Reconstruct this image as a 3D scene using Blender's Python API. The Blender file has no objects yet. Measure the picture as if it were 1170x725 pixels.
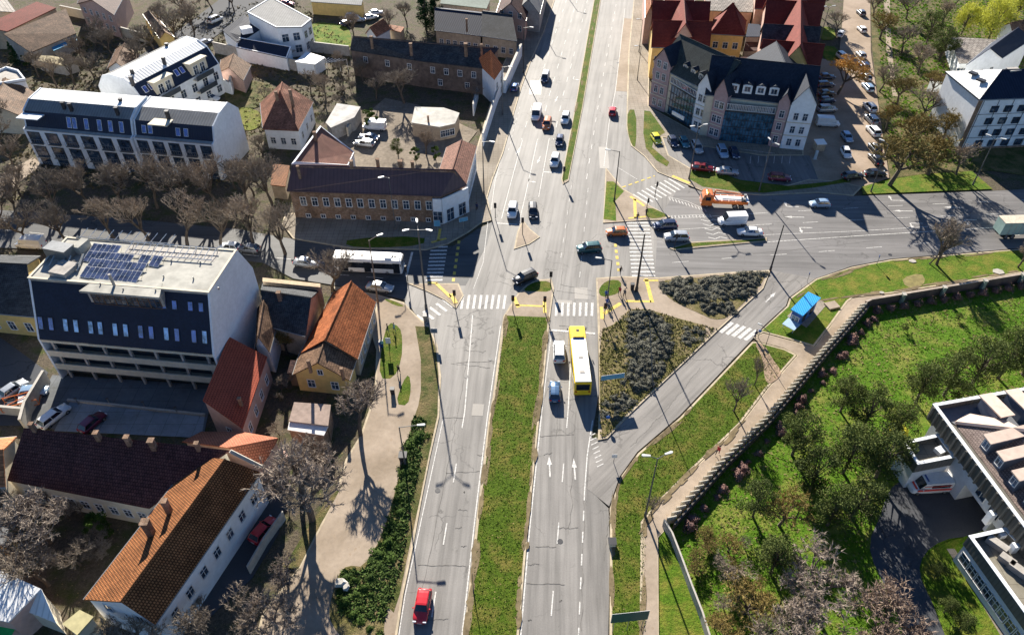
import bpy, math, random
from mathutils import Vector, Matrix
random.seed(7)
R = math.radians
col = bpy.context.scene.collection
# ---------------------------------------------------------------- camera model
CAMH = 80.0; FPX = 840.28; PIT = R(42.22); W0, H0 = 1170, 725
def G(px, py, z=0.0):
    """ground plan point seen at photo pixel (px,py) at height z"""
    cx, cy = px-585.0, py-362.5
    dy = math.cos(PIT)*FPX - math.sin(PIT)*cy
    dz = -math.sin(PIT)*FPX - math.cos(PIT)*cy
    t = (CAMH-z)/-dz
    return Vector((cx*t, dy*t))
def G3(px, py, z=0.0):
    g = G(px, py, z); return Vector((g.x, g.y, z))
def pix(x, y, z):
    vy, vz = y, z-CAMH
    zc = vy*math.cos(PIT)-vz*math.sin(PIT)
    return 585+FPX*x/zc, 362.5-FPX*(vy*math.sin(PIT)+vz*math.cos(PIT))/zc
# ---------------------------------------------------------------- materials
MATS = {}
def nt(name):
    m = bpy.data.materials.new(name); m.use_nodes = True
    n = m.node_tree; b = n.nodes['Principled BSDF']; return m, n, b
def link(n, a, b): n.links.new(a, b)
def noise(n, vec, scale, detail=5, rough=.6):
    t = n.nodes.new('ShaderNodeTexNoise'); t.inputs['Scale'].default_value = scale
    t.inputs['Detail'].default_value = detail; t.inputs['Roughness'].default_value = rough
    link(n, vec, t.inputs['Vector']); return t.outputs['Fac']
def ramp(n, fac, stops):
    r = n.nodes.new('ShaderNodeValToRGB'); el = r.color_ramp.elements
    while len(el) < len(stops): el.new(.5)
    for e, (p, c) in zip(el, stops): e.position = p; e.color = (c[0], c[1], c[2], 1)
    link(n, fac, r.inputs['Fac']); return r.outputs['Color']
def mixc(n, fac, a, b, mode='MIX'):
    x = n.nodes.new('ShaderNodeMix'); x.data_type = 'RGBA'; x.blend_type = mode
    if isinstance(fac, (int, float)): x.inputs[0].default_value = fac
    else: link(n, fac, x.inputs[0])
    for s, v in ((6, a), (7, b)):
        if isinstance(v, tuple): x.inputs[s].default_value = (v[0], v[1], v[2], 1)
        else: link(n, v, x.inputs[s])
    return x.outputs[2]
def vec(n, kind='Object', scale=(1, 1, 1), rot=0):
    t = n.nodes.new('ShaderNodeTexCoord'); m = n.nodes.new('ShaderNodeMapping')
    m.inputs['Scale'].default_value = scale; m.inputs['Rotation'].default_value = (0, 0, rot)
    if kind == 'World':
        g = n.nodes.new('ShaderNodeNewGeometry'); link(n, g.outputs['Position'], m.inputs['Vector'])
    else: link(n, t.outputs[kind], m.inputs['Vector'])
    return m.outputs['Vector']
def bump(n, b, h, strength, dist=.1):
    x = n.nodes.new('ShaderNodeBump'); x.inputs['Strength'].default_value = strength
    x.inputs['Distance'].default_value = dist; link(n, h, x.inputs['Height']); link(n, x.outputs['Normal'], b.inputs['Normal'])
def sc(c, k): return tuple(min(1, x*k) for x in c)
def plain(name, c, rough=.7, var=.12, scale=1.5, metal=0, spec=.4, bmp=0, coat=0):
    if name in MATS: return MATS[name]
    m, n, b = nt(name); v = vec(n, 'World')
    f = noise(n, v, scale); g = noise(n, v, scale*.17, 3)
    c1 = ramp(n, f, [(.3, sc(c, 1-var)), (.7, sc(c, 1+var))])
    c2 = ramp(n, g, [(.35, (1-var,)*3), (.65, (1, 1, 1))])
    link(n, mixc(n, 1.0, c1, c2, 'MULTIPLY'), b.inputs['Base Color'])
    b.inputs['Roughness'].default_value = rough; b.inputs['Metallic'].default_value = metal
    b.inputs['Specular IOR Level'].default_value = spec; b.inputs['Coat Weight'].default_value = coat
    if bmp: bump(n, b, f, bmp)
    MATS[name] = m; return m
def tiles(name, c, c2=None, bw=.32, rh=.36, rough=.75, var=.35, dirt=.5, mort=.08):
    if name in MATS: return MATS[name]
    m, n, b = nt(name); v = vec(n, 'UV')
    c2 = c2 or sc(c, .6)
    t = n.nodes.new('ShaderNodeTexBrick'); link(n, v, t.inputs['Vector'])
    t.inputs['Color1'].default_value = (*c, 1); t.inputs['Color2'].default_value = (*c2, 1)
    t.inputs['Mortar'].default_value = (*sc(c, .25), 1); t.inputs['Scale'].default_value = 1
    t.inputs['Brick Width'].default_value = bw; t.inputs['Row Height'].default_value = rh
    t.inputs['Mortar Size'].default_value = mort*rh; t.inputs['Bias'].default_value = -.2
    w = vec(n, 'World'); g = noise(n, w, .45, 6, .7); h = noise(n, w, 2.2, 4)
    cc = mixc(n, 1.0, t.outputs['Color'], ramp(n, g, [(.3, (1-dirt,)*3), (.65, (1.0+var*.3,)*3)]), 'MULTIPLY')
    cc = mixc(n, 1.0, cc, ramp(n, h, [(.3, (1-var,)*3), (.7, (1+var,)*3)]), 'MULTIPLY')
    link(n, cc, b.inputs['Base Color']); b.inputs['Roughness'].default_value = rough
    b.inputs['Specular IOR Level'].default_value = .1
    bump(n, b, t.outputs['Fac'], -.6, .05)
    MATS[name] = m; return m
def seam(name, c, per=.5, rough=.45, metal=.0, var=.1, spec=.5):
    if name in MATS: return MATS[name]
    m, n, b = nt(name); v = vec(n, 'UV')
    t = n.nodes.new('ShaderNodeTexWave'); t.inputs['Scale'].default_value = .314/per*1.0
    t.bands_direction = 'X'; link(n, v, t.inputs['Vector'])
    g = noise(n, vec(n, 'World'), .6, 5)
    k = ramp(n, t.outputs['Fac'], [(.0, sc(c, .75)), (.25, c), (1, c)])
    cc = mixc(n, 1.0, k, ramp(n, g, [(.3, (1-var*1.5,)*3), (.7, (1+var,)*3)]), 'MULTIPLY')
    link(n, cc, b.inputs['Base Color']); b.inputs['Roughness'].default_value = rough
    b.inputs['Metallic'].default_value = metal; b.inputs['Specular IOR Level'].default_value = spec
    bump(n, b, t.outputs['Fac'], .4, .05)
    MATS[name] = m; return m
def asphalt(name, c, rough=.62, streak=1, spec=.5, cracks=1):
    if name in MATS: return MATS[name]
    m, n, b = nt(name); w = vec(n, 'World'); u = vec(n, 'UV', (.9, .035, 1)); u2 = vec(n, 'UV', (.28, .012, 1))
    base = ramp(n, noise(n, w, 6, 6, .7), [(.3, sc(c, .88)), (.7, sc(c, 1.12))])
    big = ramp(n, noise(n, w, .12, 5), [(.3, (.82,)*3), (.7, (1.08,)*3)])
    cc = mixc(n, 1.0, base, big, 'MULTIPLY')
    if streak:
        st = ramp(n, noise(n, u, 1.6, 4), [(.3, (.62,)*3), (.5, (1,)*3), (.72, (1.28,)*3)])
        cc = mixc(n, .8, cc, mixc(n, 1.0, cc, st, 'MULTIPLY'))
        st2 = ramp(n, noise(n, u2, 1.0, 2), [(.35, (.85,)*3), (.65, (1.1,)*3)])
        cc = mixc(n, 1.0, cc, st2, 'MULTIPLY')
    if cracks:
        vo = n.nodes.new('ShaderNodeTexVoronoi'); vo.feature = 'DISTANCE_TO_EDGE'; vo.inputs['Scale'].default_value = .13
        dw = n.nodes.new('ShaderNodeVectorMath'); dw.operation = 'ADD'
        nn = n.nodes.new('ShaderNodeTexNoise'); nn.inputs['Scale'].default_value = .35; nn.inputs['Detail'].default_value = 5
        link(n, w, nn.inputs['Vector']); ms = n.nodes.new('ShaderNodeVectorMath'); ms.operation = 'SCALE'; ms.inputs['Scale'].default_value = 5
        link(n, nn.outputs['Color'], ms.inputs[0]); link(n, w, dw.inputs[0]); link(n, ms.outputs[0], dw.inputs[1])
        link(n, dw.outputs[0], vo.inputs['Vector'])
        ck = ramp(n, vo.outputs['Distance'], [(.0, (.55,)*3), (.008, (.62,)*3), (.014, (1,)*3)])
        mask = ramp(n, noise(n, w, .08, 3), [(.48, (0,)*3), (.58, (1,)*3)])
        cc = mixc(n, mask, cc, mixc(n, 1.0, cc, ck, 'MULTIPLY'))
        pt = n.nodes.new('ShaderNodeTexVoronoi'); pt.inputs['Scale'].default_value = .22; link(n, u2, pt.inputs['Vector'])
        pm = ramp(n, noise(n, vec(n, 'World', (.35, .9, 1)), .55, 0), [(.66, (1,)*3), (.675, (.7,)*3)])
        oil = ramp(n, noise(n, w, 1.3, 6, .75), [(.64, (1,)*3), (.74, (.55,)*3)])
        cc = mixc(n, 1.0, cc, oil, 'MULTIPLY')
    link(n, cc, b.inputs['Base Color']); b.inputs['Roughness'].default_value = rough
    b.inputs['Specular IOR Level'].default_value = spec
    bump(n, b, noise(n, w, 14, 4), .15, .02)
    MATS[name] = m; return m
def grass(name, a, b_, dry, rough=.95, s=1.0, drya=.5, leaf=1):
    if name in MATS: return MATS[name]
    m, n, b = nt(name); w = vec(n, 'World')
    f = noise(n, w, 2.6*s, 8, .75); g = noise(n, w, .35*s, 5, .65); h = noise(n, w, 9*s, 4, .7)
    c1 = ramp(n, f, [(.3, a), (.68, b_)])
    mk = ramp(n, g, [(drya-.08, (0,)*3), (drya+.14, (1,)*3)])
    cc = mixc(n, mk, c1, dry)
    cc = mixc(n, 1.0, cc, ramp(n, h, [(.3, (.6,)*3), (.7, (1.35,)*3)]), 'MULTIPLY')
    if leaf:
        lf = ramp(n, noise(n, w, 3.7, 2, .5), [(.69, (0,)*3), (.72, (1,)*3)])
        cc = mixc(n, lf, cc, (.28, .20, .09))
    link(n, cc, b.inputs['Base Color']); b.inputs['Roughness'].default_value = rough
    b.inputs['Specular IOR Level'].default_value = .15
    bump(n, b, f, .9, .25)
    MATS[name] = m; return m
def paving(name, c, slab=0, var=.14, spec=.15, rough=.85):
    if name in MATS: return MATS[name]
    m, n, b = nt(name); w = vec(n, 'World')
    base = ramp(n, noise(n, w, 1.6, 7, .7), [(.3, sc(c, 1-var)), (.7, sc(c, 1+var))])
    big = ramp(n, noise(n, w, .14, 5, .6), [(.33, (.72, .70, .66)), (.6, (1.05,)*3)])
    cc = mixc(n, 1.0, base, big, 'MULTIPLY')
    if slab:
        t = n.nodes.new('ShaderNodeTexBrick'); link(n, w, t.inputs['Vector'])
        t.inputs['Color1'].default_value = (1, 1, 1, 1); t.inputs['Color2'].default_value = (.9, .9, .9, 1)
        t.inputs['Mortar'].default_value = (.55, .53, .5, 1); t.inputs['Scale'].default_value = 1
        t.inputs['Brick Width'].default_value = slab; t.inputs['Row Height'].default_value = slab; t.inputs['Mortar Size'].default_value = .03
        t.offset = 0
        cc = mixc(n, 1.0, cc, t.outputs['Color'], 'MULTIPLY')
    dirt = ramp(n, noise(n, w, .8, 6, .8), [(.58, (1,)*3), (.72, (.62, .55, .45))])
    cc = mixc(n, 1.0, cc, dirt, 'MULTIPLY')
    link(n, cc, b.inputs['Base Color']); b.inputs['Roughness'].default_value = rough; b.inputs['Specular IOR Level'].default_value = spec
    MATS[name] = m; return m
def paintm(name, c, wear=.45):
    """road paint worn through in patches"""
    if name in MATS: return MATS[name]
    m, n, b = nt(name); w = vec(n, 'World')
    f = noise(n, w, 3.5, 7, .8)
    cc = ramp(n, f, [(wear-.1, sc(c, .36)), (wear+.06, c)])
    link(n, cc, b.inputs['Base Color']); b.inputs['Roughness'].default_value = .7; b.inputs['Specular IOR Level'].default_value = .2
    MATS[name] = m; return m
def foliage(name, a, b_, s=1.2, rough=.9, tr=0):
    if name in MATS: return MATS[name]
    m, n, b = nt(name); w = vec(n, 'Object'); f = noise(n, w, s, 5, .7)
    oi = n.nodes.new('ShaderNodeObjectInfo')
    cc = ramp(n, f, [(.3, a), (.7, b_)])
    hs = ramp(n, oi.outputs['Random'], [(0, (.8, .8, .8)), (1, (1.2, 1.15, 1.1))])
    cc = mixc(n, 1.0, cc, hs, 'MULTIPLY')
    link(n, cc, b.inputs['Base Color']); b.inputs['Roughness'].default_value = rough; b.inputs['Specular IOR Level'].default_value = .2
    if tr:
        t = n.nodes.new('ShaderNodeBsdfTranslucent'); link(n, cc, t.inputs['Color'])
        ms = n.nodes.new('ShaderNodeMixShader'); ms.inputs[0].default_value = tr
        o = n.nodes['Material Output']; link(n, b.outputs[0], ms.inputs[1]); link(n, t.outputs[0], ms.inputs[2]); link(n, ms.outputs[0], o.inputs['Surface'])
    MATS[name] = m; return m
def glass(name, c=(.03, .05, .08), rough=.08):
    if name in MATS: return MATS[name]
    m, n, b = nt(name); w = vec(n, 'World')
    f = noise(n, w, .9, 2)
    link(n, ramp(n, f, [(.35, sc(c, .5)), (.6, sc(c, 1.6)), (.68, (.22, .22, .21) if name == 'window_glass' else sc(c, 1.8))]), b.inputs['Base Color'])
    b.inputs['Roughness'].default_value = rough; b.inputs['Specular IOR Level'].default_value = .9
    MATS[name] = m; return m
# ---------------------------------------------------------------- mesh builder
def newell(p):
    n = Vector((0, 0, 0))
    for i in range(len(p)):
        a, b = p[i], p[(i+1) % len(p)]
        n += Vector(((a[1]-b[1])*(a[2]+b[2]), (a[2]-b[2])*(a[0]+b[0]), (a[0]-b[0])*(a[1]+b[1])))
    return n.normalized() if n.length > 1e-12 else Vector((0, 0, 1))
class MB:
    def __init__(s): s.v = []; s.f = []; s.m = []
    def poly(s, pts, m=0):
        i = len(s.v); s.v += [tuple(p) for p in pts]; s.f.append(tuple(range(i, i+len(pts)))); s.m.append(m); return s
    def prism(s, pts, z0, z1, m=0, mt=None, bottom=False):
        n = len(pts)
        for i in range(n):
            a, b = pts[i], pts[(i+1) % n]
            s.poly([(a[0], a[1], z0), (b[0], b[1], z0), (b[0], b[1], z1), (a[0], a[1], z1)], m)
        s.poly([(p[0], p[1], z1) for p in pts], m if mt is None else mt)
        if bottom: s.poly([(p[0], p[1], z0) for p in reversed(pts)], m)
        return s
    def slab(s, pts, th, m=0):
        """thick plane from 3D polygon, extruded straight down"""
        n = len(pts); lo = [(p[0], p[1], p[2]-th) for p in pts]
        s.poly(pts, m); s.poly(lo[::-1], m)
        for i in range(n):
            j = (i+1) % n; s.poly([pts[i], lo[i], lo[j], pts[j]], m)
        return s
    def box(s, c, d, rot=0, m=0):
        cr, sr = math.cos(rot), math.sin(rot); x, y = d[0]/2, d[1]/2
        p = [(c[0]+a*cr-b*sr, c[1]+a*sr+b*cr) for a, b in ((-x, -y), (x, -y), (x, y), (-x, y))]
        return s.prism(p, c[2], c[2]+d[2], m, bottom=True)
    def tube(s, p0, p1, r0, r1=None, n=6, m=0, caps=True):
        r1 = r0 if r1 is None else r1; p0 = Vector(p0); p1 = Vector(p1); d = p1-p0
        if d.length < 1e-6: return s
        d.normalize(); a = d.cross(Vector((0, 0, 1)))
        if a.length < 1e-3: a = d.cross(Vector((1, 0, 0)))
        a.normalize(); b = d.cross(a); i0 = len(s.v)
        for p, r in ((p0, r0), (p1, r1)):
            for k in range(n):
                t = 2*math.pi*k/n; s.v.append(tuple(p+a*(r*math.cos(t))+b*(r*math.sin(t))))
        for k in range(n):
            j = (k+1) % n; s.f.append((i0+k, i0+j, i0+n+j, i0+n+k)); s.m.append(m)
        if caps:
            s.f.append(tuple(i0+n+k for k in range(n))); s.m.append(m)
            s.f.append(tuple(i0+k for k in reversed(range(n)))); s.m.append(m)
        return s
    def loft(s, rings, m=0, cap=True):
        i0 = len(s.v); n = len(rings[0])
        for r in rings: s.v += [tuple(p) for p in r]
        for a in range(len(rings)-1):
            for k in range(n):
                j = (k+1) % n; s.f.append((i0+a*n+k, i0+a*n+j, i0+(a+1)*n+j, i0+(a+1)*n+k)); s.m.append(m)
        if cap:
            s.f.append(tuple(i0+k for k in reversed(range(n)))); s.m.append(m)
            e = i0+(len(rings)-1)*n; s.f.append(tuple(e+k for k in range(n))); s.m.append(m)
        return s
    def blob(s, c, r, m=0, nu=7, nv=5, jit=.15, rnd=random):
        rings = []
        for a in range(1, nv):
            t = math.pi*a/nv; rings.append([(c[0]+r[0]*math.sin(t)*math.cos(2*math.pi*k/nu)*(1+rnd.uniform(-jit, jit)), c[1]+r[1]*math.sin(t)*math.sin(2*math.pi*k/nu)*(1+rnd.uniform(-jit, jit)), c[2]+r[2]*math.cos(t)) for k in range(nu)])
        return s.loft(rings, m)
    def mesh(s, name, mats, org=(0, 0, 0), smooth=False, uv=True, uvdir=0):
        me = bpy.data.meshes.new(name)
        me.from_pydata([(x-org[0], y-org[1], z-org[2]) for x, y, z in s.v], [], s.f)
        if not isinstance(mats, (list, tuple)): mats = [mats]
        for q in mats: me.materials.append(q)
        me.polygons.foreach_set('material_index', s.m)
        if smooth: me.polygons.foreach_set('use_smooth', [True]*len(s.f))
        if uv:
            l = me.uv_layers.new(name='UVMap'); data = []; ca, sa = math.cos(uvdir), math.sin(uvdir)
            for f in s.f:
                p = [s.v[i] for i in f]; n = newell(p)
                if abs(n.z) > .995: u = Vector((ca, sa, 0)); v = Vector((-sa, ca, 0))
                else:
                    if n.z < 0: n = -n
                    u = Vector((0, 0, 1)).cross(n); u = u.normalized() if u.length > 1e-6 else Vector((1, 0, 0)); v = n.cross(u)
                for q in p: data += [u.dot(Vector(q)), v.dot(Vector(q))]
            l.data.foreach_set('uv', data)
        me.update(); return me
    def build(s, name, mats, parent=None, org=(0, 0, 0), **k):
        o = bpy.data.objects.new(name, s.mesh(name, mats, org, **k)); col.objects.link(o)
        if parent: o.parent = parent
        return o
def tag(o, label=None, cat=None, group=None, kind=None):
    if label: o['label'] = label
    if cat: o['category'] = cat
    if group: o['group'] = group
    if kind: o['kind'] = kind
    return o
def empty(name, loc, rz=0, label=None, cat=None, group=None):
    o = bpy.data.objects.new(name, None); o.empty_display_size = .3; col.objects.link(o)
    o.location = loc; o.rotation_euler.z = rz; return tag(o, label, cat, group)
def copytree(o, parent=None):
    c = o.copy(); col.objects.link(c)
    if parent: c.parent = parent
    for ch in list(o.children): copytree(ch, c)
    return c
KIDS = {}
def inst(meshname, me, parent, loc=(0, 0, 0), rz=0, scale=None):
    o = bpy.data.objects.new(meshname, me); col.objects.link(o); o.parent = parent
    o.location = loc; o.rotation_euler.z = rz
    if scale: o.scale = scale
    return o
def inset(pts, d):
    """inset a polygon (list of 2D) by d"""
    n = len(pts); A = sum(pts[i][0]*pts[(i+1) % n][1]-pts[(i+1) % n][0]*pts[i][1] for i in range(n))
    sg = 1 if A > 0 else -1; out = []
    for i in range(n):
        a, b, c = Vector(pts[i-1]).to_2d(), Vector(pts[i]).to_2d(), Vector(pts[(i+1) % n]).to_2d()
        e1 = (b-a).normalized(); e2 = (c-b).normalized()
        n1 = Vector((-e1.y, e1.x))*sg; n2 = Vector((-e2.y, e2.x))*sg
        m = n1+n2
        if m.length < .2: m = n1
        m.normalize(); k = d/max(.35, m.dot(n1)); out.append(b+m*k)
    return out
def gp(l, z=0): return [G(x, y, z) for x, y in l]
def smoothline(l, closed=False, it=1):
    for _ in range(it):
        o = []
        n = len(l)
        rng = range(n if closed else n-1)
        if not closed: o.append(l[0])
        for i in rng:
            a, b = l[i], l[(i+1) % n]
            o.append((a[0]*.75+b[0]*.25, a[1]*.75+b[1]*.25)); o.append((a[0]*.25+b[0]*.75, a[1]*.25+b[1]*.75))
        if not closed: o.append(l[-1])
        l = o
    return l
# ---------------------------------------------------------------- palette
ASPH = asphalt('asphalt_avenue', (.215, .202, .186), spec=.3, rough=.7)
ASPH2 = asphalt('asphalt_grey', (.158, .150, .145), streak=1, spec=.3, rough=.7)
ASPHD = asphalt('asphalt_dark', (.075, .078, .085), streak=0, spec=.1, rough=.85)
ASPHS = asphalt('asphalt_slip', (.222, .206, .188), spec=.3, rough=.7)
ASPHW = asphalt('asphalt_west_shaded', (.085, .085, .085), spec=.3, rough=.7)  # darkened to stand for tree and building shadow on the west street
CONC = plain('concrete', (.42, .39, .34), .8, .15, 2)
KERB = plain('kerb_stone', (.46, .38, .26), .85, .22, 1.2)
PAVE = paving('pavement', (.325, .262, .20), 0)
PAVE2 = paving('pavement_slabs', (.29, .25, .20), 1.0)
LOT = paving('parking_lot', (.33, .255, .19), 0)
GR = grass('grass_median', (.035, .072, .004), (.09, .14, .009), (.16, .14, .03), drya=.54)
GRB = grass('grass_bright', (.035, .09, .004), (.115, .19, .012), (.19, .18, .03), drya=.52, leaf=0)
GRM = grass('grass_meadow', (.035, .10, .004), (.11, .205, .01), (.21, .21, .045), drya=.55, s=.7)
GRD = grass('grass_rough', (.03, .05, .012), (.09, .10, .025), (.17, .13, .06), drya=.48)
YARD = grass('yard_ground', (.055, .045, .032), (.15, .12, .085), (.06, .075, .02), drya=.55)
SOIL = grass('bed_soil', (.07, .065, .02), (.17, .15, .05), (.22, .17, .09), drya=.5)
WHITEP = paintm('road_paint', (.62, .60, .56), .47); YEL = paintm('yellow_paint', (.68, .50, .10), .45)
WHT = plain('white_render', (.76, .78, .79), .8, .08); CRM = plain('cream_render', (.62, .55, .42), .8, .1)  # WHT: faint blue of skylit shade put into the white
LAMPST = plain('lamp_steel', (.12, .12, .12), .5, .15, 3, metal=.3)
YELW = plain('yellow_render', (.70, .48, .17), .8, .12); PINK = plain('pink_render', (.55, .36, .29), .8, .12)
GREYW = plain('grey_render', (.40, .37, .33), .85, .2); TANW = plain('tan_render', (.47, .37, .26), .85, .2)
BRK = tiles('brick_wall', (.30, .19, .125), (.34, .245, .18), .5, .16, .9, .35, .55)
T_OR = tiles('orange_tile', (.40, .165, .065), (.34, .13, .052), .3, .34, mort=.2, dirt=.45, var=.22); T_RED = tiles('red_tile', (.235, .048, .034), (.195, .042, .032), dirt=.25, var=.15)
T_TER = tiles('terracotta_tile', (.48, .20, .10), (.36, .14, .075), .4, .4)
T_DK = tiles('dark_brown_tile', (.13, .07, .06), (.08, .05, .05)); T_BR = tiles('brown_tile', (.26, .16, .10), (.15, .09, .06), dirt=.6)
T_GR = tiles('grey_tile', (.075, .078, .082), (.055, .06, .066), .35, .3); T_NV = seam('navy_roof', (.02, .028, .05), .6, .75, spec=.12)
T_MAR = seam('maroon_metal', (.11, .065, .065), .7, .55); T_WH = seam('white_metal_roof', (.74, .74, .72), .8, .5, var=.05)
T_LG = plain('light_gravel', (.40, .385, .335), .9, .22, .7); T_GY = seam('grey_metal_roof', (.22, .22, .215), .6, .8, spec=.1)
ETER = tiles('fibre_cement', (.30, .27, .24), (.22, .19, .17), 1.2, 1.0, dirt=.5)
GLS = glass('window_glass'); GLB = glass('blue_glass', (.05, .10, .17)); GLC = glass('skylight_glass', (.22, .38, .62), .15)
FRW = plain('white_frame', (.70, .69, .66), .6, .05); FRB = plain('brown_frame', (.14, .08, .05), .6, .1)
DARKM = plain('dark_metal', (.03, .03, .035), .5, .1); GALV = plain('galvanised_steel', (.30, .30, .29), .45, .12, 3, metal=.6)
RUST = plain('brownish_pole', (.16, .11, .08), .7, .15)
BLACK = plain('black_plastic', (.015, .015, .017), .6, .1)
RUB = plain('tyre_rubber', (.018, .018, .018), .9, .1); RIM = plain('wheel_rim', (.35, .35, .36), .4, .1, metal=.8)
WOOD = plain('weathered_wood', (.20, .14, .09), .9, .25, 3)
# ================================================================ GROUND, ROADS, KERBS
def sheet(name, pts, z, mat, th=.03, uvdir=0, kind='structure', label=None, it=0):
    if it: pts = smoothline(pts, True, it)
    p = gp(pts); o = MB().prism([(q.x, q.y) for q in p], z-th, z).build(name, mat, uvdir=uvdir)
    return tag(o, label, None, None, kind)
def raised(name, pts, mat, h=.13, kw=.28, it=0, kmat=None, kind='structure'):
    if it: pts = smoothline(pts, True, it)
    p = [(q.x, q.y) for q in gp(pts)]
    MBk = MB().prism(p, -.03, h).build('kerb', kmat or KERB); tag(MBk, kind='structure')
    q = inset(p, kw); o = MB().prism(q, h-.02, h+.012).build(name, mat); tag(o, kind=kind)
    return p
g = MB()
n = 72
g.poly([(3000*math.cos(2*math.pi*k/n), 3000*math.sin(2*math.pi*k/n)+300, -.12) for k in range(n)])
tag(g.build('ground', YARD), kind='structure')
d1 = G(559, 475)-G(533, 725); ang_low = math.atan2(d1.y, d1.x)-math.pi/2
d2 = G(684, 0)-G(642, 205); ang_up = math.atan2(d2.y, d2.x)-math.pi/2
sheet('avenue', [(440, 780), (459, 679), (470, 625), (480, 570), (490, 520), (500, 476), (502, 430), (498, 395), (488, 370), (474, 358), (466, 345), (692, 340), (683, 370), (684, 450), (677, 492), (671, 556), (695, 580), (697, 623), (694, 780)], .0, ASPH, uvdir=ang_low)
sheet('avenue', [(462, 352), (464, 322), (530, 323), (545, 300), (563, 253), (557, 226), (563, 205), (575, 175), (582, 150), (588, 127), (596, 100), (606, 72), (622, 36), (634, 0), (652, -60), (732, -60), (724, 0), (718, 60), (716, 125), (716, 148), (721, 167), (736, 179), (751, 197), (785, 210), (800, 240), (790, 300), (752, 322), (692, 341)], .004, ASPH, uvdir=ang_up)
sheet('east_street', [(778, 211), (802, 219), (872, 223), (935, 220), (975, 224), (1060, 221), (1134, 218), (1260, 212), (1260, 276), (1170, 283), (1146, 285), (1018, 295.5), (973, 304), (932, 318), (905, 330), (880, 312), (840, 312), (748, 320), (752, 250)], .008, ASPH2, uvdir=-math.pi/2-.03)
dd = G(872, 350)-G(742, 475); a_sl = math.atan2(dd.y, dd.x)-math.pi/2
sheet('slip_road', [(882, 309), (932, 318), (901, 340), (898, 349), (872, 373), (858, 389), (796, 454), (776, 475), (728, 516), (708, 544), (696, 578), (671, 558), (676, 500), (694, 501), (718, 475), (742, 452), (821, 377), (872, 330)], .012, ASPHS, uvdir=a_sl)
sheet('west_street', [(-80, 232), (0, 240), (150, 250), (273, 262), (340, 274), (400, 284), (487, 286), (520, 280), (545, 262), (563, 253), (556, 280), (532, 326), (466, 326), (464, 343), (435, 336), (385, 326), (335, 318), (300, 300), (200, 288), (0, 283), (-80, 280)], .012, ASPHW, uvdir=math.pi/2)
# ---- west pavement along the avenue and in front of the corner building
raised('pavement', [(322, 256), (335, 273), (400, 284), (487, 286), (512, 279), (535, 266), (550, 255), (562, 252), (557, 226), (563, 205), (575, 175), (582, 150), (588, 127), (596, 100), (606, 72), (622, 36), (634, 0), (650, -50), (612, -50), (592, 20), (585, 52), (572, 80), (562, 112), (545, 168), (532, 215), (500, 244), (326, 244)], PAVE2)
raised('pavement', [(380, 327), (432, 337), (462, 346), (476, 361), (490, 373), (500, 395), (504, 430), (502, 476), (492, 520), (482, 570), (472, 625), (461, 679), (446, 780), (280, 780), (300, 700), (340, 650), (366, 600), (383, 565), (395, 525), (412, 497), (428, 450), (430, 400), (424, 380), (430, 349), (385, 334)], PAVE)
raised('pavement', [(724, 0), (718, 60), (716, 125), (716, 148), (721, 167), (736, 179), (751, 197), (785, 211), (803, 219), (872, 223.5), (935, 220.5), (975, 224), (985, 214), (960, 208), (925, 205), (900, 212), (862, 212), (828, 203), (791, 194), (764, 178), (757, 157), (800, 167), (870, 178), (918, 178), (918, 168), (800, 155), (741, 122), (742, 60), (752, -60), (733, -60)], PAVE2)
# ---- islands
raised('traffic_island', [(692, 192), (699, 200), (712, 216), (722, 222), (742, 235), (766, 248), (758, 251.5), (735, 252), (689, 255)], PAVE)
raised('traffic_island', [(681, 318), (711, 316), (752, 317.5), (840, 311), (880, 309), (872, 330), (821, 377), (742, 452), (718, 475), (694, 501), (683, 503), (685, 450), (683, 370)], PAVE)
raised('median_island', [(575, 362), (592, 335), (601, 326), (614, 320), (630, 319), (633, 330), (628.5, 362), (619.5, 454), (616.5, 475), (603, 606), (593, 725), (588, 790), (521, 790), (530, 725), (545, 589), (559, 475), (563, 454)], PAVE)
raised('median_island', [(682, -20), (690, -20), (665.5, 125), (649.5, 207), (643, 211), (641.3, 205), (656.5, 125)], PAVE, kw=.15)
raised('median_island', [(765, 284), (788, 277), (862, 273), (876, 271.5), (876, 276), (800, 283), (770, 286)], PAVE, kw=.15)
raised('traffic_island', [(597, 251), (606, 262), (617, 271), (605, 279), (587, 285), (591, 265)], PAVE, h=.1)
raised('traffic_island', [(466, 324), (524, 324), (530, 338), (521, 353), (508, 343), (488, 333)], PAVE, h=.1)
sheet('lay_by', [(713, 21), (724, 22), (718, 105), (703.5, 104)], .02, PAVE)
# ---- grass laid into them
def gz(name, pts, mat, z=.15, it=1): return sheet(name, pts, z, mat, .04, it=it)
gz('grass', [(578, 361), (626, 363), (617, 454), (614, 475), (600.5, 606), (590, 725), (585, 790), (525, 790), (533, 725), (548, 589), (562, 475), (566, 454)], GR, it=0)
gz('grass', [(597, 333), (604, 326), (613, 322), (627, 321.5), (631, 328), (628, 334), (612, 333.5)], GR)
gz('grass', [(683, -20), (689, -20), (664.6, 125), (649, 205), (643, 208), (642.5, 204), (657.5, 125)], GR, it=0)
gz('grass', [(769, 284), (789, 278.3), (862, 274.2), (874, 273), (874, 275), (800, 281.5), (771, 285)], GR, it=0)
gz('grass', [(693, 208), (701, 208), (713, 219), (703, 230), (704, 253), (689.5, 251)], GRB, it=0)
gz('grass', [(740, 236), (765, 247), (752, 250), (742, 250), (737, 246)], GR)
gz('grass', [(683.5, 333), (688, 325), (697, 320), (710, 321), (709, 334), (700, 338), (687, 340)], GR)
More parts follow.
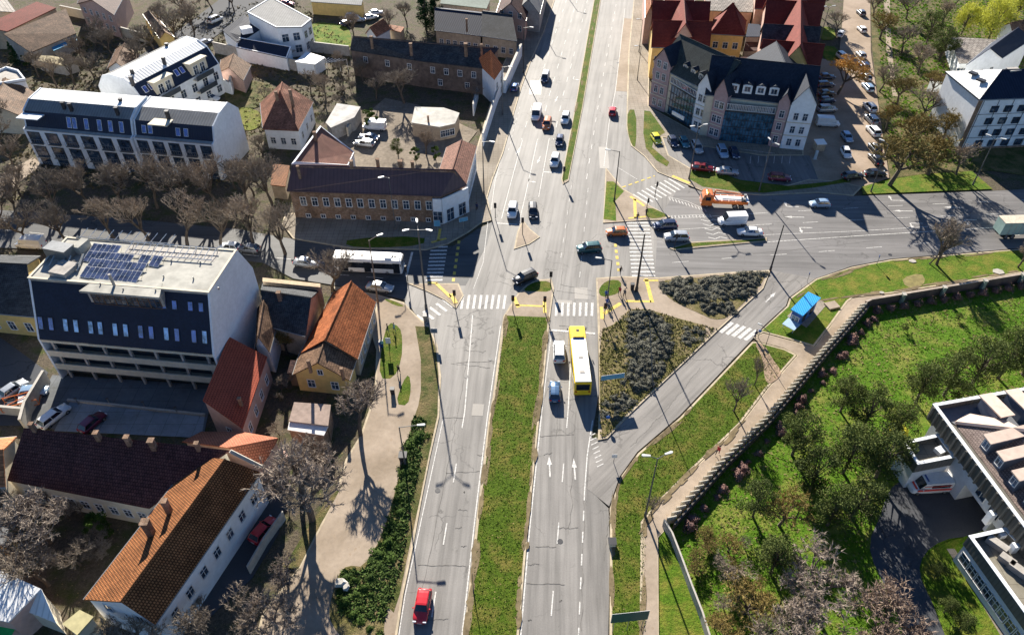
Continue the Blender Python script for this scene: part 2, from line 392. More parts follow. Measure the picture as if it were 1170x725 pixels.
gz('grass', [(717, 126), (727, 126), (727, 168), (722, 168), (716.5, 149)], GR)
gz('grass', [(736, 127), (743, 128), (760, 152), (747, 160), (745, 169), (764.6, 186), (762, 191), (750, 184), (738, 170), (735, 153)], GR, it=0)
gz('grass', [(790, 195), (816, 195.5), (845, 206), (900, 213), (950, 208), (970, 203), (972, 208), (930, 215), (872, 221), (840, 219), (803, 214), (787, 205)], GR, it=0)
gz('grass', [(984, 214), (1013, 206), (1051, 200), (1110, 196), (1134, 216.5), (1056, 219.5), (986, 222.5)], GRB, it=0)
gz('grass', [(397, 273), (486, 270), (484, 281), (430, 284), (395, 282)], GR)
gz('grass', [(443.5, 368), (457, 374), (460, 387), (459, 412), (450, 433), (433, 433), (436, 395)], GR)
gz('grass', [(467.6, 427), (470, 445), (466, 464), (452, 462), (460, 437)], GR)
gz('grass', [(474.5, 373), (490, 374), (498, 398), (501, 430), (500, 474), (490, 520), (480, 570), (468, 625), (457, 679), (450, 700), (440, 690), (458, 600), (468, 540), (474, 475), (478, 464), (481, 447), (481, 412)], GRD, it=0)
gz('grass', [(436, 341), (450, 344), (464, 351), (452, 350)], GR)
gz('grass', [(372, 575), (393, 552), (366, 600), (341, 650), (324, 648), (350, 606)], GRD, it=0)
gz('grass', [(381, 333), (400, 334), (428, 340), (405, 338)], GRD)
# shrub bed by the western kerb
gz('planting_bed', [(473, 475), (487, 480), (478, 540), (468, 590), (458, 650), (440, 700), (436, 760), (400, 740), (378, 712), (376, 696), (383, 668), (388, 655), (397, 646), (417, 648), (438, 610), (452, 561), (462, 520)], SOIL, z=.17, it=1)
gz('planting_bed', [(752.5, 321), (785, 319), (877, 310), (868, 328), (832, 364), (815, 366), (800, 359), (775, 348), (759, 337)], SOIL, z=.17)
gz('planting_bed', [(684.5, 378), (700, 372), (710, 366), (719, 353), (745, 355), (769, 363), (819, 376), (742, 450), (716, 472), (694, 499), (686, 500)], SOIL, z=.17, it=1)
# ---- eastern verges, path, park
raised('pavement', [(861, 386), (872, 381), (906, 390), (930, 397), (949, 372.5), (937, 347), (940, 345), (968, 344), (975, 341), (1020, 336), (1170, 312.5), (1260, 303), (1260, 311), (1170, 319), (1060, 338), (991, 350), (985, 354), (940, 404), (873, 484), (821, 535), (763, 602), (752, 614), (753, 790), (733.6, 790), (735, 597), (756, 572), (787, 541), (846, 485), (877, 444), (911, 406), (896, 398), (866, 390)], PAVE, h=.09, kw=.12)
raised('grass_verge', [(899, 350), (902, 341), (932, 319), (973, 305.5), (1018, 297), (1146, 286.5), (1260, 278), (1260, 302), (1170, 311.5), (1020, 335), (975, 340), (968, 345), (949, 371.5), (930, 396), (906, 389), (872, 380), (862, 385)], GRB)
raised('grass_verge', [(859, 391), (866, 391), (896, 399), (910, 406), (876, 444), (845, 485), (786, 541), (755, 572), (734.5, 597), (733, 790), (696, 790), (697, 623), (697, 580), (709, 545), (729, 518), (777, 477), (797, 456)], GR)
gz('bare_earth', [(861, 391), (873, 394), (882, 410), (893, 425), (890, 432), (878, 440), (873, 432), (872, 412)], plain('earth', (.30, .21, .14), .95, .2), z=.155)
gz('bare_earth', [(1030, 318), (1052, 312), (1058, 322), (1048, 330), (1034, 328)], plain('dry_grass', (.24, .20, .07), .95, .3), z=.155)
gz('grass', [(753, 613), (761, 601), (789, 674), (808, 725), (825, 790), (754, 790)], GRB, z=.06, it=0)
sheet('park_meadow', [(760, 602), (821, 535), (873, 484), (940, 404), (985, 354), (991, 350), (1060, 338), (1260, 311), (1260, 800), (826, 800), (808, 725), (789, 674)], .02, GRM)
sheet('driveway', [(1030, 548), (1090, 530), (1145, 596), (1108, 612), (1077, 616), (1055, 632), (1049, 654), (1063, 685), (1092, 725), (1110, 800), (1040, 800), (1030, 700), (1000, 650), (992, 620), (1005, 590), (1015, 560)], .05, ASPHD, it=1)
gz('lawn', [(1077, 620), (1108, 612), (1085, 628), (1153, 725), (1190, 800), (1108, 800), (1063, 683), (1051, 654), (1057, 634)], GRB, z=.12)
sheet('garden_path', [(1081, 627), (1090, 627), (1120, 672), (1156, 725), (1200, 800), (1190, 800), (1142, 725), (1108, 668)], .14, PAVE2)
# ---- car parks, yards
sheet('parking_lot', [(930, 66), (958, 70), (962, 30), (966, -30), (994, -30), (995, 60), (1008, 150), (1016, 203), (985, 215), (972, 222), (960, 208), (925, 206), (890, 186), (917, 172), (925, 130)], .03, LOT)
sheet('parking_road', [(757, 157), (800, 166), (870, 177), (925, 178), (935, 206), (900, 213), (862, 212), (845, 210), (828, 203), (803, 197), (791, 194), (775, 187), (764, 178)], .035, ASPH2)
gz('grass', [(935, 31), (952, 31), (956, 46), (936, 46)], GRB, z=.05)
gz('grass', [(940, 52), (957, 54), (959, 69), (941, 70)], GRB, z=.05)
sheet('park_ground', [(993, -40), (1100, -40), (1260, -40), (1260, 214), (1134, 195), (1060, 198), (1018, 204), (1008, 150), (997, 60)], .01, GRD)
sheet('park_path', [(1009, -20), (1016, -20), (1018, 40), (1021, 80), (1026, 110), (1020, 110), (1013, 60)], .03, PAVE)
sheet('yard', [(385, 160), (440, 112), (478, 120), (545, 150), (510, 196), (400, 192)], .01, plain('yard_gravel', (.24, .20, .155), .95, .25, spec=.1))  # gravel darkened to stand for the shadows over the yard
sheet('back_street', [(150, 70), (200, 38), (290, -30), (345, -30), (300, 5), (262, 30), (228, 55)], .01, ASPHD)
sheet('side_path', [(0, 200), (38, 180), (48, 188), (20, 210), (0, 226), (-40, 250), (-40, 225)], .02, PAVE)
sheet('courtyard', [(60, 428), (245, 440), (232, 500), (28, 488)], .02, paving('courtyard_slabs', (.15, .16, .17), 2.6))
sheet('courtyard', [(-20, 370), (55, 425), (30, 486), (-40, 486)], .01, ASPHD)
gz('lawn', [(262, 122), (292, 124), (300, 134), (296, 146), (282, 150), (266, 146)], grass('lawn_yellow', (.08, .11, .012), (.16, .17, .02), (.20, .18, .05), leaf=0), z=.03)
gz('lawn', [(262, 90), (292, 92), (318, 100), (300, 124), (262, 122), (255, 105)], GRD, z=.02)
gz('lawn', [(355, 25), (392, 28), (402, 38), (400, 58), (366, 52), (350, 40)], GRB, z=.02)
sheet('driveway', [(276, 560), (330, 560), (318, 610), (288, 660), (232, 712), (225, 690)], .0, ASPHD)

# worn earth along the grass edges, irregular
ew = MB(); re_ = random.Random(12)
def wear(pts, n, w=.5, z=.166):
    n = int(n*.4); w *= .75
    P_ = gp(pts); seg = [(P_[i], P_[i+1]) for i in range(len(P_)-1)]; T = sum((b-a).length for a, b in seg)
    for _ in range(n):
        s = re_.random()*T
        for a, b in seg:
            L = (b-a).length
            if s <= L: break
            s -= L
        c = a+(b-a)*min(1, s/L); d = (b-a).normalized(); nn = Vector((-d.y, d.x)); l = re_.uniform(.5, 2.6); ww = re_.uniform(.15, w)
        c = c+nn*re_.gauss(0, .15); ew.poly([(*(c+d*l*math.cos(t*.785)*re_.uniform(.7, 1.2)+nn*ww*math.sin(t*.785)*re_.uniform(.6, 1.3)), z+re_.random()*.003) for t in range(8)])
wear([(578, 363), (566, 454), (562, 475), (548, 589), (534, 725)], 90); wear([(625, 364), (616, 454), (613, 475), (600, 606), (590, 722)], 90)
wear([(735, 715), (736, 600), (756, 573), (787, 542), (845, 486)], 70); wear([(699, 720), (700, 622), (701, 582), (711, 546), (731, 519), (779, 478), (799, 458)], 60, .35)
wear([(683, 2), (658, 125), (644, 203)], 40, .3); wear([(904, 345), (934, 322), (975, 308), (1020, 299), (1146, 289)], 40, .4); wear([(938, 344), (975, 338), (1020, 333), (1170, 309)], 50, .4)
tag(ew.build('bare_soil', plain('worn_soil', (.20, .155, .09), .95, .3, spec=.1)), kind='stuff')
# ================================================================ ROAD MARKINGS
def strip(mb, a, b, w, z=.02):
    a = Vector(a); b = Vector(b); d = (b-a); L = d.length
    if L < .01: return
    d /= L; nrm = Vector((-d.y, d.x))*w/2
    mb.poly([(*(a+nrm), z), (*(a-nrm), z), (*(b-nrm), z), (*(b+nrm), z)])
def line(mb, pts, w=.14, dash=None, z=.02):
    p = [G(*q) for q in pts]; acc = 0
    for a, b in zip(p, p[1:]):
        L = (b-a).length; d = (b-a)/L
        if not dash: strip(mb, a, b, w, z); continue
        per = dash[0]+dash[1]; t = -acc
        while t < L:
            s, e = max(0, t), min(L, t+dash[0])
            if e > s: strip(mb, a+d*s, a+d*e, w, z)
            t += per
        acc = (L+acc) % per
mk = MB()
Z1 = .024
# lower avenue
line(mk, [(531, 470), (490, 725), (484, 780)], .16, (3, 6), Z1); line(mk, [(572, 372), (557, 475), (543, 589), (528, 725), (521, 780)], .15, None, Z1)
line(mk, [(540, 360), (531, 470)], .16, None, Z1)
line(mk, [(506, 480), (463, 679), (447, 780)], .12, None, Z1)
line(mk, [(618.5, 475), (605, 606), (595, 725), (590, 780)], .16, None, Z1); line(mk, [(630, 380), (618.5, 475)], .12, None, Z1)
line(mk, [(649, 470), (628, 725), (624, 780)], .15, (3, 6), Z1); line(mk, [(654, 380), (649, 470)], .15, None, Z1)
line(mk, [(677, 480), (671, 520), (668, 560)], .16, None, Z1); line(mk, [(668, 560), (661, 725), (659, 780)], .15, (1.5, 1.5), Z1)
line(mk, [(630, 377), (680, 381)], .4, None, Z1)
for k in range(8): a = G(673+k*1.5-k*.2, 498+k*5); strip(mk, a, a+Vector((.9, .5)), .14, Z1)
# zebra across both carriageways
for k in range(8):
    x = 528+k*6.9; line(mk, [(x+1.2, 337), (x-1.0, 353)], .42, None, Z1)
for k in range(7):
    x = 636+k*6.8; line(mk, [(x, 345.5), (x-.6, 361)], .42, None, Z1)
# upper avenue lanes
for f_, dsh in ((.27, (3, 5)), (.52, (3, 5)), (.76, (3, 5))):
    pts = []
    for y, l, r in ((0, 634, 683), (60, 611, 671), (110, 593, 659), (160, 576, 650)): pts.append((l+(r-l)*f_, y))
    pts[0] = (pts[0][0]+12, -50) if False else pts[0]
    line(mk, pts, .15, dsh, Z1)
line(mk, [(627.6, 158), (615.5, 225)], .15, None, Z1); line(mk, [(614, 160), (600, 225), (594, 250)], .15, None, Z1); line(mk, [(597, 160), (582, 215), (573, 250)], .15, None, Z1)
line(mk, [(577, 165), (566, 205), (561, 240)], .12, None, Z1)
line(mk, [(621.5, 196.5), (641, 198)], .4, None, Z1); line(mk, [(567, 255), (591, 256.5)], .35, None, Z1)
line(mk, [(594, 122), (580, 175)], .1, (1.2, 1.6), Z1)
line(mk, [(704, 5), (691, 76), (681, 136), (669, 212)], .15, (2.2, 4), Z1)
line(mk, [(714, 10), (703.2, 104), (696, 140), (690, 190)], .13, None, Z1)
line(mk, [(705, 191), (728, 205)], .14, None, Z1)
line(mk, [(653, 212), (640, 300)], .1, (1.5, 3), Z1); line(mk, [(672, 215), (662, 320)], .1, (1.5, 3), Z1)
line(mk, [(559, 240), (552, 300), (541, 330)], .1, None, Z1)
# small turn arrows on the wide carriageway
def arrow(mb, px, py, ang, L=3.6, bend=0, z=Z1, s=1):
    o = G(px, py); d = Vector((math.cos(ang), math.sin(ang))); nn = Vector((-d.y, d.x))
    a = o-d*L/2; b = o+d*L*.15
    strip(mb, a, b, .2*s, z)
    if bend:
        nn2 = nn*bend; c = b+nn2*.9; strip(mb, b, c, .25*s, z)
        h = c+nn2*.9; mb.poly([(*h, z), (*(c+d*.38), z), (*(c-d*.38), z)])
        b2 = o+d*L*.15
    else:
        h = b+d*1.5; mb.poly([(*h, z), (*(b+nn*.34), z), (*(b-nn*.34), z)])
for x, y, b_ in ((655, 90, 1), (636, 113, 0), (604, 206, 1), (616, 182, 0), (592, 172, 0)):
    arrow(mk, x, y, -math.pi/2-.1+ang_up, 2.6, b_)
arrow(mk, 628, 534, math.pi/2+ang_low+.06, 3.0); arrow(mk, 656.5, 537, math.pi/2+ang_low+.06, 3.0)
# east street
line(mk, [(876, 276.5), (980, 269.5), (1125, 260.5), (1250, 252)], .16, None, Z1); line(mk, [(871, 268.4), (980, 264), (1060, 259)], .12, None, Z1)
line(mk, [(864, 257), (1028, 249), (1170, 243), (1250, 239)], .13, (3, 6), Z1); line(mk, [(860, 244), (1016, 235.5), (1250, 225)], .13, (3, 6), Z1)
line(mk, [(752, 263.5), (864, 257)], .13, None, Z1); line(mk, [(767, 250), (860, 244)], .13, None, Z1)
line(mk, [(768, 300), (857, 293), (925, 288.5), (1023, 280.7), (1170, 268), (1250, 260)], .13, (3, 6), Z1)
for x, y, b_ in ((902, 236, -1), (908, 248, 0), (917, 260, 1), (1022, 229, -1), (1032, 241, 0), (1043, 255, 1), (1090, 237, 0), (1105, 251, 1)):
    arrow(mk, x, y, math.pi-.04, 3.6, b_)
arrow(mk, 880, 340, math.pi/2+a_sl, 3)
for k in range(12):     # hatched lead-in bands
    t = k/11; line(mk, [(764+41*t, 225+14*t), (766+41*t, 229+13*t)], .16, None, Z1); line(mk, [(767+44*t, 246.5-1.5*t), (768.5+44*t, 250-1.5*t)], .16, None, Z1)
line(mk, [(764, 225), (785, 230), (805, 239)], .12, None, Z1); line(mk, [(767, 246.5), (811, 245)], .1, None, Z1)
for k in range(5):
    y = 251+k*5; x = 801+k*2; line(mk, [(x, y), (x+8, y+2), (x+14, y-.5), (x+22, y+1.5)], .18, None, Z1)
for k in range(15):
    t = k/14; y = 254.5+(315-254.5)*t**1.06; line(mk, [(716+6*t, y), (741.7+7*t, y)], .42, None, Z1)
# north-east and south-west slip zebras, western zebra
for k in range(9):
    t = k/8; x, y = 723+41*t, 222-18*t; line(mk, [(x, y), (x+18, y+11)], .42, None, Z1)
for k in range(5):
    t = k/4; x, y = 476+30*t, 360-18*t; line(mk, [(x, y), (x+12, y+9)], .5, None, Z1)
for k in range(11):
    t = k/10; y = 320-42*t; line(mk, [(486.5+6.5*t, y), (505.5+6.5*t, y-.3)], .45, None, Z1)
line(mk, [(471, 288), (464, 316)], .4, None, Z1)
line(mk, [(380, 313), (440, 318)], .12, (3, 3), Z1); line(mk, [(0, 262), (273, 290), (380, 301)], .12, (3, 3), Z1)
for k in range(5):
    x, y = 830+k*7, 374+k*2.2; line(mk, [(x-6.8, y+5.6), (x+6.8, y-5.6)], .6, None, Z1)
for a, b in (((796, 157), (796, 173)),): pass
for k in range(6): line(mk, [(858+k*9, 178), (857+k*9, 187)], .1, None, .045)
line(mk, [(845, 171), (885, 176)], .12, None, .16)
tag(mk.build('road_marking', WHITEP), kind='structure')
ym = MB(); Z2 = .028
line(ym, [(703, 278.6), (707, 309.6)], .5, (.9, .9), Z2); line(ym, [(524.5, 275), (517.6, 323.4)], .5, (.9, .9), Z2)
line(ym, [(711, 214), (748, 201)], .35, (.9, .7), Z2)
zp = .15
for pts, w in ((a_, b_*.72) for a_, b_ in (([(587, 340), (592.5, 352)], .9), ([(588, 349), (622, 350.5)], .55), ([(622, 344.5), (622.5, 358)], .8), ([(493, 277.5), (510, 273)], .7), ([(503, 262), (500.5, 276)], .7), ([(489, 323.5), (500, 324)], .6), ([(498, 324), (515, 340)], .8), ([(515, 336), (521, 347)], 1.0),
    ([(720, 225), (731, 232), (736, 236)], .8), ([(725, 228), (726, 250)], .8), ([(718, 250), (738, 248)], .6), ([(768, 201.5), (788, 210)], 1.0), ([(738, 319), (745, 346)], .9), ([(735, 321), (752, 321)], .6), ([(715, 344.5), (744, 345)], .7), ([(690, 359), (709, 347)], .9), ([(687, 351), (688, 365)], .8))):
    line(ym, pts, w, None, zp)
tag(ym.build('yellow_marking', YEL), kind='structure')
# cracks and sealed joints
ck = MB(); rr = random.Random(9)
def crack(a, b, w=.032, n=14, jit=.035, z=.021):
    a, b = G(*a), G(*b); d = b-a; nn = Vector((-d.y, d.x)).normalized(); pr = a
    for i in range(1, n+1):
        q = a+d*i/n+nn*(rr.gauss(0, jit)+.05*math.sin(i*.7+a.x)); strip(ck, pr, q, w*rr.uniform(.5, 1.6), z); pr = q
for y in range(372, 725, 21):
    if rr.random() < .62:
        t = (y-362)/363; l = 503-50*t if y < 480 else 500-(y-475)*.2; r = 572-40*t; u0, u1 = sorted((rr.random(), rr.random()))
        crack((l+(r-l)*u0, y), (l+(r-l)*u1, y+rr.uniform(-2, 2)), .07)
    if rr.random() < .62:
        t = (y-362)/363; l = 629-36*t; r = 682-20*t; u0, u1 = sorted((rr.random(), rr.random())); crack((l+(r-l)*u0, y), (l+(r-l)*u1, y+rr.uniform(-2, 2)), .07)
for a, b in (((536, 400), (514, 520)), ((514, 520), (478, 700)), ((658, 470), (650, 610)), ((640, 420), (636, 500)), ((668, 560), (664, 720)), ((560, 310), (548, 345)), ((640, 325), (676, 332)), ((636, 332), (680, 338)), ((560, 345), (520, 368)), ((530, 400), (555, 402)), ((515, 415), (560, 420)), ((655, 200), (640, 330)), ((680, 120), (668, 200)), ((760, 470), (800, 420)), ((720, 510), (760, 470)), ((700, 560), (690, 640)), ((1000, 275), (860, 290))):
    crack(a, b, .05, 22, .07)
tag(ck.build('road_crack', plain('crack_fill', (.145, .135, .122), .8, .2)), kind='structure')
# manholes and patches
mh = MB()
for x, y in ((691, 503), (706, 72), (498, 410), (640, 618), (610, 470), (533, 430), (560, 410), (500, 560), (1017, 291)):
    p = G(x, y); mh.prism([(p.x+.35*math.cos(t*math.pi/6), p.y+.35*math.sin(t*math.pi/6)) for t in range(12)], .01, .026)
tag(mh.build('manhole_cover', DARKM), kind='structure')
pm = MB(); rr = random.Random(3)
for x, y, w, h in ((546, 468, 1.6, 2.2), (645, 345, 2.5, 1), (664, 335, 2.2, 3), (612, 100, 3, 8), (690, 180, 2, 9), (575, 620, 0, 0)):
    if w: p = G(x, y); pm.box((p.x, p.y, .004), (w, h, .012), ang_low)
tag(pm.build('road_patch', asphalt('asphalt_patch', (.225, .205, .18), streak=0, cracks=0)), kind='structure')
# ================================================================ BUILDINGS
def v2(p): return Vector((p[0], p[1]))
WINM = {}
def winmesh(w, h, fr, gl, cross=True):
    k = (w, h, fr.name, gl.name, cross)
    if k not in WINM:
        m = MB(); t = .09
        for bx in (((-w/2-t/2), h/2, t, h+2*t), ((w/2+t/2), h/2, t, h+2*t)): m.box((bx[0], .03, -t), (t, .10, bx[3]))
        m.box((0, .03, h), (w, .10, t)); m.box((0, .06, -t), (w, .18, t))
        if cross:
            m.box((0, .03, 0), (.05, .07, h))
            if h > 1.3: m.box((0, .032, h*.62), (w, .07, .05))
        p = MB().box((0, .012, 0), (w, .02, h))
        WINM[k] = (m.mesh('window', fr), p.mesh('pane', gl))
    return WINM[k]
class Bld:
    def __init__(s, name, label, cat, pts, group=None):
        c = sum((v2(p) for p in pts), Vector((0, 0)))/len(pts)
        s.cen = c; s.org = (c.x, c.y, 0); s.root = empty(name, s.org, 0, label, cat, group)
    def part(s, name, mb, mat, parent=None, **k):
        return mb.build(name, mat, parent or s.root, s.org, **k)
    def wins(s, a, b, rows, n, w=1.0, h=1.4, t0=.04, t1=.96, fr=None, gl=None, kind='window', cross=True, out=None, skip=()):
        a, b = v2(a), v2(b); d = b-a; nn = Vector((d.y, -d.x)).normalized()
        ref = out if out is not None else (a+b)/2-s.cen
        if nn.dot(ref) < 0: nn = -nn
        wm, pmh = winmesh(w, h, fr or FRW, gl or GLS, cross)
        rz = math.atan2(nn.y, nn.x)-math.pi/2
        for zi, z in enumerate(rows):
            for i in range(n):
                if (zi, i) in skip: continue
                p = a+d*(t0+(i+.5)/n*(t1-t0))
                o = inst(kind, wm, s.root, (p.x-s.cen.x, p.y-s.cen.y, z), rz); inst('pane', pmh, o)
    def chim(s, px, py, z, h=1.6, w=.7, mat=None, z0=None):
        p = G(px, py, z); w *= .78; m = MB(); m.box((p.x, p.y, z-h-1.5), (w, w, h+1.5)); m.box((p.x, p.y, z), (w*1.25, w*1.25, .12))
        s.part('chimney', m, mat or BRK)
def lerp(a, b, t): return a+(b-a)*t
def walls_mb(foot, zt, z0=-.2):
    """foot: 2D points, zt: heights per point"""
    m = MB(); n = len(foot)
    for i in range(n):
        j = (i+1) % n; m.poly([(*foot[i], z0), (*foot[j], z0), (*foot[j], zt[j]), (*foot[i], zt[i])])
    return m
def gable(name, label, c4, he, hr=None, wall=None, roof=None, over=.35, hip=0.0, cat='house', wins=(), chims=(), rpx=None, group=None, gl=None, world=False, axis=0, plinth=None, rp=None):
    P = [v2(q) for q in c4] if world else [G(*q, he) for q in c4]
    if axis: P = P[1:]+P[:1]
    A, B, C, D = P; r0 = (A+B)/2; r1 = (C+D)/2
    if rpx:
        best = None
        for k in range(300):
            z = he+.3+k*.04; q = G(*rpx, z); d = r1-r0; ds = abs((q-r0).x*d.y-(q-r0).y*d.x)/d.length
            if best is None or ds < best[0]: best = (ds, z)
        hr = best[1]
    b = Bld(name, label, cat, P, group)
    ax = (r1-r0).normalized(); L = (r1-r0).length
    F = [q+(b.cen-q).normalized()*over*1.3 for q in P]
    a_, b_, c_, d_ = F; f0 = (a_+b_)/2; f1 = (c_+d_)/2
    m = walls_mb(F, [he]*4)
    if rp: f0, f1 = G(*rp[0], hr), G(*rp[1], hr)
    hz = hip if isinstance(hip, tuple) else (hip, hip)
    if isinstance(hip, tuple) and not hz[1]: m.poly([(*c_, he), (*d_, he), (*f1, hr-.12)])
    if not hip:
        k = 1-over/max(1, (A-B).length/2)*.0
        m.poly([(*a_, he), (*b_, he), (*f0, hr-.12)]); m.poly([(*c_, he), (*d_, he), (*f1, hr-.12)])
    b.part('wall', m, wall or CRM)
    h0 = hip if isinstance(hip, tuple) else (hip, hip)
    R0 = r0+ax*h0[0]; R1 = r1-ax*h0[1]
    if rp: R0, R1 = G(*rp[0], hr), G(*rp[1], hr)
    z = he-.05; rm = MB(); T = .2
    rm.slab([(*A, z), (*D, z), (*R1, hr), (*R0, hr)], T); rm.slab([(*B, z), (*R0, hr), (*R1, hr), (*C, z)][::1], T)
    if h0[0]: rm.slab([(*A, z), (*R0, hr), (*B, z)], T)
    if h0[1]: rm.slab([(*C, z), (*R1, hr), (*D, z)], T)
    ro = b.part('roof', rm, roof or T_TER)
    rc = MB().tube((*R0, hr+.03), (*R1, hr+.03), .12, n=5)
    for (q, RR) in ((A, R0 if h0[0] else None), (B, R0 if h0[0] else None), (C, R1 if h0[1] else None), (D, R1 if h0[1] else None)):
        if RR is not None: rc.tube((*q, z+.05), (*RR, hr+.03), .1, n=5)
    if L > 3: b.part('ridge_cap', rc, roof or T_TER, ro)
    [b.part('gutter', MB().tube((*u_, z-.06), (*v_, z-.06), .09, n=5), GALV) for u_, v_ in ((A, D), (B, C))]
    E_ = [(a_, b_), (b_, c_), (c_, d_), (d_, a_)]
    for w in wins:
        i, rows, n_ = w[:3]; kw = w[3] if len(w) > 3 else {}
        b.wins(*E_[i], rows, n_, **kw)
    for c in chims: b.chim(*c)
    b.F = F; b.P = P; b.he = he; b.hr = hr; b.R = (R0, R1)
    return b
def shed(name, label, corners, wall=None, roof=None, over=.15, cat='house', wins=(), chims=(), parapet=0, pmat=None, th=.2, group=None, world=False, parts=()):
    """single roof plane; corners (px,py,z) each with its own height"""
    P = [Vector(c) for c in corners] if world else [G3(*c) for c in corners]
    b = Bld(name, label, cat, P, group)
    F = inset([(p.x, p.y) for p in P], over) if over else [v2(p) for p in P]
    zz = [p.z for p in P]
    b.part('wall', walls_mb(F, [z-th*.6 for z in zz]), wall or CRM)
    ro = b.part('roof', MB().slab([tuple(p) for p in P], th), roof or T_DK)
    if parapet:
        n = len(P); m = MB(); I = inset([(p.x, p.y) for p in P], .35)
        for i in range(n):
            j = (i+1) % n; a, c = P[i], P[j]
            m.slab([(a.x, a.y, a.z+parapet), (c.x, c.y, c.z+parapet), (*I[j], c.z+parapet), (*I[i], a.z+parapet)], parapet-.01)
        b.part('parapet', m, pmat or WHT)
    n = len(F)
    for w in wins:
        i, rows, n_ = w[:3]; kw = w[3] if len(w) > 3 else {}
        b.wins(F[i], F[(i+1) % n], rows, n_, **kw)
    for c in chims: b.chim(*c)
    b.F = F; b.P = P
    return b
def dormer(b, p, ang, w=1.6, h=1.5, d=2.2, z=8, wall=None, roof=None, gl=None):
    """box dormer at world p, facing direction ang"""
    f = Vector((math.cos(ang), math.sin(ang))); s = Vector((-f.y, f.x)); p = v2(p)
    q = [p+s*w/2, p-s*w/2, p-s*w/2-f*d, p+s*w/2-f*d]
    m = MB().prism(q, z-.3, z+h); do = b.part('dormer', m, wall or WHT)
    r0, r1 = p+f*.2, p-f*(d+.8); e = s*(w/2+.15); T = .12
    rm = MB(); rm.slab([(*(r0+e), z+h), (*r0, z+h+.5), (*r1, z+h+.5), (*(r1+e), z+h)], T); rm.slab([(*(r0-e), z+h), (*(r1-e), z+h), (*r1, z+h+.5), (*r0, z+h+.5)], T)
    b.part('dormer_roof', rm, roof or T_DK, do)
    wm, pmh = winmesh(w*.6, h*.62, FRW, gl or GLS, True)
    o = inst('window', wm, do, (p.x-b.cen.x, p.y-b.cen.y, z+.25), ang-math.pi/2)
    pa = bpy.data.objects.new('pane', pmh); col.objects.link(pa); pa.parent = do; pa.location = (p.x-b.cen.x, p.y-b.cen.y, z+.25); pa.rotation_euler.z = ang-math.pi/2
def skylight(b, p0, px, w=1.0, h=1.0): pass

# ---------------------------------------------------------------- office block with solar panels
T1, T2 = G(42, 319, 16), G(251, 335, 16); E1, E2 = G(43, 387, 8.1), G(245, 405, 8.1); K1, K2 = G(72, 272, 16), G(282, 286.5, 16)
ux = (E2-E1).normalized(); uy = Vector((-ux.y, ux.x)); Lx = (E2-E1).length
dT = (T1-E1).dot(uy); dK = (K1-E1).dot(uy)
def LB(x, y): return E1+ux*x+uy*y
b = Bld('office_block', 'white and navy office block with solar panels on its flat roof and balconies in bands', 'building', [LB(0, 0), LB(Lx, 0), LB(Lx, dK), LB(0, dK)])
dB = dK+2.6
m = MB()
for x in (0, Lx-.3):      # end walls with sloped shoulders
    pr = [(0, -.2), (0, 8.1), (dT, 16.25), (dK, 16.25), (dB, 11), (dB, -.2)]
    lo = [(*LB(x, y), z) for y, z in pr]; hi = [(*LB(x+.3, y), z) for y, z in pr]
    m.poly(lo); m.poly(hi[::-1])
    for i in range(6): j = (i+1) % 6; m.poly([lo[i], hi[i], hi[j], lo[j]])
m.poly([(*LB(.3, 1.6), -.2), (*LB(Lx-.3, 1.6), -.2), (*LB(Lx-.3, 1.6), 7.8), (*LB(.3, 1.6), 7.8)])
m.poly([(*LB(.3, dB), -.2), (*LB(Lx-.3, dB), -.2), (*LB(Lx-.3, dB), 11), (*LB(.3, dB), 11)])
b.part('wall', m, WHT)
b.part('recess', MB().prism([LB(.35, 1.5), LB(Lx-.35, 1.5), LB(Lx-.35, 1.59), LB(.35, 1.59)], -.1, 7.7), plain('recess_shade', (.05, .055, .06), .8, .2))  # dark sheet standing for the shade behind the balconies
m = MB()
for z0, z1 in ((7.55, 8.1), (4.75, 5.85), (2.05, 3.2)):
    m.slab([(*LB(.3, 0), z1), (*LB(Lx-.3, 0), z1), (*LB(Lx-.3, .18), z1), (*LB(.3, .18), z1)], z1-z0)
    m.slab([(*LB(.3, .18), z0+.25), (*LB(Lx-.3, .18), z0+.25), (*LB(Lx-.3, 1.58), z0+.25), (*LB(.3, 1.58), z0+.25)], .24)
b.part('balcony', m, CRM)
m = MB()
for k in range(7): m.box((*LB(1.5+k*(Lx-3)/6, .5), -.2), (.35, .35, 7.7), math.atan2(ux.y, ux.x))
b.part('pillar', m, GREYW)
b.wins(LB(.3, 1.48), LB(Lx-.3, 1.48), (.9, 3.4, 6.0), 12, 1.1, 1.3, out=-uy, fr=FRB)
sl = MB(); NAVY = plain('navy_cladding', (.010, .020, .045), .6, .2, 3, spec=.25)
sl.slab([(*LB(.3, 0), 8.12), (*LB(Lx-.3, 0), 8.12), (*LB(Lx-.3, dT), 16.1), (*LB(.3, dT), 16.1)], .15)
sl.slab([(*LB(.3, dK), 16.1), (*LB(Lx-.3, dK), 16.1), (*LB(Lx-.3, dB), 11), (*LB(.3, dB), 11)], .15)
b.part('mansard', sl, NAVY)
m = MB(); m.prism([LB(.3, dT-.2), LB(Lx-.3, dT-.2), LB(Lx-.3, dK), LB(.3, dK)], 15.9, 16.2); fr_ = b.part('roof', m, T_LG)
m = MB()
for (y0, y1) in ((dT-.2, dT+.1), (dK-.25, dK)): m.prism([LB(0, y0), LB(Lx, y0), LB(Lx, y1), LB(0, y1)], 16.2, 16.34)
for (x0, x1) in ((0, .3), (Lx-.3, Lx)): m.prism([LB(x0, dT+.1), LB(x1, dT+.1), LB(x1, dK-.25), LB(x0, dK-.25)], 16.26, 16.36)
b.part('parapet', m, CRM, fr_)
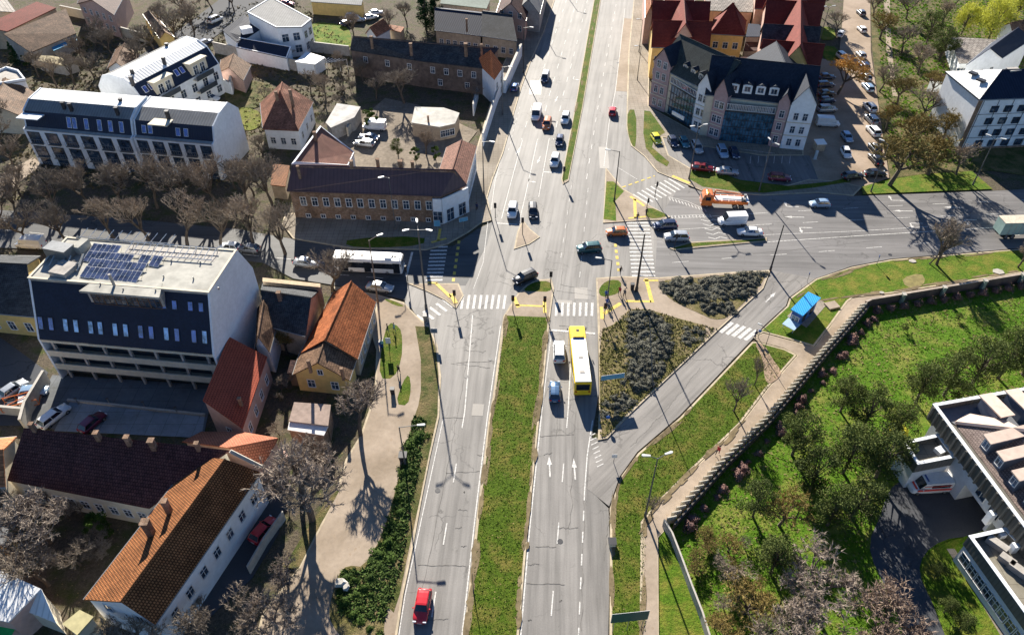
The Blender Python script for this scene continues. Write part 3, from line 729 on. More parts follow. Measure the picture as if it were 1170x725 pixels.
# windows lying in the mansard slope
slope = math.atan2(16-8.1, dT)
def slopewin(fx, fz, w=.75, h=1.5, gl=GLC):
    t = fz; c = LB(fx*Lx, dT*t); z = 8.1+7.9*t+.12
    up = Vector((uy.x*math.cos(slope), uy.y*math.cos(slope), math.sin(slope))); sd = Vector((ux.x, ux.y, 0)); nn = sd.cross(up); 
    o = Vector((c.x, c.y, z))
    f = MB(); q = [o-sd*(w/2+.07)-up*.07, o+sd*(w/2+.07)-up*.07, o+sd*(w/2+.07)+up*(h+.07), o-sd*(w/2+.07)+up*(h+.07)]
    f.poly([p_+nn*.06 for p_ in q]); 
    for i in range(4): f.poly([q[i]+nn*.06, q[(i+1) % 4]+nn*.06, q[(i+1) % 4]-nn*.08, q[i]-nn*.08])
    g_ = MB(); q = [o-sd*w/2, o+sd*w/2, o+sd*w/2+up*h, o-sd*w/2+up*h]; g_.poly([p_+nn*.075 for p_ in q])
    fo = b.part('roof_window', f, DARKM); b.part('pane', g_, gl, fo)
GLV = glass('violet_glass', (.06, .10, .34), .12)
for i, x in enumerate((49, 61, 78, 90, 107, 118, 135, 147, 164, 176, 193, 205, 224, 236)):
    slopewin((x-43)/203+.004, .17, .62, 1.75, GLC if i in (2, 3, 4, 5, 6, 7, 10, 13) else GLV)
for x in (196, 208, 226, 238): slopewin((x-42)/207, .83-.14, .6, 1.2, GLV)
# dormer terrace with slab roof
p = [G(93, 335, 15.7), G(184, 343, 15.7)]
d0, d1 = (p[0]-E1).dot(ux), (p[1]-E1).dot(ux); y0 = (p[0]-E1).dot(uy)
m = MB(); m.prism([LB(d0+.3, y0+.6), LB(d1-.3, y0+.6), LB(d1-.3, dT), LB(d0+.3, dT)], 12.0, 15.9); dm = b.part('dormer', m, GREYW)
m = MB(); m.prism([LB(d0, y0-.2), LB(d1, y0-.2), LB(d1-1, dT+1), LB(d0+1, dT+1)], 15.95, 16.3, bottom=True); b.part('dormer_roof', m, T_LG, dm)
b.wins(LB(d0+.3, y0+.6), LB(d1-.3, y0+.6), (13.6,), 6, 1.5, 1.6, out=-uy, fr=FRB)
# roof terrace trough with pergola rails, stair house
m = MB()
x0 = (G(147, 284, 16)-E1).dot(ux); m.prism([LB(x0, dK-3.0), LB(Lx-2.2, dK-3.0), LB(Lx-2.2, dK-.6), LB(x0, dK-.6)], 16.2, 16.215); b.part('terrace_floor', m, GREYW, fr_)
m = MB()
for k in range(14):
    x = x0+.5+k*(Lx-3.2-x0)/13; m.tube((*LB(x, dK-3.0), 16.45), (*LB(x, dK-.6), 16.75), .06, n=4)
m.tube((*LB(x0, dK-3), 16.5), (*LB(Lx-2.4, dK-3), 16.5), .08, n=4); m.tube((*LB(x0, dK-.6), 16.75), (*LB(Lx-2.4, dK-.6), 16.75), .07, n=4)
for k in range(5): x = x0+.5+k*(Lx-3.2-x0)/4; m.tube((*LB(x, dK-.6), 16.2), (*LB(x, dK-.6), 16.75), .05, n=4)
b.part('pergola', m, FRW)
m = MB()
for k in range(11): x = 2+k*1.35; m.tube((*LB(x, dK), 16.3), (*LB(x+.7, dK+1.6), 17.0), .06, n=4)
m.tube((*LB(1.5, dK+.1), 16.45), (*LB(16.5, dK+.1), 16.45), .06, n=4); b.part('railing', m, FRW)
for x, y, w, d, h, mt in ((70, 289, 3.6, 2.0, 1.6, GALV), (73, 307, 2.6, 2.8, .7, GREYW), (94, 283, 1.2, 2.2, 1.3, T_LG)):
    q = G(x, y, 16.6); m = MB().box((q.x, q.y, 16.2), (w, d, h), math.atan2(ux.y, ux.x)-.15); o_ = b.part('air_handler', m, mt)
m = MB()
for k in range(9): q = G(52+k*4.5, 300+(k % 3)*5, 16.4); r_ = G(60+k*4.5, 292+(k % 4)*4, 16.4); m.tube((*q, 16.5), (*r_, 16.7+.3*(k % 2)), .14, n=5)
b.part('duct', m, GALV)
m = MB(); q = G(131, 327, 16.2); m.tube((*q, 16.2), (*q, 18.3), .2, n=7); b.part('chimney', m, GREYW)
m = MB()
for x, y in ((115, 325), (141, 331), (178, 332), (196, 298), (221, 318), (187, 316), (229, 300), (250, 330)):
    q = G(x, y, 16.3); m.tube((*q, 16.2), (*q, 16.6), .1, n=5)
b.part('vent_pipe', m, GALV)
# solar panels : things that rest on the roof
SOLG = glass('solar_cell', (.055, .07, .13), .2); pv = empty('solar_panel', (0, 0, 0))
m = MB(); m.slab([(-.95, -1.15, .12), (.95, -1.15, .12), (.95, 1.15, .62), (-.95, 1.15, .62)], .05)
m.tube((-.7, 1.1, 0), (-.7, 1.1, .6), .03, n=4); m.tube((.7, 1.1, 0), (.7, 1.1, .6), .03, n=4); m.build('frame', FRW, pv)
m = MB()
for a_ in (-.46, .46):
    for k in (-.56, .56):
        m.poly([(a_-.41, k-.51, .375+(k-.51)*.2174+.012), (a_+.41, k-.51, .375+(k-.51)*.2174+.012), (a_+.41, k+.51, .375+(k+.51)*.2174+.012), (a_-.41, k+.51, .375+(k+.51)*.2174+.012)])
m.build('solar_cell', SOLG, pv)
rows_ = [(109, 284.5, 3), (103.5, 293, 5), (107, 302, 6), (100, 312, 6)]; first = True
pos = []
pos += [(109+k*10.5, 284.5+k*.8, 'back') for k in range(3)]
pos += [(103.5+k*10.3, 293+k*.9, 'second') for k in range(5)]
pos += [(107+k*10.4, 301.8+k*1, 'third') for k in range(6)]
pos += [(100.5+k*10.6, 311+k*1, 'front') for k in range(6)] + [(164.5, 297.5, 'lone'), (178.5, 298.5, 'lone')]
cnt = {}
ordn = ['first', 'second', 'third', 'fourth', 'fifth', 'sixth', 'seventh', 'eighth', 'ninth', 'tenth', 'eleventh', 'twelfth', 'thirteenth', 'fourteenth', 'fifteenth', 'sixteenth', 'seventeenth', 'eighteenth', 'nineteenth', 'twentieth']
for x, y, rw in pos:
    o = pv if first else copytree(pv); first = False; q = G(x, y, 16.5); o.location = (q.x, q.y, 16.2); o.scale = (.82, .80, 1); o.rotation_euler.z = math.atan2(ux.y, ux.x)-.1
    k = cnt.get(rw, 0); cnt[rw] = k+1
    lb = ('blue solar panel standing apart right of the array, %s one' % ('inner' if k == 0 else 'outer')) if rw == 'lone' else 'blue solar panel on the office roof, %s from the left in the %s row' % (ordn[k], rw)
    tag(o, lb, 'solar panel', 'solar panels on the office block roof')
# courtyard walls
sheet('courtyard', [(80, 459), (234, 476), (230, 500), (62, 492)], .035, paving('pale_slabs', (.28, .31, .34), 2.2))
def wallseg(name, label, pts, h, th, mat, cat='wall', cap=None, base=0, world=False):
    p = [v2(q) for q in pts] if world else gp(pts)
    org = (p[0].x, p[0].y, 0); o = empty(name, org, 0, label, cat); m = MB(); c = MB()
    for a, q in zip(p, p[1:]):
        d = (q-a).normalized(); nn = Vector((-d.y, d.x))*th/2
        m.prism([a-nn, q-nn, q+nn, a+nn], base-.15, h); n2 = nn*1.3
        c.prism([a-n2, q-n2, q+n2, a+n2], h+.002, h+.09, bottom=True)
    m.build('wall_body', mat, o, org); c.build('coping', cap or CONC, o, org); return o
wallseg('boundary_wall', 'grey concrete wall left of the courtyard with the white car', [(57, 436), (36, 472), (31, 492)], 2.4, .3, CONC)
wallseg('boundary_wall', 'low pale wall in front of the parked orange machine', [(-20, 470), (34, 475)], 1.6, .3, CONC)
m_ = 0
for k, (x, y) in enumerate(((90, 462), (126, 462), (166, 466), (203, 472))):
    t = empty('courtyard_bollard', G3(x, y), 0, 'slim %s post on the courtyard line, %s from the left' % ('grey', ordn[k]), 'post', 'posts in the courtyard')
    MB().tube((0, 0, 0), (0, 0, 1.3), .09, n=6).build('post', GALV, t); MB().box((0, 0, 1.3), (.4, .12, .12), .6).build('cap', RUST, t)
m_ = wallseg('retaining_kerb', 'pale bluish kerb line across the office courtyard', [(78, 458), (235, 475)], .35, .25, CONC, 'kerb')

# ---------------------------------------------------------------- west side houses
gable('house', 'ochre fronted house with a big dark slate roof left of the office block', [(-70, 352), (-70, 290), (46, 292), (41, 362)], 4.4, 8.6, YELW, T_GR, wins=((3, (1.0,), 5, dict(w=1.1, h=1.6)), (2, (1.0,), 1)), axis=0)
shed('lean_to', 'long red sheet roof wing beside the white wall of the office block', [(261, 384, 7.2), (231.5, 457, 7.2), (277, 489, 4.4), (305, 407, 4.6)], PINK, tiles('brick_red_sheet', (.44, .10, .055), (.40, .09, .05), dirt=.2, var=.12), wins=((1, (2.0,), 1, dict(w=.8, h=.8)), (2, (1.2,), 4)), chims=((273, 455, 6.3, .9, .5),))
b = Bld('house', 'salmon tiled low house squeezed between the courtyard and the long orange roof', 'house', [G(208, 504, 5), G(318, 500, 5), G(299, 531, 4.5)])
def P3(l): return [tuple(G3(*q)) for q in l]
T_SAL = tiles('salmon_tile', (.44, .16, .09), (.38, .13, .075), dirt=.25, var=.15)
m = MB(); m.slab(P3([(208, 504, 5.2), (230, 492.6, 4.2), (276, 492.8, 4.2), (318, 500, 7.0), (260, 511, 7.0)]), .18); m.slab(P3([(260, 511, 7.0), (318, 500, 7.0), (300, 531, 4.8)]), .18); b.part('roof', m, T_SAL)
m = walls_mb(inset([v2(q[:2]) for q in P3([(208, 504, 5.2), (230, 492.6, 4.2), (276, 492.8, 4.2), (318, 500, 7.0), (300, 531, 4.8), (260, 511, 7)])], .25), [4.8, 4, 4, 6.7, 4.5, 6.7]); b.part('wall', m, PINK)
b.wins(G(318, 500, 7), G(300, 531, 4.8), (1.2,), 2, out=Vector((1, -.3)))
# L-shaped tiled building
shed('long_house', 'long house wing under a dark maroon tiled roof with chimneys along its wall top', [(27.5, 488.5, 8.4), (8, 548, 4.4), (170, 580, 4.4), (262, 514, 8.4)], CRM, tiles('maroon_tile', (.115, .05, .045), (.085, .04, .04), .33, .4, dirt=.3), wins=((1, (1.2,), 9),), chims=((35, 484, 9.6, 1.2, .6), (109, 494, 9.5, 1.2, .7), (144, 499, 9.5, 1.2, .7), (172, 503, 9.5, 1.2, .8), (224, 506, 9.5, 1.2, .6)))
wallseg('fire_wall', 'pale coping wall along the top edge of the maroon roof', [(0, 0), (1, 1)], 8.55, .3, CONC, world=False) if False else None
O2 = gable('long_house', 'long white walled house under a weathered orange tile roof with two brick chimneys', [(95, 684), (177.6, 713), (298, 539), (222, 521)], 6.0, 9.1, WHT, T_OR, over=.3, rp=((138, 687), (257, 524)), wins=((1, (2.9,), 7, dict(w=1.0, h=1.5, fr=FRW)), (0, (1.5,), 3, dict(w=.9)), (0, (4.4,), 2, dict(w=.9, h=1.2))), chims=((187, 572, 9.9, 1.6, .75), (165, 596, 10.0, 2.0, .95)))
b = O2
m = MB(); q0, q1, q2 = G3(263, 515, 9.3), G3(299, 533, 6.4), G3(299, 536, 6.4); m.tube(tuple(q0), tuple(q1), .28, n=4); b.part('coping', m, CONC)
gable('house', 'house with ribbed orange tile roof at the left edge beyond the maroon roof', [(-60, 560), (-60, 505), (19, 498), (6, 556)], 5.0, 7.2, CRM, tiles('ribbed_orange_tile', (.50, .22, .10), (.26, .10, .05), 3, .42, dirt=.2), axis=0)
shed('shed', 'white sheet roofed shed in the bottom left corner', [(-40, 640, 5), (0, 651, 5), (46.5, 672, 5), (9.5, 710, 4.4), (-40, 700, 4.4)], PINK, T_WH)
shed('shed', 'small steep pale tin roof beside the white sheet roof in the bottom left corner', [(47, 672, 5), (64, 711, 3), (29, 697, 3.2)], CRM, T_WH, over=.1)
m = MB(); q = [G3(*v) for v in ((-10, 707, 2.2), (17, 718, 2.2), (8, 735, 2.0), (-20, 735, 2.0))]
o = empty('awning', (q[0].x, q[0].y, 0), 0, 'bright green netting awning at the bottom left corner', 'awning'); m.slab([tuple(v) for v in q], .05).build('netting', plain('green_net', (.03, .42, .10), .8, .15), o, o.location)
m = MB(); [m.tube((v.x, v.y, -.1), (v.x, v.y, v.z), .05) for v in q]; m.build('post', GALV, o, o.location)
shed('shed', 'small shed with a pale yellow flat roof below the orange tiled house', [(71, 712, 3.2), (91, 696, 3.4), (107, 704, 3.4), (88, 725, 3.2)], CRM, plain('yellow_felt', (.52, .46, .24), .9, .15))
shed('shed', 'little grey roofed hut at the left edge beside the bare trees', [(-10, 596, 3), (10, 604, 3), (6, 622, 2.8), (-12, 622, 2.8)], YELW, T_GY)
# tan house with orange roof at the junction
gable('house', 'corner house with a steep bright orange tile roof below the white bus', [(342.6, 403), (409, 410), (430, 345), (380, 334)], 3.7, None, TANW, tiles('bright_orange_tile', (.44, .145, .055), (.36, .11, .042), dirt=.5), rpx=(371, 388), wins=((1, (1.2,), 5, dict(w=.9, h=1.3)),))
gable('house', 'yellow gabled cottage front with a mossy brown roof below the bright orange roof', [(334, 427.5), (399.5, 434), (407, 411), (342, 403)], 3.4, None, YELW, T_BR, rpx=(362, 415), wins=((0, (3.8,), 1, dict(w=.7, h=.9)), (0, (1.0,), 2)), chims=((352, 412, 7.4, .8, .5), (390, 421, 5.6, .8, .5)))
shed('lean_to', 'small rusty lean-to roof left of the yellow cottage', [(332, 411, 3.2), (343, 412, 3.3), (340, 426, 2.8), (328, 426, 2.7)], WOOD, T_DK)
shed('garage', 'small garage with a tan felt roof in front of the yellow cottage', [(336, 459, 3.6), (378, 462, 3.6), (375, 486, 3.3), (330, 480.5, 3.3)], BRK, plain('tan_felt', (.36, .27, .22), .9, .2))
shed('carport', 'bright white flat canopy in front of the tan garage roof', [(330.5, 481, 3.0), (375, 486.5, 3.0), (370, 497, 2.9), (328.6, 490.5, 2.9)], BRK, plain('white_canopy', (.75, .72, .68), .7, .08), th=.15)
# dark roofs between the office block and the orange house
gable('house', 'dark slate roofed house right of the white office wall with a sandy parapet', [(300, 322), (368, 328), (349, 384), (304, 372)], 5.0, 7.6, TANW, T_GR, axis=1, chims=((318, 334, 8.6, 1, .7),))
shed('fire_wall', 'sunlit sandy wall top at the back of the dark slate roof', [(300, 317, 6.6), (366, 324, 6.6), (366, 328, 6.6), (300, 321.5, 6.6)], TANW, plain('sandy_coping', (.55, .42, .27), .9, .2), over=0, cat='wall')
gable('house', 'narrow steep roofed house with a white gable beside the olive bush', [(291, 398), (308, 402), (318, 366), (294, 352)], 4.6, 7.4, WHT, T_BR)
# ---------------------------------------------------------------- brick corner building
z9 = 9.4
shed('corner_building', 'long two storey brick house with a dark maroon sheet roof on the street corner', [(333.5, 188, z9), (500, 193, z9), (520, 193.5, z9), (533.5, 211, 6.2), (503.4, 224, 6.2), (327.5, 218, 6.2)], BRK, T_MAR, over=.35,
     wins=((4, (3.0,), 12, dict(w=1.0, h=1.7)), (4, (.3,), 9, dict(w=.8, h=.7)), (3, (2.6, ), 3, dict(w=1.2, h=2.2)), (3, (.0,), 3, dict(w=1.6, h=2.2))), chims=((431, 182, 10.6, 1.4, .7), (457, 184, 10.6, 1.4, .9), (471, 185, 10.6, 1.4, .7), (401, 184, 10.6, 1.4, .7), (340, 190, 10.4, 1, .6)))
b = Bld('shop_front', 'white rendered corner shop with dark openings under the maroon roof', 'shop', [G(493, 250), G(534, 240)])
qa, qb, qc = G(494, 226, 5.7), G(504, 226.4, 5.7), G(534, 213, 5.7)
for nm, A_, B_, no in (('wall', qa, qb, 2), ('wall', qb, qc, 5)):
    d = (B_-A_).normalized(); nn = Vector((d.y, -d.x))*.25; m = MB().prism([A_, B_, B_+nn, A_+nn], -.2, 5.6); b.part('wall', m, WHT)
    b.wins(A_+nn, B_+nn, (.3,), no//2+0, 1.6, 2.6, out=nn, fr=FRW)
shed('courtyard_wing', 'triangular looking wing with a reddish roof and a white verge behind the maroon roof', [(333, 188, 9.2), (366, 144, 9.2), (405, 174, 4.6), (398, 189, 4.6)], WHT, tiles('pinkish_tile', (.34, .17, .125), (.26, .13, .10), dirt=.35, var=.2), chims=((359, 151, 10.5, 1.2, .7),), parapet=.12)
gable('corner_wing', 'east wing with brown tiles and white street wall north of the corner shop', [(510, 168), (545, 167), (533, 211), (502, 193)], 5.6, None, WHT, tiles('brown_red_tile', (.30, .15, .105), (.24, .12, .09), dirt=.3), rpx=(527, 160), wins=((1, (1.6,), 8, dict(w=.9, h=1.5)),))
wallseg('street_wall', 'long white wall along the shaded pavement of the avenue', [(552, 168), (566, 124), (575, 98)], 3.2, .3, WHT)
wallseg('yard_wall', 'inner white yard wall parallel to the avenue pavement', [(541, 132), (546, 112)], 2.8, .3, WHT)
shed('outbuilding', 'low building with a bright pale felt roof in the yard north of the corner house', [(474, 122, 3.8), (507, 123, 3.9), (525, 129, 3.8), (520, 141, 3.4), (502, 145, 3.4), (470, 140, 3.4)], TANW, plain('pale_felt', (.55, .52, .45), .85, .18, .8), chims=((489, 133, 4.8, .8, .5),), wins=((3, (.8,), 3),))
shed('outbuilding', 'low flat roof with a white patch in the middle of the yard', [(385, 118, 3.4), (412, 122, 3.4), (405, 134, 3.2), (378, 146, 3.2), (372, 140, 3.2)], GREYW, plain('mixed_felt', (.40, .38, .35), .8, .35, .5))
wallseg('yard_wall', 'crooked tan wall beside the cars in the courtyard', [(412, 134), (404, 146), (398, 156)], 2.2, .4, CRM)
shed('shed', 'small light grey roofed shed next to the gabled brick house', [(301, 138, 3.6), (329, 138, 3.6), (331, 147, 3.2), (303, 148, 3.2)], WHT, T_GY)
shed('shed', 'orange tiled lean-to against the left end of the corner building', [(312, 187, 3.4), (331, 189, 3.4), (326, 213, 3), (309, 211, 3)], TANW, T_OR)
gable('house', 'reddish gabled house with a white verge and two long chimneys', [(300, 147), (341, 149), (358, 116.5), (297, 117.5)], 4.8, 9.6, WHT, hip=(8.2, 0), roof= tiles('mottled_red_tile', (.34, .155, .10), (.24, .12, .08), dirt=.45), wins=((1, (1.6,), 3), (0, (1.2,), 3)), chims=((315, 105, 10.3, 2.2, .7), (331, 103, 10.8, 2.4, .7)))
# ---- long dark row with the red hip
shed('row_house', 'long row house with a dark slate roof, pale gutter and shaded yard wall', [(403, 41, 9.5), (570, 55, 9.5), (552, 78, 6.6), (483, 70, 6.6), (400, 57, 6.6)], plain('shaded_brick', (.17, .125, .10), .95, .35, 1.0), T_GR, wins=((2, (3.9,), 4), (3, (3.9,), 3), (2, (1.0,), 2)), chims=((424, 42, 10.8, 1.4, .8), (469, 50, 10.8, 1.4, .8), (532, 50, 11, 1.6, .9), (550, 51, 11, 1.6, .6)))  # brick darkened to carry the shade on the yard front
b = Bld('hipped_house', 'house with a bright orange red hipped roof at the avenue end of the dark row', 'house', [G(541, 70, 6.6), G(575, 75, 6.6), G(565, 91, 6.6)])
m = MB(); ap = G3(560.5, 57, 10.5); c = [G3(541, 71, 6.6), G3(575, 76, 6.6), G3(565, 91, 6.6), G3(551.5, 78, 6.6)]
for i in range(4): m.slab([tuple(c[i]), tuple(c[(i+1) % 4]), tuple(ap)], .15)
b.part('roof', m, tiles('vivid_tile', (.60, .20, .08), (.52, .16, .06), dirt=.2, var=.12)); b.part('wall', walls_mb([v2(q) for q in c], [6.5]*4), WHT); b.wins(v2(c[1]), v2(c[2]), (3.6, 1.0), 2)
gable('house', 'house with a faded blue slate roof north of the long dark row', [(496.5, 34.5), (498, 8), (552, 14), (550, 41)], 5.0, 7.6, TANW, T_NV, axis=0, wins=((3, (1.2,), 6),), chims=((533, 22, 9.2, 1.8, .6),))
gable('house', 'house with a dark grey roof and tan wall at the west kerb of the avenue', [(550, 41), (552, 12), (580, 15), (591, 47)], 5.0, 8.0, TANW, T_GR, wins=((3, (1.2,), 4),))
gable('house', 'pink gabled house at the top beside the avenue', [(566, 17), (601, 24), (606, 4), (573, -4)], 5.5, 9.5, PINK, T_DK, wins=((0, (2.2, 5.6), 3),))
gable('house', 'grey roofed house at the top edge beside the avenue', [(590, 12), (617, 16), (626, -20), (600, -24)], 5.5, 9.0, GREYW, T_GY)
shed('street_wall', 'pale street wall running up to the top of the avenue on its west side', [(575, 92, 3.4), (594, 50, 3.4), (596.5, 50, 3.4), (578, 92, 3.4)], WHT, CONC, over=0, cat='wall')
shed('outbuilding', 'low greenish roof along the top edge beyond the dark conifer', [(505, -6, 4), (560, 0, 4), (556, 10, 3.6), (503, 4, 3.6)], GREYW, plain('green_felt', (.16, .20, .17), .9, .2))
gable('house', 'small house with pink tiles left of the tall conifer', [(417, 38), (430, 42), (447, 33), (432, 27)], 3.4, 5.4, WHT, T_TER)
shed('shed', 'shed with reddish tiles beside the small pink tiled house', [(445, 28, 3.2), (462, 31, 3.2), (458, 37, 2.8), (443, 33, 2.8)], TANW, T_TER)
shed('outbuilding', 'long yellow building at the top edge behind the parked cars', [(355, -8, 4), (415, -2, 4), (413, 6, 3.6), (355, 2, 3.6)], YELW, T_GY)
# ---- white modern house
shed('modern_house', 'white modern house with a grey sheet roof and three skylights', [(282, 14, 8.6), (310, -3, 8.6), (356, 22, 7.4), (345, 31, 7.4), (315.5, 31.5, 8.2)], WHT, T_GY, wins=((3, (1.0, 4.2), 2, dict(w=1.6, h=1.9)), (2, (1.0, 4.0), 2, dict(w=1.4, h=1.8))), parapet=.12)
shed('house_annex', 'annex with a bright white roof on the modern house', [(328, 24, 7.2), (340, 17.5, 7.2), (356, 23, 7.2), (345, 31, 7.2)], WHT, plain('white_membrane', (.72, .72, .72), .6, .06), parapet=.15)
b = shed('garage', 'garage with a dark navy roof and a white skylight box', [(254, 34.5, 6.4), (279, 16.5, 6.4), (299, 32, 5.2), (284, 42, 4.8), (270, 48, 4.6)], WHT, T_NV)
q = G(281, 32, 6.6); b.part('skylight_box', MB().box((q.x, q.y, 5.4), (2.8, 2.2, 1.4), .5), WHT)
shed('long_shed', 'long low wing with a dark panelled roof below the modern house', [(270, 42.5, 4.8), (333, 53.5, 4.6), (327.5, 66.5, 3.4), (270, 54, 3.6)], WHT, T_NV, parapet=.1)
wallseg('garden_wall', 'long pale grey garden wall below the dark panelled roof', [(246, 60), (327, 78), (362, 86)], 2.8, .3, GREYW)
wallseg('garden_wall', 'pale garden wall above the low white roof', [(334, 56), (400, 64)], 2.6, .3, GREYW)
shed('garage', 'small garage with a white flat roof beside the lattice beams', [(337, 70.5, 3.0), (350, 59, 3.0), (371, 65.5, 3.0), (360, 73.5, 3.0)], WHT, plain('white_membrane', (.72, .72, .72)))
b = Bld('pergola', 'bare timber lattice pergola beside the small white flat roof', 'pergola', gp([(360, 82), (392, 76)])); m = MB()
for k in range(7): a_ = G(362+k*4, 73-k*.4, 2.6); c_ = G(372+k*4, 66+k*.3, 2.6); m.tube((*a_, 2.6), (*c_, 2.6), .09, n=4)
for x, y in ((362, 74), (388, 72), (372, 67), (396, 68)): q = G(x, y, 2.6); m.tube((*q, -.1), (*q, 2.6), .09, n=4)
b.part('timber_frame', m, FRW)
gable('house', 'low brown tiled house behind the white balconies', [(250, 82), (278, 92), (287, 74), (252, 68)], 3.4, 5.6, PINK, T_BR)
wallseg('garden_wall', 'white wall block at the rear corner of the parking bay', [(252, 103), (266, 108), (268, 92)], 3.2, .4, WHT)
# ---- top left roofs
shed('house', 'old house with a mottled brown tiled roof and a dark ridge', [(4, 39, 6.6), (75, 10, 6.6), (87, 38, 3.6), (35, 60, 3.4)], GREYW, T_BR)
shed('house', 'house with a maroon and pink roof beyond the mottled brown roof', [(-20, 30, 6), (42, 2, 6), (64, 9, 5), (8, 36, 4.8)], TANW, T_RED)
gable('house', 'pale grey roofed house in the top left corner', [(-30, 28), (18, 14), (2, -8), (-50, -2)], 5, 7, CRM, ETER)
shed('shed', 'shed with a bright blue tarpaulin roof beside the mottled brown roof', [(58, 53, 2.6), (86, 41, 2.6), (89, 46, 2.4), (61, 58, 2.4)], GREYW, plain('blue_tarp', (.02, .30, .50), .5, .15))
gable('house', 'orange rendered building with a dark roof at the top left edge', [(88, 4), (130, 17), (146, -12), (100, -26)], 6.5, 9, PINK, T_DK, wins=((0, (1.4, 4.2), 5),))
gable('house', 'yellow rendered building half hidden by bare trees at the top', [(163, 16), (180, 20), (199, 42), (182, 44)], 4.5, 6.0, YELW, T_BR)
wallseg('garden_wall', 'long pale wall zigzagging between the gardens at the top left', [(72, 16), (100, 22), (130, 38), (166, 48)], 2.4, .35, CRM)
gable('house', 'small brown roofed house with a white gable among bare trees', [(122, 78), (150, 84), (160, 62), (132, 56)], 4.0, 6.2, WHT, T_BR)
shed('shed', 'shed with a sunlit yellowish roof below the mottled brown roof', [(39, 63, 3), (60, 64, 3), (88, 69, 2.8), (72, 75, 2.6), (42, 69, 2.6)], GREYW, plain('straw_felt', (.46, .38, .22), .9, .2))
gable('house', 'brown tiled house with white rimmed flat roof terrace at the left edge', [(-30, 132), (28, 134), (46, 108), (-20, 96)], 4.2, 7.0, CRM, T_BR, axis=0)
b = shed('roof_terrace', 'roof terrace with a thick white rim at the left edge', [(-10, 86, 6.6), (8, 78, 6.6), (22, 82, 6.6), (30, 92, 6.6), (-6, 98, 6.6)], WHT, GREYW, parapet=.5)
shed('shed', 'long shed with a rusty orange sheet roof left of the white apartment roofs', [(17, 123, 3.8), (48, 105, 3.8), (57, 111, 3.5), (28, 129, 3.5)], BRK, seam('rusty_sheet', (.34, .13, .05), .6, .8, var=.25))

# ---------------------------------------------------------------- apartment blocks with barrel roofs
BAL = plain('balcony_shade', (.05, .055, .06), .7, .2); BLUP = seam('blue_slate', (.012, .02, .045), .5, .55, spec=.3)  # BAL: shade of the balcony recesses, painted as flat dark panels
def profblock(name, label, A, B, z, D, prof, mats, wall, cat='apartment block', rows=(), recess=None, nb=0, group=None, flip=1):
    """A,B front eave ends (world), D depth, prof [(d,z,matindex)]"""
    u = (B-A).normalized(); v = Vector((-u.y, u.x))*flip; L = (B-A).length
    P = lambda x, y: A+u*x+v*y
    b = Bld(name, label, cat, [A, B, P(L, D), P(0, D)], group); b.P = P; b.L = L; b.u = u; b.v = v; b.D = D
    m = MB()
    for x in (0, L-.3):
        pr = [(0, -.2), (0, z)]+[(d, zz+.1) for d, zz, _ in prof]+[(D, -.2)]
        lo = [(*P(x, q[0]), q[1]) for q in pr]; hi = [(*P(x+.3, q[0]), q[1]) for q in pr]
        m.poly(lo); m.poly(hi[::-1])
        for i in range(len(pr)-1): m.poly([lo[i], hi[i], hi[i+1], lo[i+1]])
    m.prism([P(.3, .02), P(L-.3, .02), P(L-.3, .3), P(.3, .3)], -.2, z-.05); m.prism([P(.3, D-.3), P(L-.3, D-.3), P(L-.3, D), P(.3, D)], -.2, prof[-1][1]-.1)
    b.part('wall', m, wall)
    last = (0, z)
    bym = {}
    for d, zz, mi in prof:
        bym.setdefault(mi, MB()).slab([(*P(.3, last[0]), last[1]), (*P(L-.3, last[0]), last[1]), (*P(L-.3, d), zz), (*P(.3, d), zz)], .15); last = (d, zz)
    for mi, q in bym.items(): b.part('roof', q, mats[mi])
    for r in rows: b.wins(P(r[1], .02), P(r[2], .02), (r[0],), r[3], r[4], r[5], out=-v, fr=r[6] if len(r) > 6 else FRW)
    return b
A, B = G(26, 147, 8), G(150, 158, 8)
b = profblock('apartment_block', 'white apartment block with a barrel shaped metal roof and recessed balconies, left half', A, B, 8, 12.5, [(.9, 8.1, 2), (2.0, 11.0, 1), (4.6, 12.3, 3), (8.8, 12.7, 0), (12.5, 9.5, 0)], [T_WH, BLUP, GREYW, T_GY], WHT)
def recess(b, z0, z1, n, gap=.3, t0=0, t1=1, mat=BAL):
    for i in range(n):
        x0 = (t0+(t1-t0)*(i+gap/2)/n)*b.L; x1 = (t0+(t1-t0)*(i+1-gap/2)/n)*b.L
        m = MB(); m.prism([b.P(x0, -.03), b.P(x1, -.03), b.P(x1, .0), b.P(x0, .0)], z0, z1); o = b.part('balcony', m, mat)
        r_ = MB(); r_.tube((*b.P(x0, -.45), z0+1.0), (*b.P(x1, -.45), z0+1.0), .04, n=4)
        for k in range(6): xx = x0+(x1-x0)*k/5; r_.tube((*b.P(xx, -.45), z0), (*b.P(xx, -.45), z0+1), .03, n=4)
        r_.prism([b.P(x0, -.5), b.P(x1, -.5), b.P(x1, -.03), b.P(x0, -.03)], z0-.15, z0-.02, bottom=True)
        b.part('railing', r_, GALV, o)
        g_ = MB().prism([b.P(lerp(x0, x1, .1), -.05), b.P(lerp(x0, x1, .9), -.05), b.P(lerp(x0, x1, .9), -.035), b.P(lerp(x0, x1, .1), -.035)], z0+.1, z1-.2); b.part('glass_door', g_, GLS, o)
recess(b, 5.0, 7.5, 6); recess(b, 1.9, 4.3, 6); recess(b, -.1, 1.5, 6, .4)
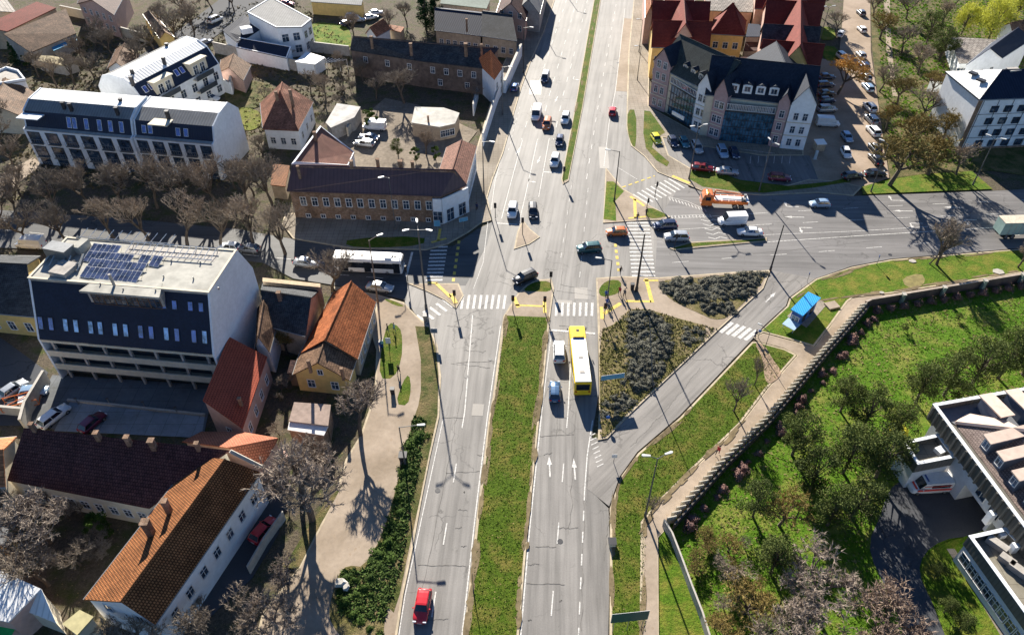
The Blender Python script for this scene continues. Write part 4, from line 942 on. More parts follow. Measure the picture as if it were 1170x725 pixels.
def roofwins(b, fx, d0, z0, d1, z1, w=.9, h=1.2, t=.4, gl=GLV):
    for x in fx:
        sl_ = math.atan2(z1-z0, d1-d0); up = Vector((b.v.x*math.cos(sl_), b.v.y*math.cos(sl_), math.sin(sl_))); sd = Vector((b.u.x, b.u.y, 0)); nn = sd.cross(up)
        if nn.z < 0: nn = -nn
        c = b.P(x*b.L, d0+(d1-d0)*t); o = Vector((c.x, c.y, z0+(z1-z0)*t)); f = MB(); q = [o-sd*(w/2+.08)-up*.08, o+sd*(w/2+.08)-up*.08, o+sd*(w/2+.08)+up*(h+.08), o-sd*(w/2+.08)+up*(h+.08)]
        f.poly([p_+nn*.05 for p_ in q])
        for i in range(4): f.poly([q[i]+nn*.05, q[(i+1) % 4]+nn*.05, q[(i+1) % 4]-nn*.1, q[i]-nn*.1])
        q = [o-sd*w/2, o+sd*w/2, o+sd*w/2+up*h, o-sd*w/2+up*h]; fo = b.part('roof_window', f, FRW); b.part('pane', MB().poly([p_+nn*.065 for p_ in q]), gl, fo)
roofwins(b, (.42, .47, .58, .70, .80, .90), .9, 8.1, 2.0, 11, .8, 2.0, .15)
m = MB()
for x, y in ((40, 148), (60, 150)): pass
m.prism([b.P(0, -.4), b.P(b.L*.2, -.4), b.P(b.L*.2, 1.8), b.P(0, 1.8)], 10.4, 10.6, bottom=True); b.part('terrace_roof', m, WHT)
for x, y in ((71, 117), (79, 118.5), (132, 123), (137, 113)): b.chim(x, y, 12.9, .5, .75, DARKM)
A, B = G(152, 157, 8), G(243, 165, 8)
b2 = profblock('apartment_block', 'white apartment block with a barrel shaped metal roof and recessed balconies, right half', A, B, 8, 12.5, [(.9, 8.1, 2), (2.0, 10.8, 1), (5.4, 12.0, 3), (9.2, 12.4, 0), (12.5, 9.5, 0)], [T_WH, BLUP, GREYW, T_GY], WHT)
recess(b2, 5.0, 7.5, 5); recess(b2, 1.9, 4.3, 5); recess(b2, -.1, 1.5, 5, .4)
roofwins(b2, (.12, .2, .55, .65), .9, 8.1, 2.0, 10.8, .8, 1.4, .2)
m = MB(); m.prism([b2.P(b2.L*.24, .2), b2.P(b2.L*.48, .2), b2.P(b2.L*.48, 3.4), b2.P(b2.L*.24, 3.4)], 10.9, 11.1, bottom=True); d_ = b2.part('terrace_roof', m, CRM); b2.chim(190, 127, 12.8, .5, .8, DARKM)
A, B = G(165, 118, 7.2), G(250, 72, 7.2)
b3 = profblock('apartment_block', 'white block turned away behind the others, with cream dormers and a dark steep roof', A, B, 7.2, 13, [(2.2, 10.8, 1), (4.5, 12.0, 0), (8, 12.2, 0), (10.5, 11.4, 3), (13, 8.6, 3)], [T_WH, BLUP, GREYW, T_GY], WHT, rows=((.8, 1, 24, 6, 1.4, 1.6), (3.8, 1, 24, 6, 1.4, 1.8)))
for t in (.28, .74):
    x = b3.L*t; m = MB().prism([b3.P(x-2.6, .1), b3.P(x+2.6, .1), b3.P(x+2.6, 3.4), b3.P(x-2.6, 3.4)], 6.8, 10.0); dm = b3.part('dormer', m, CRM)
    m = MB().prism([b3.P(x-2.8, -.3), b3.P(x+2.8, -.3), b3.P(x+2.8, 3.8), b3.P(x-2.8, 3.8)], 10.0, 10.25, bottom=True); b3.part('dormer_roof', m, CRM, dm)
    b3.wins(b3.P(x-2.3, .1), b3.P(x+2.3, .1), (7.2,), 2, 1.3, 2.0, out=-b3.v)
    for z in (3.4, 6.4):
        m = MB().prism([b3.P(x-2.8, -1.3), b3.P(x+2.8, -1.3), b3.P(x+2.8, .0), b3.P(x-2.8, .0)], z, z+.2, bottom=True); bo = b3.part('balcony', m, CRM)
        m = MB(); m.prism([b3.P(x-2.8, -1.36), b3.P(x+2.8, -1.36), b3.P(x+2.8, -1.3), b3.P(x-2.8, -1.3)], z, z+1.1); b3.part('railing', m, plain('dark_panel', (.04, .05, .06), .6), bo)
roofwins(b3, (.1, .17, .5, .57), 0, 7.2, 2.2, 10.8, .9, 1.3, .4)
for x, y in ((149, 88), (186, 66), (150, 80), (190, 50)): b3.chim(x, y, 12.7, .5, .8, DARKM)
# ================================================================ EAST SIDE BUILDINGS
ROSE = plain('rose_render', (.42, .29, .28), .85, .12); GRN = tiles('slate_green', (.085, .095, .085), (.06, .07, .065), .3, .28, dirt=.3, var=.15)
NVT = tiles('navy_tile', (.035, .045, .065), (.028, .035, .055), .3, .28, dirt=.2, var=.15)
def wing(name, label, A, B, D, he, hr, wall, roof, group=None, **k):
    u = (B-A).normalized(); v = Vector((-u.y, u.x))
    if v.y < 0: v = -v
    return gable(name, label, [A, A+v*D, B+v*D, B], he, hr, wall, roof, world=True, cat='building', group=group, **k), u, v
a0, a3, a6 = G(741, 121), G(808, 157.5), G(918, 172)
bL, uL, vL = wing('glass_fronted_building', 'large angled building with a dark roof, glass fronts and gabled towers, left wing', a0+Vector((.5, .8)), a3+Vector((0, 1.2)), 13, 9.6, 15.2, CRM, GRN)
bR, uR, vR = wing('glass_fronted_building', 'large angled building with a navy roof, glass front and white arched dormers, right wing', a3+Vector((-2, 1.2)), a6+Vector((0, 1.0)), 13.5, 9.6, 15.4, CRM, NVT)
GLF = glass('facade_glass', (.04, .10, .15), .06)
def facade(b, A, B, off, z0, z1, nx, nz, mat=GLF):
    u = (B-A).normalized(); v = Vector((-u.y, u.x)); v = v if v.y > 0 else -v
    A, B = A+v*off, B+v*off; L = (B-A).length
    f = b.part('glass_front', MB().prism([A, B, B+v*.12, A+v*.12], z0, z1), mat); m = MB()
    for i in range(nx+1): p = A+u*L*i/nx; m.prism([p-v*.06-u*.05, p-v*.06+u*.05, p+u*.05, p-u*.05], z0, z1)
    for j in range(nz+1): z = z0+(z1-z0)*j/nz; m.prism([A-v*.05, B-v*.05, B, A], z-.06, z+.06, bottom=True)
    b.part('mullion', m, DARKM, f)
def tower(b, A, B, D, h, hr, wall, rows, n, roof, axis_front=True, gl=None, side=None):
    u = (B-A).normalized(); v = Vector((-u.y, u.x)); v = v if v.y > 0 else -v
    P = [A, B, B+v*D, A+v*D]; M = (A+B)/2; m = walls_mb(P, [h]*4)
    m.poly([(*A, h), (*B, h), (*M, hr-.1)]); t = b.part('tower', m, wall)
    e = u*.3; N = M+v*(D+2); rm = MB(); q = v*-.3
    rm.slab([(*(A-e+q), h-.1), (*(M+q), hr), (*N, hr), (*(A-e+v*(D+2)), h-.1)], .18); rm.slab([(*(M+q), hr), (*(B+e+q), h-.1), (*(B+e+v*(D+2)), h-.1), (*N, hr)], .18)
    b.part('tower_roof', rm, roof, t)
    b.wins(A, B, rows, n, .9, 1.5, out=-v, t0=.12, t1=.88)
    for z in (3.2, 6.2): b.part('cornice', MB().prism([A-v*.12, B-v*.12, B, A], z, z+.18, bottom=True), CRM, t)
tower(bL, G(741, 121), G(758.5, 128), 6, 11.2, 14.6, ROSE, (.9, 4.0, 7.2, 9.9), 2, NVT)
tower(bL, G(789, 148), G(803, 154), 5, 10.6, 14.0, WHT, (.9, 4.0, 7.2), 2, NVT)
tower(bR, G(807, 156), G(821, 161), 5, 10.6, 14.0, ROSE, (.9, 4.0, 7.2), 2, NVT)
tower(bR, G(877, 167), G(889.5, 169.3), 4, 10.4, 12.6, ROSE, (1.2, 4.2, 7.0), 1, NVT)
tower(bR, G(890.5, 169.8), G(917.5, 172.2), 9, 10.6, 14.5, WHT, (1.0, 3.9, 6.9), 2, NVT)
facade(bL, G(759, 128), G(789, 148), .3, .1, 7.0, 10, 4); facade(bR, G(821, 161.5), G(877, 167), .3, .1, 7.0, 16, 4)
# bright canopy sign with pale lettering bar above the left entrance
q = G(774, 134, 3.2); m = MB(); m.box((q.x, q.y-.3, 3.4), (3.6, .25, .8), math.atan2(uL.y, uL.x)); bL.part('sign_board', m, plain('sign_white', (.75, .76, .76), .5, .05))
bL.wins(G(759, 128)+vL*.28, G(789, 148)+vL*.28, (7.5,), 9, .9, 1.2, out=-vL); bR.wins(G(821, 161.5)+vR*.28, G(877, 167)+vR*.28, (7.5,), 14, .9, 1.2, out=-vR)
for i in range(3):
    p = lerp(G(760, 128), G(790, 148), .25+.28*i)+vL*2.0; dormer(bL, p, math.atan2(-vL.y, -vL.x), 1.5, 1.4, 1.6, 10.4, CRM, NVT)
for i in range(4):
    p = lerp(G(821, 161), G(877, 167), .1+.26*i)+vR*2.2; dormer(bR, p, math.atan2(-vR.y, -vR.x), 1.9, 1.7, 1.8, 10.6, WHT, NVT)
# side wing running back from the right end
bS = gable('building_wing', 'side wing with a navy and tan roof behind the white tower at the car park', [a6+Vector((-9, 10)), a6+Vector((1.5, 9)), a6+Vector((4, 26)), a6+Vector((-8, 27))], 9.0, 13.2, plain('tan_gable', (.27, .235, .19), .9, .15), NVT, world=True, cat='building', wins=((1, (1, 4, 7), 5),))
# red roofed terrace behind, left
gable('red_roofed_house', 'red roofed row with a shaded south slope and yellow walls, nearest the round blue sign', [(744, 54), (743, 34), (810, 36), (811, 55)], 8, 12.4, YELW, T_RED, wins=((3, (1.2, 4.2), 8),))
gable('red_roofed_house', 'second red roofed row further back beside the avenue', [(744, 29), (743, 10), (808, 12), (810, 30)], 8, 12.2, YELW, T_RED, wins=((3, (4.4,), 8),))
gable('red_roofed_house', 'red roofed cross ridge house running away between the two red rows', [(762, 52), (797, 52), (793, -14), (758, -14)], 7.9, 13.2, PINK, T_RED)
gable('red_roofed_house', 'red roofed house with an orange front at the top beside the avenue pavement', [(737, 20), (747, 20), (748, -24), (737, -24)], 7.5, 10.5, PINK, T_TER)
gable('yellow_house', 'yellow villa with a steep dark red pyramid roof and a white gabled dormer', [(811, 38.5), (851, 41), (853, 24), (815, 22)], 8.2, 14.2, YELW, T_RED, hip=(4.6, 4.6), axis=1, wins=((3, (1.2, 4.6), 3, dict(w=1.2, h=1.5)), (0, (1.2, 4.6), 3, dict(w=1.2, h=1.5)),), cat='house')
shed('outbuilding', 'flat bluish grey roofed link right of the yellow villa', [(852, 42, 5), (868, 42, 5), (870, 28, 5), (855, 27, 5)], GREYW, T_NV)
shed('outbuilding', 'dark roofed lower link beside the yellow villa', [(850, 58, 3.4), (867, 58, 3.4), (868, 44, 3.6), (853, 43, 3.6)], GREYW, T_DK)
shed('kiosk', 'small box with a cream flat roof in the yard of the yellow villa', [(845, 74, 3.2), (856, 74, 3.2), (857, 65, 3.2), (846, 65, 3.2)], TANW, plain('cream_felt', (.60, .48, .36), .8, .1), cat='hut')
gable('red_roofed_house', 'red gabled block with pale skylights right of the yellow villa', [(872, 30), (871, 10), (938, 14), (936, 34)], 8.5, 13, PINK, T_RED)
gable('red_roofed_house', 'red gabled block with a shaded slope behind the right end of the navy roof', [(866, 76), (868, 54), (938, 60), (936, 82)], 8.5, 12.6, PINK, T_RED)
gable('red_roofed_house', 'narrow red ridge running away between the two right hand red blocks', [(888, 78), (926, 80), (925, 0), (893, 0)], 8.4, 14.0, YELW, T_RED)
gable('grey_roofed_house', 'grey brown roofed cross block between the red ridges on the right', [(868, 55), (868, 36), (934, 40), (934, 58)], 8.5, 12.3, PINK, T_GR)
gable('red_roofed_house', 'red roofed block at the top edge right of the dark fir', [(862, 10), (861, -12), (940, -10), (942, 12)], 8, 12, PINK, T_RED)
shed('outbuilding', 'pinkish felt roofed workshop at the top edge behind the yellow villa', [(806, 12, 6), (860, 14, 6), (862, -10, 6), (806, -12, 6)], PINK, ETER)
# ---------------------------------------------------------------- panel block and neighbours, top right
pB, pC = G(1119, 114, 11.5), G(1080, 82, 11.5); dv = pC-pB; ue = Vector((dv.y, -dv.x)).normalized(); ue = ue if ue.x > 0 else -ue
pE = pB+ue*60; pF = pC+ue*60
b = gable('panel_block', 'white panelled apartment block with metal hip roof, coloured pale for sun and navy for shade, at the right edge', [pC, pB, pE, pF], 11.5, 14.6, WHT, T_NV, world=True, hip=(7.5, .1), cat='apartment block')
uW = (pE-pB).normalized()
for z in (8.6, 5.9, 3.2, .7): b.wins(pB+ue*1.5-dv.normalized()*-.05, pB+ue*34, (z,), 10, 1.5, 1.25, out=-dv, fr=DARKM)
m = MB()
for k in range(12): p = pB+ue*(1.2+k*3.25)-dv.normalized()*-.0; m.prism([p-dv.normalized()*.04, p+ue*.1-dv.normalized()*.04, p+ue*.1, p], .3, 11.2)
for z in (2.7, 5.4, 8.1): m.prism([pB+ue*.5-dv.normalized()*.05, pB+ue*40-dv.normalized()*.05, pB+ue*40, pB+ue*.5], z, z+.07, bottom=True)
b.part('panel_joint', m, DARKM); m = MB(); m.prism([pB-dv.normalized()*.08-ue*.05, pB+ue*.9-dv.normalized()*.08, pB+ue*.9, pB-ue*.05], -.1, 11.3); m.prism([pB-dv.normalized()*.07+ue*1, pB+ue*44-dv.normalized()*.07, pB+ue*44, pB+ue*1], -.1, .45); b.part('brick_trim', m, BRK)
# white sheets colour in the sunlight on the west and north roof planes
q0, q1, q2 = pC, pB, (pB+pC)/2+ue*7.5
m = MB(); up = .1; m.slab([(*(q0), 11.5+up), (*(q1), 11.5+up), (*q2, 14.6+up+.03)], .06); wr = b.part('roof', m, T_WH)
m = MB().slab([(*(q0), 11.5+up+.01), (*q2, 14.6+up+.03), (*(pC+ue*11), 11.5+up+.01)], .06); b.part('roof', m, T_WH)
for x, y in ((1112, 84), (1121, 92)):
    c = G(x, y, 13.2); o = MB().box((c.x, c.y, 13.1), (1.2, 1.6, .35), .6); b.part('roof_window', o, DARKM)
q = G(1156, 84, 13.6); b.part('chimney', MB().box((q.x, q.y, 12), (2.6, 1.6, 2.6), .2), GREYW)
gable('white_house', 'white house with navy roof and pale triangular gables behind the panel block', [(1104, 74), (1146, 66), (1180, 44), (1134, 48)], 9.5, 12.6, WHT, T_NV, axis=0, wins=((0, (3, 6), 3),))
shed('garage_row', 'low garage row with a worn grey roof and white framed openings', [(1096, 72, 4.2), (1118, 72, 4.2), (1150, 46, 4.2), (1086, 42, 4.2)], WHT, ETER, wins=((0, (.6,), 4, dict(w=1.5, h=2.2)),), cat='garage')
gable('house', 'long building with a grey brown tiled roof in the top right corner', [(1143, 30), (1158, 40), (1240, 28), (1210, 12)], 5, 7, WHT, T_BR, axis=0)
shed('shed', 'dark shed with two pale posts near the red mark in the park', [(1062, 92, 3), (1086, 92, 3), (1088, 84, 3), (1066, 84, 3)], WHT, T_DK)
# ---------------------------------------------------------------- blue roofed kiosk
p = [(903.6, 353, 3.1), (917.5, 360.5, 3.1), (938, 340, 3.1), (923.5, 333, 3.1)]; BLU = seam('blue_roof', (.02, .30, .68), .35, .4); BLW = plain('blue_panel', (.02, .10, .36), .5, .1)
kb = shed('kiosk', 'small blue roofed kiosk on the grass beside the slip road', p, BLW, BLU, over=.25, cat='kiosk', wins=((0, (1.0,), 1, dict(w=1.1, h=1.1, fr=FRW)), (1, (.9,), 2, dict(w=.9, h=1.0, fr=DARKM))))
a, c = G(903.6, 353, 3.1), G(917.5, 360.5, 3.1); dn = (c-a).normalized(); nn = Vector((dn.y, -dn.x)); nn = nn if nn.y < 0 else -nn
m = MB(); m.slab([(*(a+nn*-.2), 1.15), (*(c+nn*-.2), 1.15), (*(c+nn*1.6), 1.0), (*(a+nn*1.6), 1.0)], .08)
for t in (.1, .9): m.tube((*(lerp(a, c, t)+nn*1.4), 0), (*(lerp(a, c, t)+nn*1.4), 1), .05)
kb.part('counter', m, plain('pale_blue_top', (.35, .50, .62), .5, .1))
tag(MB().prism(inset(gp([(900, 362), (921, 374), (944, 348), (925, 337)]), -.1), .1, .17).build('kiosk_base', PAVE2), kind='structure')
m = MB(); q = G(950, 350); 
o = MB().box((q.x, q.y, .1), (2.0, 1.6, .3), .3); tag(o.build('access_cover', PAVE, org=(0, 0, 0)), 'square concrete access cover on the grass right of the blue kiosk', 'cover')
for x, y, w, lb in ((1140, 311, 2.4, 'pale concrete slab in the grass near the right end of the verge'), (1042, 299, 1.6, 'worn round patch of stones by the kerb left of the bare tree'), (1007, 335, 1.0, 'small pale stone in the grass above the long wall')):
    q = G(x, y); s = MB().prism([(q.x+w/2*math.cos(t*1.05+.3)*(.8+.2*math.sin(t*3)), q.y+w/3*math.sin(t*1.05+.3)) for t in range(6)], .1, .24).build('stone_slab', CONC, org=(q.x, q.y, 0)); s.location = (q.x, q.y, 0); tag(s, lb, 'slab')
# ---------------------------------------------------------------- institutional building, lower right
WB = plain('shade_blue_render', (.62, .64, .66), .8, .08); ATT = seam('ribbed_attic', (.13, .12, .10), .5, .7); MSB = tiles('mauve_brown_tile', (.27, .21, .185), (.21, .16, .145), .3, .3, dirt=.3, var=.2)  # WB: white wall with its bluish shade put into the colour
C0, Cs, Ce = G(1069, 463, 8), G(1142, 561, 8), G(1170, 445, 8)
us = (Cs-C0).normalized(); ve = (Ce-C0).normalized(); LS, LE = 62, 45
P = lambda s, e: C0+us*s+ve*e
ns = Vector((us.y, -us.x)); ns = ns if ns.x < 0 else -ns
b = Bld('care_building', 'large building with a mauve brown mansard roof, ribbed attic band and big dormers', 'building', [P(0, 0), P(LS, 0), P(LS, 30), P(0, LE)])
m = MB(); m.prism([P(.5, .5), P(9, .5), P(9, LE), P(.5, LE)], -.2, 5.6); m.prism([P(9, .5), P(LS, .5), P(LS, LE), P(9, LE)], 3.3, 5.6, bottom=True); m.prism([P(9, 7), P(LS, 7), P(LS, LE), P(9, LE)], -.2, 3.29); b.part('wall', m, WB)
m = MB(); m.prism([P(-.2, -.2), P(LS, -.2), P(LS, LE), P(-.2, LE)], 5.7, 7.0, bottom=True)
for k in range(60): q = P(k*1.0+.2, -.2); m.prism([q, q+us*.22, q+us*.22-ve*.3, q-ve*.3], 5.75, 8.05)
for k in range(42): q = P(-.2, k*1.0+.2); m.prism([q, q+ve*.22, q+ve*.22-us*.3, q-us*.3], 5.75, 8.05)
b.part('attic_band', m, ATT)
m = MB(); m.prism([P(-.25, -.25), P(LS, -.25), P(LS, .1), P(-.25, .1)], 7.0, 8.0); m.prism([P(-.25, .1), P(.1, .1), P(.1, LE), P(-.25, LE)], 7.0, 8.0); b.part('parapet', m, ATT)
m = MB(); m.prism([P(-.3, -.3), P(LS, -.3), P(LS, .15), P(-.3, .15)], 8.01, 8.1); m.prism([P(-.3, .15), P(.15, .15), P(.15, LE), P(-.3, LE)], 8.01, 8.1); b.part('coping', m, WHT)
hq = G(1170, 492, 10.4); hq2 = G(1260, 512, 10.4); m = MB(); m.slab([(*P(2.6, 1.5), 7.1), (*P(LS, 1.5), 7.1), (*P(LS, 16), 10.4), (*hq2, 10.4), (*hq, 10.4)], .1); b.part('roof', m, MSB)
m = MB(); m.prism([P(.12, .12), P(2.6, 1.4), hq, hq2, P(.12, LE)], 6.99, 7.12); b.part('roof_terrace', m, plain('terrace_floor', (.16, .165, .18), .8, .15))  # bluish dark floor colour carries the shade of this recess
m = MB(); m.slab([(*P(2.4, 1.6), 7.2), (*hq, 10.5), (*(hq-us*2.6), 9.3), (*P(1.4, 4), 7.2)], .1); b.part('roof', m, plain('lit_salmon_slope', (.46, .35, .29), .8, .12))  # north mansard slope, sunlight put into a lighter salmon colour
m = MB(); m.tube((*P(2.6, 1.6), 7.25), (*hq, 10.5), .25, n=4); m.tube((*hq, 10.5), (*hq2, 10.5), .25, n=4); b.part('flashing', m, plain('salmon_flashing', (.50, .38, .32), .8, .1))
DC = plain('dormer_cheek', (.10, .12, .16), .7, .1); DT = plain('dormer_top', (.55, .43, .35), .7, .12)  # dark cheeks and pale tops: shade and sunlight put into the colours
def bigdormer(s, e, w, d, h, dirs):
    f = -ve if dirs == 0 else -us; sd = us if dirs == 0 else ve
    p = P(s, e); q = [p-sd*w/2, p+sd*w/2, p+sd*w/2-f*d, p-sd*w/2-f*d]
    m = MB(); z0 = 7.6; m.prism(q, z0-.4, z0+h); o = b.part('dormer', m, DC)
    e2 = sd*(w/2+.1); rm = MB().slab([(*(p-e2+f*.5), z0+h), (*(p+e2+f*.5), z0+h), (*(p+e2-f*(d+.5)), z0+h+.5), (*(p-e2-f*(d+.5)), z0+h+.5)], .18); b.part('dormer_roof', rm, DT, o)
    wm, pmh = winmesh(w*.62, h*.62, FRW, GLB, True); rz = math.atan2(f.y, f.x)-math.pi/2
    for me_, nm in ((wm, 'window'), (pmh, 'pane')):
        k = bpy.data.objects.new(nm, me_); col.objects.link(k); k.parent = o; k.location = (p.x-b.cen.x, p.y-b.cen.y, z0+.5); k.rotation_euler.z = rz
for i, (x, y) in enumerate(((1113, 512), (1130, 531), (1148, 553), (1166, 576), (1186, 600), (1206, 624))):
    q = G(x, y, 8.4)-C0; M2 = Matrix(((us.x, ve.x), (us.y, ve.y))).inverted(); s_, e_ = M2 @ q; bigdormer(s_, 2.0, 1.3, 5.2, 2.3, 0)
for i in range(3): bigdormer(.9, 6.5+i*3.8, 1.8, 3.2, 1.6, 1)
b.wins(P(9, .5), P(LS, .5), (4.0,), 20, 1.5, 1.1, out=-ve+ns, t0=.02, t1=.98); b.wins(P(.5, .5), P(9, .5), (.9,), 2, 1.2, 1.4, out=ns)
for i, (x, y) in enumerate(((1089, 563), (1121, 606), (1150, 640))):
    q = G(x, y)+ve*.3; m = MB().prism([q-us*.2, q+us*.2, q+us*.2+ve*2.6, q-us*.2+ve*2.6], -.1, 3.28); b.part('pillar', m, WHT)
m = MB(); 
for k in range(8): q = P(14+k*4.2, -.1); m.prism([q, q+us*.7, q+us*.7-ve*.7, q-ve*.7], 3.6, 5.65)
b.part('wall_fin', m, WHT)
def annex(name, label, px, z, floor, par, wall, band):
    P_ = gp(px, z); b = Bld(name, label, 'building', P_); b.part('wall', walls_mb(P_, [z-1.6]*len(P_)), wall)
    O = inset(P_, -.15); m = walls_mb(O, [z]*len(O), z-1.7); m.poly([(*q, z-1.7) for q in O][::-1]); I = inset(P_, .2)
    for i in range(len(I)): j = (i+1) % len(I); m.poly([(*I[i], z-.9), (*I[j], z-.9), (*I[j], z), (*I[i], z)])
    b.part('parapet', m, band); c = MB(); I2 = inset(P_, .25); O2 = inset(P_, -.2)
    for i in range(len(I)): j = (i+1) % len(I); c.slab([(*O2[i], z+.08), (*O2[j], z+.08), (*I2[j], z+.08), (*I2[i], z+.08)], .07)
    b.part('coping', c, WHT); b.part('roof', MB().poly([(*q, z-.9) for q in inset(P_, .19)]), floor); return b
CF = paving('concrete_roof', (.30, .28, .23), 1.6)
an = annex('annex', 'square annex with a sunken roof and white rim beside the ambulance', [(1033, 505.5), (1049, 529), (1090, 521), (1072, 497)], 5.2, CF, 1, WB, ATT)
q = G(1075, 515, 4.4); an.part('roof_hatch', MB().box((q.x, q.y, 4.3), (1.6, 1.0, .6), .4), WHT)
an2 = annex('annex', 'long flat roofed annex with a white rim running off the lower right edge', [(1109, 613), (1200, 738), (1260, 720), (1149, 604)], 5.2, CF, 1, WB, ATT)
for x, y, w in ((1139, 622, 2.2), (1150, 640, 1.6), (1163, 651, 2.0)): q = G(x, y, 4.6); an2.part('roof_box', MB().box((q.x, q.y, 4.3), (w, .9, .8), -.9), GREYW)
m = MB(); q = G(1145, 610, 4.8); m.box((q.x, q.y, 4.31), (.8, .6, .7), .2); an2.part('vent', m, WHT)
an2.wins(G(1109, 613, 5.2), G(1200, 738, 5.2), (1.2,), 9, 1.4, 1.4, out=ns)
q = G(1033, 503); o = MB().blob((0, 0, .8), (1.5, 1.1, .8)).build('yellow_shrub', foliage('yellow_leaf', (.45, .42, .03), (.6, .55, .05), 3), org=(0, 0, 0)); o.location = (q.x-.6, q.y+1, 0); tag(o, 'bright yellow flowering bush beside the square annex', 'bush')
# ---------------------------------------------------------------- louvred fence and long wall by the path
FEN = plain('fence_panel', (.52, .47, .38), .8, .15, 2); 
line_ = [G(*q) for q in ((763, 601), (822, 534), (873.5, 483.5), (940, 404), (985, 353.5))]
org = (*line_[0], 0); fe = empty('louvred_fence', org, 0, 'long zigzag fence of angled pale concrete blades along the diagonal path', 'fence')
tot = sum((q-p).length for p, q in zip(line_, line_[1:])); nb_ = 54; blade = None; d_ = 0
def along(pts, s):
    for p, q in zip(pts, pts[1:]):
        L = (q-p).length
        if s <= L: return p+(q-p)*s/L
        s -= L
    return pts[-1]
bm_ = MB().box((0, 0, 0), (1.25, .12, 1.5)).mesh('blade', FEN)
for k in range(nb_):
    p = along(line_, tot*(k+.5)/nb_); o = bpy.data.objects.new('blade', bm_); col.objects.link(o); o.parent = fe; o.location = (p.x-org[0], p.y-org[1], .1); o.rotation_euler.z = R(14)
m = MB(); q = [p+Vector((.55, -.45)) for p in line_]
for a, c in zip(q, q[1:]): d = (c-a).normalized(); n_ = Vector((-d.y, d.x))*.1; m.prism([a-n_, c-n_, c+n_, a+n_], -.1, 1.25)
m.build('back_wall', plain('shaded_back_wall', (.10, .085, .075), .9, .2), fe, org)  # wall added for the dark band; its shade is in the colour
DW = plain('shaded_wall', (.13, .095, .08), .9, .25)  # reddish brown wall, darkened for the shade on its south face
wallseg('long_wall', 'long dark retaining wall with pale coping along the upper path to the right edge', [(986, 353), (992, 350), (1060, 338.5), (1170, 320), (1260, 309)], 1.6, .3, DW, cap=plain('wall_coping', (.38, .31, .25), .9, .2))
pl = empty('wall_pier', (0, 0, 0)); MB().box((0, 0, 0), (.5, .7, 1.9)).build('pier', plain('green_grey', (.28, .34, .27), .8, .15), pl); MB().box((0, 0, 1.9), (.6, .8, .08)).build('cap', CONC, pl)
for k, (x, y) in enumerate(((1028, 344.5), (1074, 336.5), (1120, 329), (1163, 322))):
    o = pl if k == 0 else copytree(pl); q = G(x, y); o.location = (q.x, q.y-.25, 0); tag(o, 'greenish pier against the long wall, %s from the fence corner' % ordn[k], 'pier', 'piers along the long wall')
wallseg('park_wall', 'thin grey concrete wall curving down beside the path at the bottom', [(757, 601), (766, 616), (776, 642), (788, 675), (800, 706), (812, 745)], 1.5, .16, GREYW)
wallseg('driveway_fence', 'pale panel fence between the red car and the pavement', [(326, 592), (305, 622), (286, 655)], 1.6, .15, CONC)
wallseg('driveway_fence', 'short brick wall with a pink coping beside the salmon house', [(320, 520), (330, 524), (322, 560)], 1.2, .25, BRK, cap=PINK)
# ================================================================ TREES
BARK = foliage('bark', (.07, .055, .045), (.15, .125, .10), 1.5); BARKL = foliage('pale_bark', (.13, .11, .09), (.22, .19, .16), 1.5)
TWG = foliage('twig_brown', (.18, .15, .115), (.31, .26, .205), .6); TWL = foliage('twig_pale', (.22, .185, .15), (.36, .30, .25), .6)
TWP = foliage('twig_pinkish', (.20, .15, .115), (.31, .235, .185), .6); TWO = foliage('twig_olive', (.17, .13, .04), (.26, .20, .07), .6)
TWOR = foliage('twig_orange', (.42, .24, .06), (.58, .36, .10), .6); LYG = foliage('willow_leaf', (.30, .32, .04), (.48, .50, .08), 1, tr=.3)
LOL = foliage('olive_leaf', (.038, .065, .016), (.12, .145, .04), .8, tr=.2); LDK = foliage('conifer_needle', (.012, .04, .012), (.03, .09, .02), .8)
LLV = foliage('grey_leaf', (.06, .063, .052), (.15, .15, .115), 2); LGN = foliage('green_leaf', (.025, .055, .01), (.075, .125, .02), 1.5, tr=.2)
LPK = foliage('red_twig', (.15, .085, .075), (.24, .15, .13), 2)
